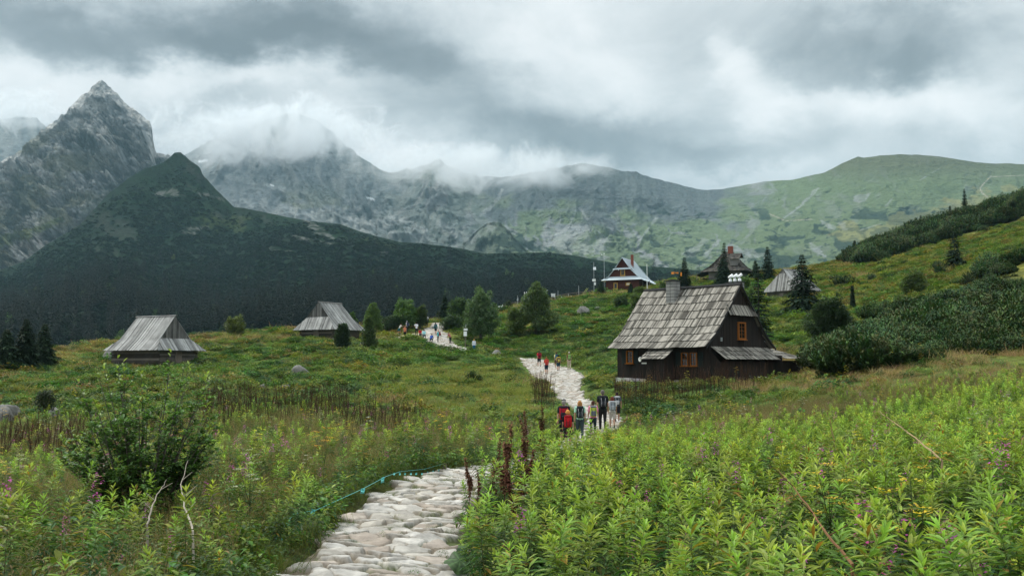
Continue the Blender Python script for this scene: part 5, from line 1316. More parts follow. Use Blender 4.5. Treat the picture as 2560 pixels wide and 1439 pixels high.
# --- middle and far meadow
x, y, r = candidates(34, 262, 1.9, 13); px, py, z = zone(x, y); pd = path_dist(x, y)
cdm = crest_d(x/y); inpine = inpoly(px, py, PINE_R) | inpoly(px, py, PINE_U)
prob = np.interp(y, [34, 60, 100, 160, 260], [1.0, 1.0, 0.75, 0.5, 0.36])
k = (y < cdm+1) & (pd > np.interp(y, [60, 100], [0.35, 0.9])) & ~inpine & (r.random(len(x)) < prob) & ~right_mass(px, py, y)
x, y, px, py = x[k], y[k], px[k], py[k]
n1 = fbm(x*0.05, y*0.05, 421, 4); n2 = fbm(x*0.16, y*0.16, 431, 4); edge_ = y/crest_d(x/y)
sc_ = np.stack([
    1.1+0.8*n1+0.9*((px > 1050)&(px < 1700)&(py < 905))+0.6*((px > 900)&(px < 1250)&(py < 920)&(py > 860)),       # mid green
    0.75-0.6*n1+0.8*n2+0.5*(px > 1700),                                          # light
    0.75+1.6*n2+0.7*((px > 1100)&(px < 1700)&(py < 890)&(py > 830))-0.5*n1,      # dark
    0.30-0.7*n1+0.9*n2+0.9*sstep(0.86, 1.0, edge_)+0.5*((px < 300)&(py < 1000))+0.7*((px > 2000)&(py < 800)),         # brown
    0.75-0.8*n2+2.8*((px > 1000)&(px < 1330)&(py > 915)&(py < 1060))+0.5*(px > 2100),  # yellow grass
    0.1-0.8*n2+1.5*sstep(0.80, 0.97, edge_)+4.5*((px > 1800)&(py > 870)&(py < 985))+0.9*((px < 260)&(py < 960)), # tan grass
], -1); sc_ = np.clip(sc_, 0.02, None)**1.6; cs = np.cumsum(sc_/sc_.sum(-1, keepdims=True), -1)
ki = (r.random(len(x))[:,None] > cs).sum(-1).clip(0, 5)
s_b = np.interp(y, [34, 80, 160, 260], [0.75, 1.1, 1.6, 2.2])
z = meadow_z(x, y); ok = clear_mask(x, y)
protos = []; start = []
for kd in ('herb_mid', 'herb_light', 'herb_dark', 'herb_brown', 'grass_far', 'grass_tan'): start.append(len(protos)); protos += PROTO[kd]
idx = np.array(start)[ki]+r.integers(0, 2, len(x)); s = s_b*r.uniform(0.5, 1.4, len(x))*np.where(r.random(len(x)) < 0.05, 1.7, 1.0); hz_ = np.where(ki >= 4, 0.75, 0.85)*np.interp(y, [34, 260], [1.0, 0.55])
rot = np.stack([r.normal(0, 0.08, len(x)), r.normal(0, 0.08, len(x)), r.uniform(0, 6.28, len(x))], -1)
scatter('meadow_undergrowth', np.stack([x, y, z-0.05], -1)[ok], rot[ok], np.stack([s, s, s*hz_], -1)[ok], idx[ok], protos, 'low herbs, bilberry and grass covering the rolling meadow')
# --- dwarf pine thickets on the right
for nm, poly, lo, hi, dn, s0, s1, lab in (('dwarf_pine_undergrowth', PINE_R, 55, 150, 1.3, 0.9, 1.5, 'dark green dwarf pine thicket on the slope beside the cottage'),
                                          ('dwarf_pine_undergrowth', PINE_U, 150, 262, 0.62, 1.3, 2.3, 'band of dwarf pine running up the skyline slope')):
    x, y, r = candidates(lo, hi, dn, 17); px, py, z = zone(x, y)
    wob = 14*fbm(x*0.08, y*0.08, 441, 3)
    k = inpoly(px+wob, py+wob*0.7, poly) & (y < crest_d(x/y)+3)
    x, y = x[k], y[k]; lump = sstep(-0.35, 0.45, fbm(x*0.11, y*0.11, 451, 3)); thin = r.random(len(x)) < 0.12+1.1*lump; x, y, lump = x[thin], y[thin], lump[thin]
    ok = clear_mask(x, y); x, y, lump = x[ok], y[ok], lump[ok]; s = r.uniform(s0, s1, len(x))*(0.5+0.9*lump)
    scatter(nm, np.stack([x, y, meadow_z(x, y)-0.15], -1), np.stack([r.normal(0,.12,len(x)), r.normal(0,.12,len(x)), r.uniform(0,6.28,len(x))], -1), np.stack([s, s, s*r.uniform(.8, 1.25, len(x))], -1), r.integers(0, 4, len(x)), PROTO['dwarf_pine'], lab)
# ------------------------------------------------------------------ wooded foot and dwarf pines of the dark hill
def hill_at(u, d):
    dr = np.interp(u, HU[0], hdr); T = (d-330)/(dr-330)
    fi = np.interp(T, HT[:,0], np.arange(HT.shape[0])); fj = (u-HU[0,0])/(HU[0,-1]-HU[0,0])*(HU.shape[1]-1)
    i = np.clip(fi.astype(int), 0, HT.shape[0]-2); j = np.clip(fj.astype(int), 0, HU.shape[1]-2); a = (fi-i); b = (fj-j)
    Z = HZ[i,j]*(1-a)*(1-b)+HZ[i+1,j]*a*(1-b)+HZ[i,j+1]*(1-a)*b+HZ[i+1,j+1]*a*b
    bare = np.maximum(scree[i,j], gneiss[i,j]); return Z, T, bare
for j in range(4):
    proto('forest_spruce', spruce_lm(700+j, 17.0+2.0*j, 2.9+0.2*j, 17, 7, 0.1, (0.004,0.010,0.006), 0.5, 0.25, 0.12).build('forest_spruce', M['needle'], linked=False))
for j in range(2):
    lm, _ = broadleaf_lm(720+j, 7.5, 4.6, 420, 0.55, [(0.055,0.095,0.030), (0.075,0.11,0.03)]); proto('forest_birch', lm.build('forest_birch', M['far_leaf'], linked=False))
r = np.random.default_rng(41)
def hill_scatter(n, d0, d1, u0, u1):
    u = r.uniform(u0, u1, n); d = np.sqrt(r.uniform(d0*d0, d1*d1, n)); Z, T, bare = hill_at(u, d); return u, d, Z, T, bare
u, d, Z, T, bare = hill_scatter(42000, 450, 1120, -0.62, 0.60)
clump = fbm(u*40, d*0.02, 501, 3)
top_row = np.interp(u*F_PX+CX, [-300, 100, 700, 1100, 1400, 1800], [980, 1000, 880, 800, 800, 900])
k = (r.random(len(u)) < np.clip(1.0-(d-600)/(top_row-560), 0.0, 1)**1.2*(0.16+0.34*(clump > 0.0))+0.012+0.03*(clump > 0.3)) & (bare < 0.3) & (T < 0.9)
u, d, Z = u[k], d[k], Z[k]; birch = (r.random(len(u)) < 0.05)
idx = np.where(birch, 4+r.integers(0, 2, len(u)), r.integers(0, 4, len(u))); s = r.uniform(0.55, 1.25, len(u))
scatter('spruce_forest', np.stack([u*d, d, Z-0.3], -1), np.stack([0*u, 0*u, r.uniform(0, 6.28, len(u))], -1), np.stack([s, s, s], -1), idx, PROTO['forest_spruce']+PROTO['forest_birch'], 'dark spruce forest along the foot of the hill, behind the huts')
u, d, Z, T, bare = hill_scatter(62000, 480, 1430, -0.62, 0.60)
gap_ = fbm(u*60, d*0.03, 511, 3)
k = (T < 0.985) & (bare < 0.35) & (gap_ > -0.5) & (r.random(len(u)) < np.clip((1.01-T)*14, 0, 1))
u, d, Z, T = u[k], d[k], Z[k], T[k]; s = r.uniform(1.8, 3.6, len(u))*np.interp(T, [0.8, 1.0], [1.0, 0.6])
scatter('dwarf_pine_undergrowth', np.stack([u*d, d, Z-0.4], -1), np.stack([0*u, 0*u, r.uniform(0, 6.28, len(u))], -1), np.stack([s, s, s*r.uniform(0.7, 1.2, len(u))], -1), r.integers(0, 3, len(u)), PROTO['far_pine'], 'dark green dwarf pine covering the pointed hill and its long shoulder')

# ------------------------------------------------------------------ single trees on the meadow
SPRUCES = [ # px, base py, distance, height px, width px, label, seed, sparse
 (14,925,92,104,78,'dark spruce cut by the frame edge, beside the trio above the boulders',1,0.0),
 (62,912,94,116,88,'tallest and widest of the dark spruces beyond the lone hut',2,0.0),
 (108,900,97,92,72,'dark spruce at the hut side of the spruce trio',3,0.0),
 (2008,800,122,165,104,'broad tall spruce covering the corner of the grey hut behind the cottage',4,0.0),
 (1898,850,96,190,74,'thin see-through spruce right behind the cottage gable',5,0.35),
 (1920,700,192,84,44,'dense pointed tree on the crest between the villa and the grey hut',6,0.0),
 (1889,705,196,54,30,'short spruce leaning against the crest tree by the villa',7,0.1),
 (1812,712,184,108,36,'slender spruce standing in front of the villa roof',8,0.05),
 (1806,716,182,72,58,'bushy spruce at the foot of the slender one before the villa',9,0.0),
 (1712,722,175,80,44,'spruce whose top shows between the chimney and the villa',10,0.1),
 (1708,722,176,52,60,'low wide spruce behind the cottage ridge',33,0.0),
 (2413,520,250,48,24,'lone sharp spruce standing on the skyline above the dwarf pines',11,0.0),
 (2376,540,250,26,14,'tiny spruce next below the lone skyline spruce',12,0.1),
 (2279,568,248,20,13,'first of three small skyline spruces in a row, lowest one',13,0.1),
 (2291,562,248,16,12,'middle and shortest of three small skyline spruces',14,0.1),
 (2303,560,248,22,13,'uppermost of three small skyline spruces in a row',15,0.1),
 (2137,634,242,34,20,'dark spruce at the lower end of the skyline dwarf pines',16,0.0),
 (2117,640,242,22,13,'small spruce beside the dark one at the end of the dwarf pine band',17,0.0),
 (2156,622,244,16,14,'stubby spruce poking out of the lower dwarf pine band',18,0.0),
 (2388,702,138,124,58,'half bare airy spruce alone on the upper meadow',19,0.45),
 (1577,752,196,44,20,'small pointed spruce below the tin roof house',20,0.0),
 (1503,748,205,44,30,'dark rounded spruce at the near corner of the tin roof house',21,0.0),
 (1112,806,165,72,44,'tall dark conifer among the bushes above the stone path',22,0.0),
 (2412,690,140,22,10,'tiny sapling spruce close to the airy spruce',23,0.2),
 (2132,745,118,32,10,'small sapling spruce on the slope below the hut meadow',24,0.2),
]
for (px, py, d, hp, wp, lab, sd, spz) in SPRUCES: spruce(px, py, d, hp, wp, lab, sd, spz)
LG = [(0.10,0.165,0.045), (0.13,0.20,0.060), (0.075,0.135,0.035)]; MG = [(0.060,0.115,0.030), (0.085,0.145,0.036)]; DG = [(0.028,0.055,0.022), (0.040,0.072,0.026)]; YG = [(0.10,0.14,0.03), (0.075,0.115,0.028)]; SV = [(0.17,0.23,0.12), (0.13,0.19,0.085), (0.09,0.155,0.055)]
BL = [ # px, py, d, h, w, label, seed, cols, shape, n, leaf, cat
 (1202,832,140,108,92,'big round silvery green tree beside the stone path, widest of the crowns there',1,SV,'round',9000,0.20,'tree'),
 (1340,822,146,118,92,'tall dark green tree with a pale feathery top beside the weather instruments',2,[(0.05,0.10,0.032),(0.07,0.13,0.042),(0.11,0.17,0.07)],'cone',9000,0.20,'tree'),
 (1290,826,144,62,56,'low dark bush at the foot of the tall dark tree',3,MG,'bush',3500,0.17,'bush'),
 (1148,812,160,66,62,'dark rounded tree next to the conifer above the path',4,DG+MG,'round',5000,0.2,'tree'),
 (1130,830,150,40,70,'spreading dark bush in front of the conifer above the path',5,DG+MG,'bush',3500,0.18,'bush'),
 (932,846,146,92,48,'slim light green tree between the hut and the resting hikers',6,LG,'cone',4500,0.18,'tree'),
 (1012,832,152,84,62,'round light green tree directly behind the resting hikers',7,LG+MG,'round',5000,0.2,'tree'),
 (1052,830,153,66,38,'light green side tree touching the round one behind the hikers',8,MG,'round',3000,0.2,'tree'),
 (975,838,150,48,60,'low dark bush between the two light green trees',9,DG,'bush',3000,0.18,'bush'),
 (880,838,140,60,34,'feathery tree top peeping over the hut roof',10,MG,'cone',2200,0.16,'tree'),
 (858,884,116,80,40,'small dark dense tree standing before the hut wall',11,DG,'round',5000,0.12,'tree'),
 (922,880,118,90,42,'small dark tree with a loose top in front of the hut corner',12,DG+MG,'cone',4000,0.12,'tree'),
 (588,838,134,46,56,'light yellow green bush on the meadow edge between the two huts',13,YG,'round',3000,0.15,'bush'),
 (112,1066,50,92,58,'small dark tree on a thin bare stem beside the boulders',14,DG,'round',1500,0.07,'tree'),
 (2085,898,84,152,128,'large loose dark green tree at the edge of the dwarf pine thicket',15,[(0.038,0.075,0.026),(0.055,0.095,0.030),(0.03,0.06,0.024)],'round',16000,0.13,'tree'),
 (2290,742,122,62,66,'pale green round bush on the meadow above the thicket',16,YG+MG,'bush',4000,0.14,'bush'),
 (2050,905,82,60,62,'dark low bush beside the cottage annex at the thicket edge',17,DG,'bush',5000,0.10,'bush'),
 (1552,792,168,54,42,'round dark bush on the slope below the tin roof house',18,DG+MG,'round',3500,0.16,'bush'),
 (1598,758,190,40,30,'rounded green bush next to the small pointed spruce',19,MG,'round',2500,0.16,'bush'),
 (1592,806,150,72,46,'green upright bush beside the upper corner of the cottage roof',20,MG,'round',4500,0.14,'bush'),
 (1850,735,170,44,66,'green bush between the cottage chimney and the grey hut',21,MG,'bush',3500,0.16,'bush'),
 (1866,790,130,70,60,'light green bush just behind the cottage ridge end',22,MG+LG,'bush',4500,0.14,'bush'),
 (1660,722,186,18,30,'small bush on the crest beside the cottage chimney',23,MG,'bush',1200,0.15,'bush'),
 (1270,772,186,20,28,'small dark bush by the fence line on the crest',24,DG,'bush',1200,0.15,'bush'),
 (2350,702,138,36,34,'bushy dark shrub beside the airy spruce',25,DG,'bush',1800,0.12,'bush'),
 (2180,700,160,14,30,'low shrub behind the long dwarf pine on the upper meadow',26,DG,'bush',900,0.12,'bush'),
]
for (px, py, d, hp, wp, lab, sd, cols, sh, n, lf_, cat) in BL:
    broadleaf(px, py, d, hp, wp, lab, sd+50, cols, sh, n, lf_, 'deciduous_tree' if cat == 'tree' else 'leafy_bush', 'broadleaf trees on the meadow' if cat == 'tree' else 'leafy bushes on the meadow', cat, 0.35 if 'thin bare stem' in lab else 0.10)
# separate dwarf pines on the meadow
def dwarf_bush(px, d, wpx, hpx, label, seed):
    p = on_ground(px, d); Wm = wpx/F_PX*d/2; H = hpx/F_PX*d
    root = empty('dwarf_pine_bush', p, seed); tag(root, label, 'bush', 'separate dwarf pines on the meadow')
    st = LM(); st.stem([(-Wm*.5,0,-0.1),(0,0,0.12),(Wm*.5,0,H*.4)], [.05,.05,.02], (.1,.08,.06), 5); st.build('trunk', M['bark'], root)
    ob = dwarf_pine(seed+800, 1.0, 1.0, 90, DP, 'crown'); COL.objects.link(ob); ob.parent = root; ob.scale = (Wm, Wm*0.7, H)
for a in ((1184,82,62,30,'dark dwarf pine alone on the bright green bank left of the upper path bend',1), (2112,160,96,28,'long low dwarf pine stretched across the upper meadow',2),
          (2090,175,46,16,'short dwarf pine just above the long one on the upper meadow',3), (2345,150,40,26,'dwarf pine next to the foot of the airy spruce',4),
          (1730,72,36,16,'small dwarf pine beside the cottage foundation',5), (2205,190,30,14,'small round dwarf pine below the skyline band',6)): dwarf_bush(*a)

# willow shrub close to the path
def willow(loc, H, Wm, seed):
    root = empty('willow_shrub', loc); tag(root, 'big leafy willow shrub with pale shoot tips rising in front of the grey hut', 'shrub')
    r = np.random.default_rng(seed); st = LM(); lf_ = LM()
    for i in range(64):
        an = r.uniform(0, 6.28); out = r.random()**0.42*Wm*0.66; k = 1-0.30*(out/(Wm*.62))**2; h = H*k*r.uniform(0.5, 1.10)
        tip = np.array([math.cos(an)*out, math.sin(an)*out*0.7, h]); mid = tip*np.array([0.55,0.55,0.5])+r.normal(0, 0.05, 3)
        ts = np.linspace(0, 1, 9); b0 = np.array([r.normal(0, .06), r.normal(0, .06), -0.1])
        c = (1-ts)[:,None]**2*b0+2*((1-ts)*ts)[:,None]*mid+ts[:,None]**2*tip
        st.stem(c, 0.013*(1.15-ts), (0.085,0.07,0.05), 5)
        for side in range(6):                                    # side twigs
            t0 = r.uniform(0.25, 0.85); p0 = np.array([np.interp(t0, ts, c[:,q]) for q in range(3)]); dd = unit(np.array([math.cos(an+r.normal(0,1.2)), math.sin(an+r.normal(0,1.2)), r.uniform(.3,1.3)]))*r.uniform(.18,.40)
            st.stem([p0, p0+dd*.5, p0+dd], [.005,.004,.002], (0.09,0.08,0.05), 3)
            m_ = 20; kk = r.uniform(.1, 1.05, m_); aa = r.uniform(0, 6.28, m_); d3 = unit(dd)*.5+np.stack([np.cos(aa), np.sin(aa), r.uniform(-.2,.7,m_)], -1)
            cc = np.array([0.13,0.235,0.055])*r.uniform(.45, 1.5, (m_,1)); lf_.leaves(p0+dd*kk[:,None], d3, np.array([0,0,1.])+0*d3, 0.095*r.uniform(.7,1.2,m_), 0.042, cc, .25, .2, 3)
        m_ = 34; kk = r.uniform(.30, 1.0, m_); b = np.stack([np.interp(kk, ts, c[:,q]) for q in range(3)], -1); aa = np.arange(m_)*2.4
        d3 = np.stack([np.cos(aa), np.sin(aa), 0.25+1.1*np.clip((kk-.75)*4, 0, 1)], -1); q = np.clip((kk-.78)/.22, 0, 1)[:,None]
        cc = (np.array([0.10,0.19,0.045])*(1-q)+np.array([0.34,0.42,0.09])*q)*r.uniform(.7, 1.35, (m_,1)); lf_.leaves(b, d3, np.array([0,0,1.])+0*d3, 0.085*r.uniform(.7,1.2,m_), 0.034, cc, .2, .2, 3)
    st.build('stem', M['bark'], root); lf_.build('leaves', M['tree_leaf'], root)
p = on_ground(350, 13.2); willow(p, 2.42, 1.75, 3)
# ------------------------------------------------------------------ people
def cloth_mat(name, col): 
    m, t, o = new_mat(name); pos = t.node('ShaderNodeTexCoord').outputs['Object']; n = t.noise(pos, 9, 4, 0.6)
    principled(t, o, t.mix(n, tuple(q*0.75 for q in col), tuple(min(1, q*1.2) for q in col)), 0.85, 0.15, bump(t, n, 0.4, 0.02)); return m
CM = {}
def cm(col):
    k = tuple(round(q, 3) for q in col)
    if k not in CM: CM[k] = cloth_mat('cloth', k)
    return CM[k]
SKIN = cloth_mat('skin', (0.42, 0.24, 0.17))
def blob_bm(bm, p0, p1, r0, r1, seg=10):
    p0, p1 = Vector(p0), Vector(p1); d = p1-p0
    for p, r_ in ((p0, r0), (p1, r1)): bmesh.ops.create_uvsphere(bm, u_segments=seg, v_segments=7, radius=r_, matrix=Matrix.Translation(p))
    if d.length > 1e-5:
        q = d.to_track_quat('Z', 'Y').to_matrix().to_4x4(); bmesh.ops.create_cone(bm, cap_ends=True, segments=seg, radius1=r0, radius2=r1, depth=d.length, matrix=Matrix.Translation((p0+p1)/2)@q)
def blobs(name, parts, mat, parent, voxel, infl=0.0, smooth=2):
    bm = bmesh.new()
    for (p0, p1, r0, r1) in parts: blob_bm(bm, p0, p1, r0+infl, r1+infl)
    me = bpy.data.meshes.new(name); bm.to_mesh(me); bm.free(); ob = link(name, me, parent, [mat])
    md = ob.modifiers.new('skin', 'REMESH'); md.mode = 'VOXEL'; md.voxel_size = voxel; md.use_smooth_shade = True
    if smooth: sm = ob.modifiers.new('smooth', 'SMOOTH'); sm.iterations = smooth; sm.factor = 0.5
    return ob
def rbox(name, c, size, mat, parent, bev, rot=None):
    bm = bmesh.new(); bmesh.ops.create_cube(bm, size=1.0)
    bmesh.ops.scale(bm, vec=size, verts=bm.verts); bmesh.ops.bevel(bm, geom=list(bm.edges), offset=bev, segments=2, profile=0.6, affect='EDGES')
    if rot is not None: bmesh.ops.rotate(bm, matrix=rot, verts=bm.verts)
    bmesh.ops.translate(bm, vec=c, verts=bm.verts)
    me = bpy.data.meshes.new(name); bm.to_mesh(me); bm.free()
    for p in me.polygons: p.use_smooth = True
    return link(name, me, parent, [mat])
def person(px, d, h, label, heading=0, pose='walk', ph=1.0, shirt=(.05,.05,.05), sleeves='short', legs='long', pants=(.04,.04,.05), hair=(.08,.05,.03), hairlen=0.0, cap=None, pack=None, pack2=None, packlab=None, voxel=0.02, lean=0.0, arm=None, shoes=(.05,.05,.05), skirt=None, py=None, dz=0.0, belly=1.0):
    p = on_ground(px, d, py); p.z += dz
    root = empty('person', p, R(-heading)); tag(root, label, 'person', 'hikers on the stone path')
    V = Vector; S = h
    hipz = 0.52*S if pose != 'sit' else 0.27*S
    if pose == 'crouch': hipz = 0.26*S
    ln = lean
    def tor(k, x=0.0, y=0.0): # point on trunk: k 0 hip .. 1 shoulders
        L = 0.30*S*k; return V((x, y+L*math.sin(ln), hipz+L*math.cos(ln)))
    hips = {}; legs_ = []; feet = []
    st = 0.13*S*ph
    for sx, f in ((-1, 1), (1, -1)):
        hp = V((sx*0.052*S, 0, hipz))
        if pose == 'walk': kn = V((sx*0.055*S, 0.035*S+st*f*0.55, 0.285*S)); an = V((sx*0.055*S, st*f*(1.0 if f*ph > 0 else 1.05)-0.01*S, 0.048*S+(0.03*S if f*ph < 0 else 0)))
        elif pose == 'stand': kn = V((sx*0.06*S, 0.01*S, 0.285*S)); an = V((sx*0.065*S, 0, 0.045*S))
        elif pose == 'sit': kn = V((sx*0.07*S, 0.23*S, 0.30*S)); an = V((sx*0.075*S, 0.26*S, 0.045*S))
        else: kn = V((sx*0.09*S, 0.17*S, 0.27*S)); an = V((sx*0.09*S, 0.0, 0.045*S))
        legs_.append((hp, kn, an)); feet.append((an, an+V((0, 0.095*S, -0.028*S))))
    sh = [tor(1.0, sx*0.098*S) for sx in (-1, 1)]
    neck = tor(1.08); up = V((0, math.sin(ln*0.8), math.cos(ln*0.8))); head = tor(1.0)+up*0.115*S
    arms = []
    for i, (sx, f) in enumerate(((-1, -1), (1, 1))):
        s0 = sh[i]; sw = 0.10*S*ph*f if pose == 'walk' else 0.02*S
        if arm == 'phone' : el = s0+V((sx*0.02*S, 0.10*S, -0.10*S)); wr = el+V((-sx*0.03*S, 0.12*S, 0.06*S))
        elif arm == 'hip' and i == 0: el = s0+V((sx*0.09*S, -0.03*S, -0.12*S)); wr = s0+V((sx*-0.00*S, 0.05*S, -0.20*S))
        elif arm == 'lap': el = s0+V((sx*0.03*S, 0.02*S, -0.16*S)); wr = el+V((-sx*0.03*S, 0.13*S, -0.01*S))
        else: el = s0+V((sx*0.03*S, sw*0.4-0.015*S, -0.165*S)); wr = el+V((sx*0.005*S, sw*0.8+0.03*S, -0.135*S))
        arms.append((s0, el, wr))
    body = []
    for (hp, kn, an), (f0, f1) in zip(legs_, feet):
        body += [(hp, kn, 0.052*S, 0.033*S), (kn, kn.lerp(an, 0.35), 0.033*S, 0.034*S), (kn.lerp(an, 0.35), an, 0.034*S, 0.020*S), (f0-V((0,0,0.015*S)), f1, 0.022*S, 0.018*S)]
    body += [(tor(0.0, -0.035*S), tor(0.0, 0.035*S), 0.062*S*belly, 0.062*S*belly), (tor(0.05), tor(0.45), 0.066*S*belly, 0.062*S*belly), (tor(0.5, -0.035*S), tor(0.88, -0.045*S), 0.055*S, 0.055*S), (tor(0.5, 0.035*S), tor(0.88, 0.045*S), 0.055*S, 0.055*S),
             (sh[0], sh[1], 0.033*S, 0.033*S), (tor(1.0), head-up*0.03*S, 0.031*S, 0.029*S)]
    for (s0, el, wr) in arms:
        body += [(s0, el, 0.029*S, 0.021*S), (el, wr, 0.021*S, 0.014*S)]
        dv = (wr-el).normalized(); hd = wr+dv*0.022*S; body.append((wr, hd, 0.016*S, 0.018*S)); a = dv.orthogonal().normalized()
        for q, ll in ((-1.5, .036), (-.5, .043), (.5, .040), (1.5, .030)):
            fp = hd+a*(q*0.0085*S); b_ = fp+dv*ll*0.6*S+V((0, 0.004*S, 0)); body += [(fp, b_, 0.0068*S, 0.006*S), (b_, b_+dv*ll*0.35*S+V((0, 0.012*S, 0)), 0.006*S, 0.005*S)]
        body += [(wr+a*0.012*S, hd+a*0.03*S+V((0, 0.012*S, 0)), 0.008*S, 0.006*S)]
    fw = V((0, 1, 0)); fw = (fw - up*fw.dot(up)).normalized()
    body += [(head+up*0.012*S-fw*0.008*S, head+up*0.010*S+fw*0.006*S, 0.050*S, 0.046*S), (head-up*0.022*S+fw*0.012*S, head-up*0.036*S+fw*0.022*S, 0.034*S, 0.022*S),
             (head+fw*0.052*S-up*0.004*S, head+fw*0.062*S-up*0.012*S, 0.006*S, 0.008*S), (head+V((-0.050*S,0,-0.004*S)), head+V((-0.052*S,0,-0.014*S)), 0.009*S, 0.007*S), (head+V((0.050*S,0,-0.004*S)), head+V((0.052*S,0,-0.014*S)), 0.009*S, 0.007*S)]
    blobs('body', body, SKIN, root, min(voxel, 0.014 if voxel < 0.015 else voxel), 0, 1)
    if abs(heading) > 60:
        for sx in (-1, 1):
            e_ = head+fw*0.043*S+V((sx*0.018*S,0,0.006*S)); blobs('eye', [(e_, e_, 0.006*S, 0.006*S)], cm((.03,.02,.02)), root, 0.006, 0, 0)
    tors = [(tor(0.02, -0.035*S), tor(0.02, 0.035*S), 0.064*S*belly, 0.064*S*belly), (tor(0.05), tor(0.45), 0.068*S*belly, 0.064*S*belly), (tor(0.5, -0.036*S), tor(0.9, -0.048*S), 0.058*S, 0.056*S), (tor(0.5, 0.036*S), tor(0.9, 0.048*S), 0.058*S, 0.056*S), (sh[0], sh[1], 0.037*S, 0.037*S)]
    for (s0, el, wr) in arms:
        if sleeves == 'short': tors.append((s0, s0.lerp(el, 0.62), 0.034*S, 0.030*S))
        elif sleeves == 'long': tors += [(s0, el, 0.034*S, 0.026*S), (el, wr, 0.026*S, 0.020*S)]
    blobs('shirt', tors, cm(shirt), root, voxel, 0.006)
    pn = [(tor(-0.03, -0.036*S), tor(-0.03, 0.036*S), 0.068*S*belly, 0.068*S*belly)]
    for (hp, kn, an) in legs_:
        if legs == 'long': pn += [(hp, kn, 0.058*S, 0.039*S), (kn, an, 0.039*S, 0.029*S)]
        else: pn += [(hp, hp.lerp(kn, 0.80), 0.060*S, 0.047*S)]
    if skirt: pn += [(tor(-0.05), tor(-0.55), 0.085*S, 0.10*S)]
    blobs('trousers' if legs == 'long' else 'shorts', pn, cm(pants), root, voxel, 0.004)
    for (f0, f1) in feet: blobs('shoe', [(f0-V((0,0.012*S,0.014*S)), f1+V((0,0,0.002*S)), 0.028*S, 0.023*S), (f0, f0+V((0,0,0.015*S)), 0.025*S, 0.025*S)], cm(shoes), root, voxel)
    hr = [(head+up*0.022*S-fw*0.014*S, head+up*0.026*S+fw*0.008*S, 0.051*S, 0.045*S), (head-fw*0.018*S, head-up*0.018*S-fw*0.022*S, 0.046*S, 0.038*S)]
    if hairlen: 
        for sx in (-1, 0, 1): hr.append((head+V((sx*0.028*S,0,0))-fw*0.02*S, head+V((sx*0.036*S,0,0))-fw*0.03*S-up*hairlen*S, 0.038*S, 0.024*S))
    blobs('hair', hr, cm(hair), root, voxel)
    if cap: blobs('cap', [(head+up*0.036*S-fw*0.008*S, head+up*0.036*S+fw*0.006*S, 0.049*S, 0.047*S), (head+up*0.028*S+fw*0.04*S, head+up*0.024*S+fw*0.075*S, 0.016*S, 0.012*S)], cm(cap), root, voxel)
    if arm == 'phone':
        ph_ = arms[1][2].lerp(arms[0][2], 0.5)+V((0, 0.06*S, 0.02*S)); o_ = empty('phone', p+Matrix.Rotation(R(-heading), 3, 'Z')@ph_, R(-heading)); tag(o_, 'dark phone held up by the leaning person in the short teal skirt', 'phone'); rbox('casing', (0,0,0), (0.08,0.012,0.15), cm((.02,.02,.02)), o_, 0.004)
    if pack:
        bp = empty('backpack', p, R(-heading)); tag(bp, packlab, 'backpack', 'backpacks carried by hikers')
        rot = Matrix.Rotation(-ln, 3, 'X'); c = tor(0.62)+V((0, -0.115*S-0.03, 0.0)); k2 = pack2 or tuple(q*0.35 for q in pack)
        rbox('main_bag', c, (0.185*S, 0.105*S, 0.27*S), cm(pack), bp, 0.035*S, rot)
        rbox('pocket', c+rot@V((0, -0.063*S, -0.045*S)), (0.135*S, 0.045*S, 0.135*S), cm(k2), bp, 0.018*S, rot)
        rbox('lid', c+rot@V((0, -0.004*S, 0.135*S)), (0.165*S, 0.11*S, 0.055*S), cm(k2), bp, 0.02*S, rot)
        for sx in (-1, 1):
            s_ = MB(); pts = [c+rot@V((sx*0.06*S, 0.05*S, 0.11*S)), tor(1.0, sx*0.062*S)+V((0, 0.0, 0.045*S)), tor(0.8, sx*0.066*S, 0.078*S), tor(0.45, sx*0.078*S, 0.06*S), c+rot@V((sx*0.08*S, 0.04*S, -0.10*S))]
            s_.tube(pts, [0.012*S]*5, 6); s_.build('shoulder_strap', cm((.02,.02,.025)), bp, True)
        for sx in (-1, 1):
            s_ = MB(); s_.tube([c+rot@V((sx*0.045*S, -0.088*S, -0.10*S)), c+rot@V((sx*0.04*S, -0.092*S, 0.0)), c+rot@V((sx*0.055*S, -0.062*S, 0.10*S))], [0.006*S]*3, 5); s_.build('compression_strap', cm((.35,.35,.36) if sum(pack) < .2 else (.02,.02,.02)), bp, True)
    return root
NV_ = 0.013
person(1410, 40, 1.80, 'man in black cap and black shirt with a tall red and black backpack', 4, 'walk', .7, (.012,.012,.016), pants=(.015,.015,.02), legs='short', hair=(.30,.28,.26), cap=(.015,.015,.02), pack=(.40,.015,.03), pack2=(.03,.02,.03), packlab='tall red and black backpack on the man with the black cap', voxel=NV_)
person(1420, 37, 1.45, 'short haired blond child in black t-shirt and black shorts, closest hiker of all', 2, 'walk', -.8, (.012,.012,.014), legs='short', pants=(.010,.010,.012), hair=(.62,.30,.08), hairlen=.02, pack=(.50,.015,.02), pack2=(.30,.01,.015), packlab='small bright red backpack on the blond child', voxel=NV_)
person(1450, 43, 1.70, 'woman with curly ginger hair, mint green t-shirt and grey teal trousers', 0, 'walk', .5, (.40,.66,.50), pants=(.045,.065,.07), hair=(.42,.20,.07), hairlen=.07, pack=(.015,.018,.022), pack2=(.03,.035,.04), packlab='black backpack with white trim on the woman with curly hair', voxel=NV_)
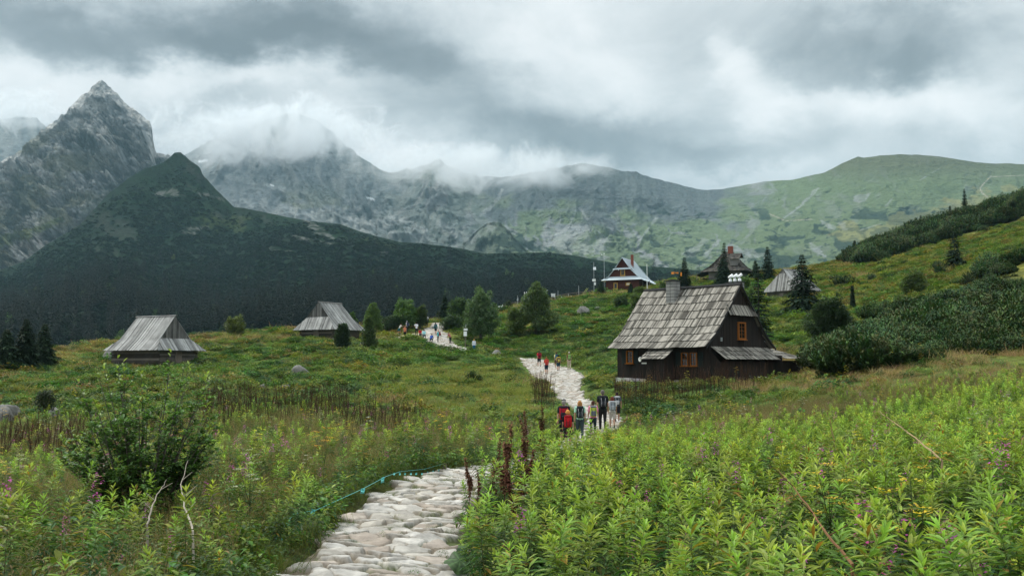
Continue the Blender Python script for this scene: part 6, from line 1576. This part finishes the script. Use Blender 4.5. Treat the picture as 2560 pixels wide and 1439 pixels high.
person(1483, 44.5, 1.58, 'woman in pink t-shirt with short brown hair', 0, 'walk', -.5, (.70,.22,.34), pants=(.02,.035,.045), hair=(.07,.03,.02), pack=(.42,.50,.08), pack2=(.14,.15,.18), packlab='lime green and grey backpack on the woman in pink', voxel=NV_, belly=1.1)
person(1507, 46.5, 1.88, 'tallest hiker, a grey haired man all in black beside the woman in pink', 0, 'walk', .5, (.012,.013,.017), pants=(.018,.018,.018), hair=(.15,.13,.12), pack=(.016,.018,.022), pack2=(.028,.03,.035), packlab='large black backpack on the tall man in black', voxel=NV_)
person(1531, 48, 1.52, 'girl in white top and light shorts with a long red brown ponytail', 0, 'walk', .6, (.62,.60,.58), legs='short', pants=(.45,.42,.38), hair=(.14,.045,.03), hairlen=.13, pack=(.26,.29,.32), pack2=(.36,.38,.40), packlab='pale grey backpack on the girl with the ponytail', voxel=NV_)
person(1543, 50, 1.50, 'dark haired hiker in grey t-shirt half hidden behind the girl with the ponytail', 3, 'walk', -.6, (.10,.11,.13), legs='short', pants=(.03,.03,.04), hair=(.03,.02,.02), pack=(.03,.035,.045), pack2=(.45,.46,.48), packlab='black and white backpack on the dark haired hiker', voxel=NV_)
MV = 0.019
person(1348, 109, 1.78, 'man in red t-shirt with a crimson backpack, first of the group past the cottage', -8, 'walk', .8, (.50,.02,.03), legs='short', pants=(.025,.03,.035), hair=(.08,.05,.03), pack=(.30,.015,.04), pack2=(.12,.01,.02), packlab='crimson backpack on the man in the red t-shirt', voxel=MV)
person(1366, 99, 1.76, 'hiker with an orange red backpack and navy shorts behind the man in red', -6, 'walk', -.8, (.42,.03,.03), legs='short', pants=(.015,.025,.045), hair=(.25,.12,.05), pack=(.62,.08,.04), pack2=(.50,.05,.04), packlab='orange red backpack on the hiker in navy shorts', voxel=MV)
person(1391, 107, 1.74, 'hiker in pale yellow shirt carrying a blue backpack', -6, 'walk', .7, (.72,.62,.30), legs='short', pants=(.02,.022,.025), hair=(.10,.05,.03), pack=(.05,.17,.24), pack2=(.03,.09,.13), packlab='blue backpack on the hiker in the yellow shirt', voxel=MV)
person(1396, 101, 1.66, 'woman with long black hair and a black and yellow backpack', -6, 'walk', -.7, (.45,.30,.06), legs='short', pants=(.02,.05,.085), hair=(.012,.01,.01), hairlen=.09, pack=(.02,.02,.022), pack2=(.55,.42,.05), packlab='black and yellow backpack on the long haired woman', voxel=MV)
person(1423, 101, 1.74, 'hiker in white cap, maroon shirt and beige trousers with a green backpack', -6, 'walk', .6, (.16,.02,.03), pants=(.52,.42,.34), hair=(.2,.15,.1), cap=(.75,.74,.70), pack=(.16,.33,.09), pack2=(.30,.42,.16), packlab='green backpack on the hiker in the white cap', voxel=MV)
FV = 0.022
person(998, 145, 1.68, 'long haired woman in teal skirt leaning forward with a phone', 70, 'walk', .9, (.62,.60,.55), 'short', 'short', (.02,.09,.09), (.05,.02,.015), .10, lean=.45, arm='phone', shoes=(.7,.7,.7), skirt=True, voxel=FV)
person(1017, 146, 1.74, 'hiker in light shirt with a dark navy backpack beside the leaning woman', -60, 'stand', 0, (.45,.46,.48), 'short', 'long', (.02,.02,.03), (.25,.26,.28), cap=(.35,.40,.45), pack=(.015,.03,.07), pack2=(.02,.025,.04), packlab='dark navy backpack on the hiker beside the leaning woman', voxel=FV)
person(1012, 138, 1.68, 'woman in orange top and black wide shorts walking down towards the camera', 178, 'stand', 0, (.62,.20,.10), 'none', 'short', (.012,.014,.016), (.40,.18,.07), shoes=(.4,.35,.3), voxel=FV)
person(1041, 142, 1.82, 'man in white t-shirt and black trousers standing with a hand raised to his side', -20, 'stand', 0, (.74,.76,.80), 'short', 'long', (.012,.013,.015), (.03,.02,.02), arm='hip', voxel=FV)
person(1067, 154, 1.76, 'man in white t-shirt walking away at the top of the stone path', 0, 'walk', .5, (.72,.74,.78), 'short', 'long', (.015,.017,.02), (.03,.02,.02), voxel=FV)
person(1050, 139, 1.66, 'seated hiker in red jacket at the edge of the stone path', 150, 'sit', 0, (.40,.02,.03), 'long', 'long', (.02,.025,.035), (.03,.02,.02), arm='lap', voxel=FV, dz=0.1)
person(1060, 138, 1.70, 'seated woman in pale turquoise jacket beside the one in red', 165, 'sit', 0, (.35,.66,.70), 'long', 'long', (.03,.05,.06), (.04,.02,.02), .05, arm='lap', voxel=FV, dz=0.12)
person(1089, 143, 1.72, 'hiker in teal jacket with a dark teal backpack walking up the stone path', 10, 'walk', .5, (.02,.20,.22), 'long', 'short', (.015,.016,.018), (.05,.04,.03), pack=(.015,.08,.10), pack2=(.02,.05,.06), packlab='dark teal backpack on the hiker in the teal jacket', voxel=FV)
person(1095, 134, 1.72, 'hiker in bright turquoise jacket and black trousers with a dark red backpack', -90, 'stand', 0, (.02,.42,.46), 'long', 'long', (.012,.012,.014), (.45,.20,.12), pack=(.22,.02,.04), pack2=(.12,.01,.03), packlab='dark red backpack on the hiker in turquoise', voxel=FV)
person(1077, 133, 1.66, 'crouching hiker in royal blue jacket low on the stone path', 20, 'crouch', 0, (.02,.07,.32), 'long', 'long', (.02,.03,.05), (.03,.02,.02), lean=.55, arm='lap', voxel=FV)
person(1126, 133, 1.70, 'stooping hiker in faded red top and dark trousers beside the path edge', -50, 'stand', 0, (.30,.10,.09), 'short', 'long', (.03,.03,.03), (.12,.11,.10), lean=.5, voxel=FV)
person(1185, 125, 1.60, 'blond woman in white shirt and blue jeans standing alone beyond the signpost', 170, 'stand', 0, (.66,.68,.74), 'long', 'long', (.02,.13,.26), (.65,.42,.12), .03, shoes=(.5,.42,.38), voxel=FV)
person(906, 134, 1.70, 'person in pale blue shirt half hidden at the corner of the hut', 90, 'stand', 0, (.55,.60,.72), 'short', 'long', (.04,.04,.05), (.05,.04,.03), voxel=FV)
# ------------------------------------------------------------------ boulders
def rock_material():
    m, t, o = new_mat('grey boulder'); pos = t.node('ShaderNodeNewGeometry').outputs['Position']; n = t.noise(pos, 3.0, 7, 0.7); n2 = t.noise(pos, 14, 4, 0.7)
    nz = t.node('ShaderNodeSeparateXYZ'); t.l.new(t.node('ShaderNodeNewGeometry').outputs['Normal'], nz.inputs[0])
    c = t.ramp(n, [(0.3, (0.10,0.10,0.09)), (0.55, (0.19,0.185,0.17)), (0.75, (0.28,0.27,0.25))]); c = t.mix(t.maprange(n2, 0.55, 0.7, 0, 0.6), c, (0.10,0.11,0.06))
    principled(t, o, c, 0.95, 0.2, bump(t, t.m('ADD', n, t.m('MULTIPLY', n2, 0.5)), 0.9, 0.08)); return m
M['rock'] = rock_material()
def boulder(px, d, wpx, hpx, label, seed, py=None):
    p = on_ground(px, d, py); w = wpx/F_PX*d/2; h = hpx/F_PX*d
    bm = bmesh.new(); bmesh.ops.create_icosphere(bm, subdivisions=4, radius=1.0); r = random.Random(seed)
    planes = [(Vector((r.gauss(0,1), r.gauss(0,1), r.gauss(0.2,1))).normalized(), r.uniform(0.62, 0.9)) for _ in range(13)]
    for v in bm.verts:
        q = v.co.copy()
        for n_, k in planes:
            e = q.dot(n_)-k
            if e > 0: q -= n_*e*0.92
        f = float(fbm(np.array([q.x*2.1+seed*3]), np.array([q.y*2.1+q.z*1.7]), seed, 4)[0]); q *= 1+0.10*f
        v.co = Vector((q.x*w*1.15, q.y*w*0.85, q.z*h*1.0))
    me = bpy.data.meshes.new('boulder'); bm.to_mesh(me); bm.free()
    for pl in me.polygons: pl.use_smooth = True
    ob = link('boulder', me, None, [M['rock']]); ob.location = p+Vector((0,0,h*0.10)); ob.rotation_euler = (0,0,seed); tag(ob, label, 'boulder', 'grey boulders in the meadow'); return ob
for a in ((24,55,58,34,'pointed grey boulder lying behind the other two by the small dark tree',1), (6,50,60,40,'rounded grey boulder cut by the frame edge, lowest of the three',2), (134,52,40,28,'whitish boulder just beside the thin stemmed tree',3),
          (752,84,50,26,'wide low boulder in the grass below the far hut',4), (712,66,32,14,'flat boulder in the grass above the dead stalks',5), (656,68,22,10,'small boulder beside the flat one above the dead stalks',6), (1240,122,30,14,'smooth pale boulder by the faint trail above the dwarf pine',7),
          (905,122,22,12,'small boulder below the hut corner',8), (1183,160,16,10,'small pale boulder among the trees at the top of the path',9), (1458,166,34,20,'grey boulder on the brown slope under the instruments',10), (1495,172,32,8,'flat pale boulder slab on the brown slope under the tin roof house',11),
          (272,108,34,26,'grey boulder touching the back wall of the lone hut',12), (1148,124,14,8,'little pale boulder between the path and the blond woman',13), (1085,152,14,6,'small pale boulder at the upper path edge',14), (2355,148,14,6,'small white boulder beside the airy spruce',15)): boulder(*a)

# ------------------------------------------------------------------ trail sign and weather station
def upright(name, px, d, base_py_h, parts, label, cat, group=None, py=None):
    """parts: [(part name, fn(mb), material)]"""
    p = on_ground(px, d); root = empty(name, p); tag(root, label, cat, group)
    for pn, fn, mt in parts:
        q = MB(); fn(q); q.build(pn, mt, root)
    return root
upright('trail_sign', 1163, 130, 0, [('post', lambda q: q.cyl((0,0,-0.2),(0.02,0,2.6),0.05,0.045), M['post_wood']), ('notice_board', lambda q: q.box((0,-0.07,1.75),(0.42,0.04,0.62)), M['white']), ('arrow_plate', lambda q: q.box((0.05,-0.07,2.3),(0.5,0.04,0.26)), M['white']), ('finial', lambda q: q.cyl((0.02,0,2.6),(0.1,0,3.0),0.03,0.02), M['steel'])], 'wooden post with white notice boards standing in the herbs beside the stone path', 'signpost')
def H(px, top, d): 
    p = on_ground(px, d); return P(px, top, d).z-p.z
g_ = 'weather station instruments on the crest'
def pole(px, d, top, label, r_=0.05, extra=(), mat='steel', name='pole', cat='pole'):
    h = H(px, top, d); return upright(name, px, d, 0, [('shaft', lambda q: q.cyl((0,0,-0.3),(0,0,h),r_,r_*0.8), M[mat])]+[(n_, (lambda q, f=f: f(q, h)), M[m_]) for n_, f, m_ in extra], label, cat, g_)
pole(1395, 206, 726, 'slim grey pole beside the white louvred instrument box', 0.05)
pole(1447, 212, 714, 'grey pole with small crossbar near the leaning ladder', 0.055, (('crossbar', lambda q, h: q.box((-0.12,0,h*0.45),(0.3,0.04,0.04)), 'steel'),))
pole(1421, 210, 734, 'short thick grey post in the middle of the instrument row', 0.08)
pole(1511, 224, 634, 'tall thin wind mast touching the eave of the tin roof house', 0.045, (('wind_vane', lambda q, h: (q.box((-0.35,0,h-0.25),(0.5,0.03,0.03)), q.cyl((-0.55,0,h-0.35),(-0.55,0,h-0.1),0.09), q.cyl((0,0,h-0.1),(0,0,h+0.15),0.08)), 'white'),), name='wind_mast', cat='mast')
pole(1618, 205, 660, 'white flagless pole between the tin roof house and the cottage chimney', 0.07, mat='white')
h_ = H(1366, 727, 203)
pole(1366, 203, 727, 'T-shaped grey sensor stand beside the louvred box', 0.05, (('sensor_arm', lambda q, h: (q.box((-0.4,0,h),(1.2,0.05,0.06)), q.cyl((0.25,0,h),(0.25,0,h+0.25),0.06), q.cyl((0,0,h),(0,0,h+0.2),0.05)), 'steel'),), name='sensor_stand', cat='sensor stand')
pole(1294, 196, 738, 'small grey mast with cup gauge near the fence on the crest', 0.04, (('gauge', lambda q, h: (q.box((0,0,h*0.55),(0.3,0.1,0.25)), q.cyl((0.08,0,h*0.65),(0.08,0,h*0.8),0.05)), 'steel'),), name='gauge_mast', cat='mast')
pole(1311, 197, 730, 'little wind gauge showing beside the pale topped tree', 0.04, (('cup_gauge', lambda q, h: (q.box((0.2,0,h-0.2),(0.5,0.04,0.04)), q.cyl((0,0,h-0.3),(0,0,h+0.05),0.07), q.cyl((0.4,0,h-0.2),(0.4,0,h+0.1),0.05)), 'white'),), name='gauge_mast', cat='mast')
h_ = H(1485, 655, 214)
upright('instrument_mast', 1485, 214, 0, [('shaft', lambda q: q.cyl((0,0,-0.3),(0,0,h_),0.05,0.04), M['steel']), ('solar_panel', lambda q: q.box((0.15,-0.1,h_-1.1-0.3),(0.62,0.08,0.75),0.5,Matrix.Rotation(-0.5,3,'X')), M['steel']), ('junction_box', lambda q: q.box((0,-0.14,2.75),(0.72,0.25,0.5)), M['white']), ('lower_box', lambda q: q.box((0.22,-0.14,2.0),(0.32,0.22,0.62)), M['white'])], 'tall instrument mast with solar panel and two white boxes beside the tin roof house', 'mast', g_)
h_ = H(1383, 733, 204)
def screen_legs(q):
    for sx in (-1, 1):
        for sy in (-1, 1): q.cyl((sx*0.36, sy*0.3, -0.2), (sx*0.36, sy*0.3, h_-0.75), 0.04)
rt = upright('instrument_shelter', 1383, 204, 0, [('louvred_box', lambda q: [q.box((0,0,h_-0.75+0.07*k+0.03),(0.80-0.02*(k%2),0.66-0.02*(k%2),0.06)) for k in range(9)], M['white']), ('roof', lambda q: q.box((0,0,h_-0.08),(0.94,0.8,0.06)), M['white'])], 'white louvred instrument shelter on legs, biggest box in the row', 'instrument shelter', g_)
for sx in (-1, 1):
    for sy in (-1, 1): q = MB(); q.cyl((sx*0.36, sy*0.28, -0.2), (sx*0.36, sy*0.28, h_-0.76), 0.04); q.build('leg', M['white'], rt)
for px, d, top, lab in ((1404,208,741,'small white rain gauge next to the slim pole'), (1412,209,741,'small white rain gauge between the slim pole and the short thick post'), (1428,210,740,'round white rain gauge after the short thick post'), (1469,213,737,'white box gauge on the fence near the ladder')):
    hh = H(px, top, d); upright('rain_gauge', px, d, 0, [('post', lambda q: q.cyl((0,0,-0.2),(0,0,hh-0.3),0.04), M['steel']), ('funnel', lambda q: (q.cyl((0,0,hh-0.35),(0,0,hh),0.10,0.12,12), q.cyl((0,0,hh),(0,0,hh+0.03),0.13,0.13,12)), M['white'])], lab, 'rain gauge', g_)
upright('equipment_case', 1252, 190, 0, [('case', lambda q: q.box((0,0,0.55),(0.95,0.5,0.22)), M['white']), ('stand', lambda q: (q.cyl((-0.3,0,-0.2),(-0.3,0,0.45),0.04), q.cyl((0.3,0,-0.2),(0.3,0,0.45),0.04)), M['steel']), ('sensor', lambda q: q.cyl((0.35,0,0.66),(0.35,0,1.0),0.05,0.03), M['white'])], 'low white equipment case at the end of the crest, above the silvery tree', 'case', g_)
p = on_ground(1456, 212); ld = empty('ladder', p, R(10)); tag(ld, 'yellow green ladder leaning up beside the crossbar pole', 'ladder', g_)
a0 = Vector((0,0,0.1)); a1 = Vector((1.15,0,1.75))
for s_ in (-0.16, 0.16): q = MB(); q.cyl(a0+Vector((s_,0.0,0)), a1+Vector((s_,0,0)), 0.03); q.build('rail', M['yellow_paint'], ld)
for k in range(6): c_ = a0.lerp(a1, (k+.5)/6); q = MB(); q.cyl(c_-Vector((.16,0,0)), c_+Vector((.16,0,0)), 0.018); q.build('rung', M['yellow_paint'], ld)
def fence(pts, label, h=0.75, name='rail_fence'):
    ps = [on_ground(px, d) for px, d in pts]; root = empty(name, ps[0]); tag(root, label, 'fence'); o = ps[0]
    for a, b in zip(ps[:-1], ps[1:]): 
        for k in (1.0,): q = MB(); q.cyl(a-o+Vector((0,0,h*k)), b-o+Vector((0,0,h*k)), 0.045, None, 6); q.build('rail', M['post_wood'], root)
    for a in ps: q = MB(); q.cyl(a-o-Vector((0,0,.3)), a-o+Vector((0,0,h+.1)), 0.055, None, 6); q.build('post', M['post_wood'], root)
fence([(1380,203),(1400,206),(1420,208),(1442,210),(1462,212),(1480,213)], 'low rail fence running past the weather instruments up to the tin roof house')
fence([(1262,190),(1276,192),(1290,194),(1304,196)], 'low wooden fence on the crest beside the small dark bush')

# ------------------------------------------------------------------ tape barrier along the path
m, t, o = new_mat('teal tape'); principled(t, o, t.mix(t.noise(t.node('ShaderNodeNewGeometry').outputs['Position'], 20, 3), (0.05,0.36,0.34), (0.15,0.55,0.52)), 0.4, 0.5); M['tape'] = m
def wp(px, py, d): return P(px, py, d)
TP = [(688,1350,12.0),(702,1325,12.3),(735,1283,12.6),(790,1274,13.2),(905,1222,15.0),(965,1190,16.8),(1000,1178,18),(1060,1172,19.5),(1110,1158,20.6)]
tp = [wp(*a) for a in TP]; tr = empty('tape_barrier', tp[0]); tag(tr, 'thin teal tape barrier with fluttering tags along the grass beside the stone path', 'barrier')
q = MB(); q.tube([a-tp[0] for a in tp], [0.004]*len(tp), 4); q.build('cord', M['tape'], tr)
r_ = random.Random(4)
for i, (px, py, d, s_) in enumerate([(702,1333,12.3,.11),(735,1283,12.6,.10),(722,1300,12.5,.09),(783,1272,13.1,.09),(762,1276,12.9,.05),(908,1220,15,.08),(957,1192,16.5,.09)]+[(985+k*14,1181-(k>5)*(k-5)*3,17.6+k*.33,.045) for k in range(10)]):
    c = wp(px, py, d)-tp[0]; q = MB(); a = r_.uniform(-.8, .8); ux = Vector((math.cos(a), .3*math.sin(a), .25*math.sin(a*3))); dn = Vector((.25*math.sin(a*5), .1, -1)).normalized()
    pts = []
    for k in range(4): pts += [c+ux*(-s_*.35)+dn*s_*k/3+Vector((0,.02*math.sin(k*2),0)), c+ux*(s_*.35)+dn*s_*k/3+Vector((0,.02*math.sin(k*2+1),0))]
    q.add(pts, [(2*k,2*k+1,2*k+3,2*k+2) for k in range(3)]); q.build('tape_tag', M['tape'], tr)
for px, py, d in ((733,1290,12.6),(1112,1158,20.6)):
    g = on_ground(px, d); top = wp(px, py, d); q = MB(); q.box(((g+top)/2)-tp[0], (0.07,0.07,(top-g).length), 0.5); q.build('stake', M['post_wood'], tr)

# ------------------------------------------------------------------ dead dock stalks close to the path
ds_obj = []
NEAR_DOCK = [(1172,1330,13.6,170,'leftmost reddish dead dock stalk, leaning over the path edge'),(1190,1345,13.2,120,'short broken dock stalk just beside the leftmost reddish one'),(1222,1300,14.2,115,'thin bent dock stalk between the path edge and the dark clump'),(1262,1330,13.5,245,'long dark dock stalk bending left over the path'),
    (1286,1365,12.6,215,'thickest dark dock stalk in the middle of the clump'),(1298,1335,13.4,190,'dark dock stalk with dense seeds beside the thickest one'),(1312,1150,22,110,'slender dock stalk standing apart behind the clump'),(1350,1175,20,140,'tall slender dock stalk close to the hikers'),(1344,1240,17,125,'stout dark dock stalk right of the clump'),
    (1330,1262,16,190,'long thin leaning dock stalk with bare lower stem'),(1240,1300,14.4,180,'curved dock stalk at the back of the clump'),(1290,1439,10.2,70,'short dock stalk at the bottom of the frame'),(1206,1290,14.5,100,'small dry dock stalk behind the bent one')]
for i, (px, py, d, hp, lab) in enumerate(NEAR_DOCK):
    p = on_ground(px, d); top = P(px, py-hp*1.15, d); h = max(top.z-p.z, 0.5)
    root = empty('dead_dock_stalk', p, i*1.7, h); root.rotation_euler = (r_.uniform(-.06,.06), r_.uniform(-.16,.10), i*1.7); tag(root, lab, 'stalk', 'dead dock stalks beside the path')
    st = LM(); sd_ = LM(); g = np.random.default_rng(950+i); ks = np.linspace(0, 1, 9); bx, by = g.normal(0, 0.10, 2); wv = g.uniform(0, 6)
    ax = np.stack([bx*ks**2+0.012*np.sin(ks*9+wv), by*ks**2+0.012*np.cos(ks*8+wv), ks], -1); st.stem(ax, 0.0065*(1.15-ks), (0.06,0.034,0.024), 5)
    brs = [(ax[3:], 1.0)]
    for b_ in range(g.integers(5, 10)):
        k0 = g.uniform(0.30, 0.80); p0 = np.array([np.interp(k0, ks, ax[:,q]) for q in range(3)]); an = g.uniform(0, 6.28); L_ = g.uniform(0.10, 0.30)*(1.25-k0)
        dv = np.array([math.cos(an)*0.28, math.sin(an)*0.28, 0.95])*L_; br = np.stack([p0, p0+dv*.5+np.array([0,0,-.01]), p0+dv]); st.stem(br, [.0030,.0024,.0012], (0.06,0.034,0.024), 4); brs.append((br, L_))
    for br, L_ in brs:
        n = int(330*max(L_, .35)) if L_ < 1 else 260; k = g.uniform(0.1, 1.0, n); whorl = np.floor(k*L_*26)/(L_*26)+g.normal(0, .006, n); k = np.clip(np.where(g.random(n) < .8, whorl, k), 0.02, 1)
        t_ = np.linspace(0, 1, len(br)); c_ = np.stack([np.interp(k, t_, br[:,q]) for q in range(3)], -1); an = g.uniform(0, 6.28, n); rad = np.abs(g.normal(0, .013, n))*(1.2-k*.7)
        bp_ = c_+np.stack([np.cos(an)*rad, np.sin(an)*rad, -rad*.4], -1); d_ = np.stack([np.cos(an), np.sin(an), g.normal(-.4, .5, n)], -1)
        sd_.leaves(bp_, d_, np.array([0,0,1.])+0*d_, 0.025, 0.019, np.array([0.115,0.058,0.033])*g.uniform(.35, 1.5, (n,1)), .3, .1, 1)
    st.build('stem', M['dead'], root); sd_.build('seeds', M['dead'], root)
# big butterbur leaves at the path edge
def bigleaf(px, py, d, rad, label, seed, col=(0.055,0.11,0.045), tiltx=0.5, tilty=0.2):
    c = P(px, py, d); g = on_ground(px, d); r = np.random.default_rng(seed); root = empty('butterbur_leaf', g, 0); tag(root, label, 'leaf', 'big round leaves beside the path')
    n = 28; rings = 6; v = [(0,0,0)]; f = []
    for i in range(1, rings+1):
        for j in range(n):
            a = 2*math.pi*j/n; k = i/rings; rr_ = rad*k*(1+0.10*math.sin(a*5+seed)*k-0.55*k*math.exp(-((a-math.pi*1.5)/0.35)**2)); z = 0.18*rad*k*k*math.sin(a*3+seed)+0.12*rad*math.sin(a*9)*k*k*0.4-0.25*rad*k*k
            v.append((rr_*math.cos(a), rr_*math.sin(a), z))
    for j in range(n): f.append((0, 1+j, 1+(j+1) % n))
    for i in range(rings-1):
        for j in range(n): a, b, c2, d2 = 1+i*n+j, 1+i*n+(j+1) % n, 1+(i+1)*n+(j+1) % n, 1+(i+1)*n+j; f += [(a, d2, c2), (a, c2, b)]
    v = np.array(v); Rm = np.array(Matrix.Rotation(tiltx, 3, 'X')@Matrix.Rotation(tilty, 3, 'Y')@Matrix.Rotation(seed, 3, 'Z')); v = v@Rm.T+np.array(c-g)
    lm = LM(); lm.add(v, np.array(f), np.array(col)*np.r_[1.0, [0.62+0.75*(abs(math.sin(j*math.pi/4)) < 0.25)+0.25*(i_ % 2) for i_ in range(rings) for j in range(n)]][:,None]); ob = lm.build('leaf_blade', M['leaf'], root)
    for pl in ob.data.polygons: pl.use_smooth = True
    st = LM(); cc = np.array(c-g); st.stem([(0.03,0.03,-.05), cc*np.array([.6,.6,.6]), cc], [.008,.006,.005], (0.12,0.10,0.06), 5); st.build('stalk', M['leaf'], root)
for a in ((1180,1372,11.2,.17,'crinkled dark round leaf low beside the stone path',1),(1150,1400,10.4,.15,'dark round leaf hanging over the path stones',2),(1222,1400,10.6,.16,'round leaf tucked behind the bottom dock stalk',3),(1235,1312,13.4,.13,'bright green smooth round leaf left of the dock clump',4,(0.10,0.17,0.03)),
          (1262,1330,13.0,.17,'grey green round leaf in the middle of the dock clump',5,(0.075,0.12,0.065)),(1352,1412,9.6,.15,'pale grey green round leaf at the bottom of the frame',6,(0.13,0.18,0.11)),(1378,1390,10.4,.14,'second pale grey green leaf above the bottom one',7,(0.12,0.17,0.10)),(1330,1300,13.8,.14,'round leaf right of the dock clump with browned rim',8),
          (1300,1300,14.2,.12,'yellowish green round leaf behind the thickest dock stalk',9,(0.10,0.15,0.03))): bigleaf(*a)
# showy flower heads and dry twigs that stand out one by one
def solo(protoname, i, px, py, d, hpx, label, cat, name, grp):
    """one plant whose top is seen at (px, py)"""
    p = on_ground(px, d); top = P(px, py, d); src = PROTO[protoname][i % len(PROTO[protoname])]
    ob = bpy.data.objects.new(name, src.data); COL.objects.link(ob); ob.location = p; h0 = max(v.co.z for v in src.data.vertices); s_ = max((top.z-p.z)/h0, 0.4); ob.scale = (s_, s_, s_); ob.rotation_euler = (0, 0, i*1.3); tag(ob, label, cat, grp); return ob
FW = [(612,1133,13,'tall magenta willow herb spike standing clear of the grass right of the willow shrub'),(510,1183,12,'magenta willow herb spike just right of the willow shrub base'),(352,1235,10,'magenta willow herb spike in front of the willow shrub'),(290,1370,7.5,'magenta willow herb spike at the bottom among fresh green leaves'),(428,1318,8.5,'small magenta willow herb spike between the two bare twigs'),
      (2495,1350,4.6,'large magenta willow herb spike in the bottom corner'),(1012,1080,28,'pink willow herb in the grass before the dark dock stand'),(1652,1140,14,'purple willow herb amid the slope, nearest to the path'),(1775,1195,10.5,'purple willow herb halfway across the slope'),(945,1075,30,'pale pink willow herb beside the dock stand')]
for i, (px, py, d, lab) in enumerate(FW): solo('fireweed_flower', i, px, py, d, 0, lab, 'flower', 'willow_herb_spike', 'flowering willow herb spikes')
RG = [(2292,1190,5.6,'biggest yellow ragwort head, low in the willow herb slope'),(2080,1155,8.5,'yellow ragwort head in the middle of the slope'),(2340,1105,9.5,'yellow ragwort pair above the biggest head'),(1425,1153,17,'yellow ragwort at the path side of the slope'),(1870,1000,40,'small yellow ragwort below the cottage annex'),(455,1130,20,'yellow ragwort beside the dead stalks')]
for i, (px, py, d, lab) in enumerate(RG): solo('ragwort', i, px, py, d, 0, lab, 'flower', 'ragwort_plant', 'yellow ragwort plants')
def twig(pts, lab, r0=0.012, col=(0.42,0.38,0.30)):
    P3 = [P(*a) for a in pts]; g = on_ground(pts[0][0], pts[0][2]); root = empty('dry_twig', g); tag(root, lab, 'twig', 'bare dry twigs in the meadow')
    P3 = [g+Vector((0,0,-.05))]+P3; q = []
    for i in range(len(P3)-1):
        for k in range(5): q.append(P3[i].lerp(P3[i+1], k/5)-g+Vector((r_.gauss(0,.004), 0, r_.gauss(0,.004))))
    q.append(P3[-1]-g); lm = LM(); lm.stem([tuple(v) for v in q], [r0*(1.1-i/len(q)) for i in range(len(q))], col, 5); lm.build('stem', M['dead'], root)
    lm = LM()
    for i in range(3): b_ = q[int(len(q)*(.45+.16*i))]; e_ = b_+Vector((r_.uniform(-.15,.15), 0, r_.uniform(.05,.15))); lm.stem([tuple(b_), tuple(e_)], [.004,.002], col, 4)
    lm.build('side_shoot', M['dead'], root)
twig([(484,1330,9),(462,1265,9.2),(452,1210,9.4),(470,1150,9.6)], 'pale crooked bare twig with a kink, right of the willow shrub')
twig([(368,1310,9),(380,1265,9.2),(398,1230,9.4),(416,1198,9.6)], 'pale bare twig leaning right, in front of the willow shrub')
twig([(2130,1410,6.0),(2060,1320,6.6),(1990,1230,7.4),(1945,1170,8.0)], 'long reddish brown dead stem slanting across the lower slope', 0.012, (0.16,0.075,0.045))
twig([(2355,1150,9.5),(2290,1095,10.2),(2235,1055,11),(2195,1025,11.6)], 'straw coloured stem slanting across the upper slope', 0.012, (0.36,0.28,0.15))
twig([(2085,1100,15),(2075,1050,15.5),(2060,1010,16)], 'short dark dead stem in the middle of the slope', 0.010, (0.12,0.07,0.04))
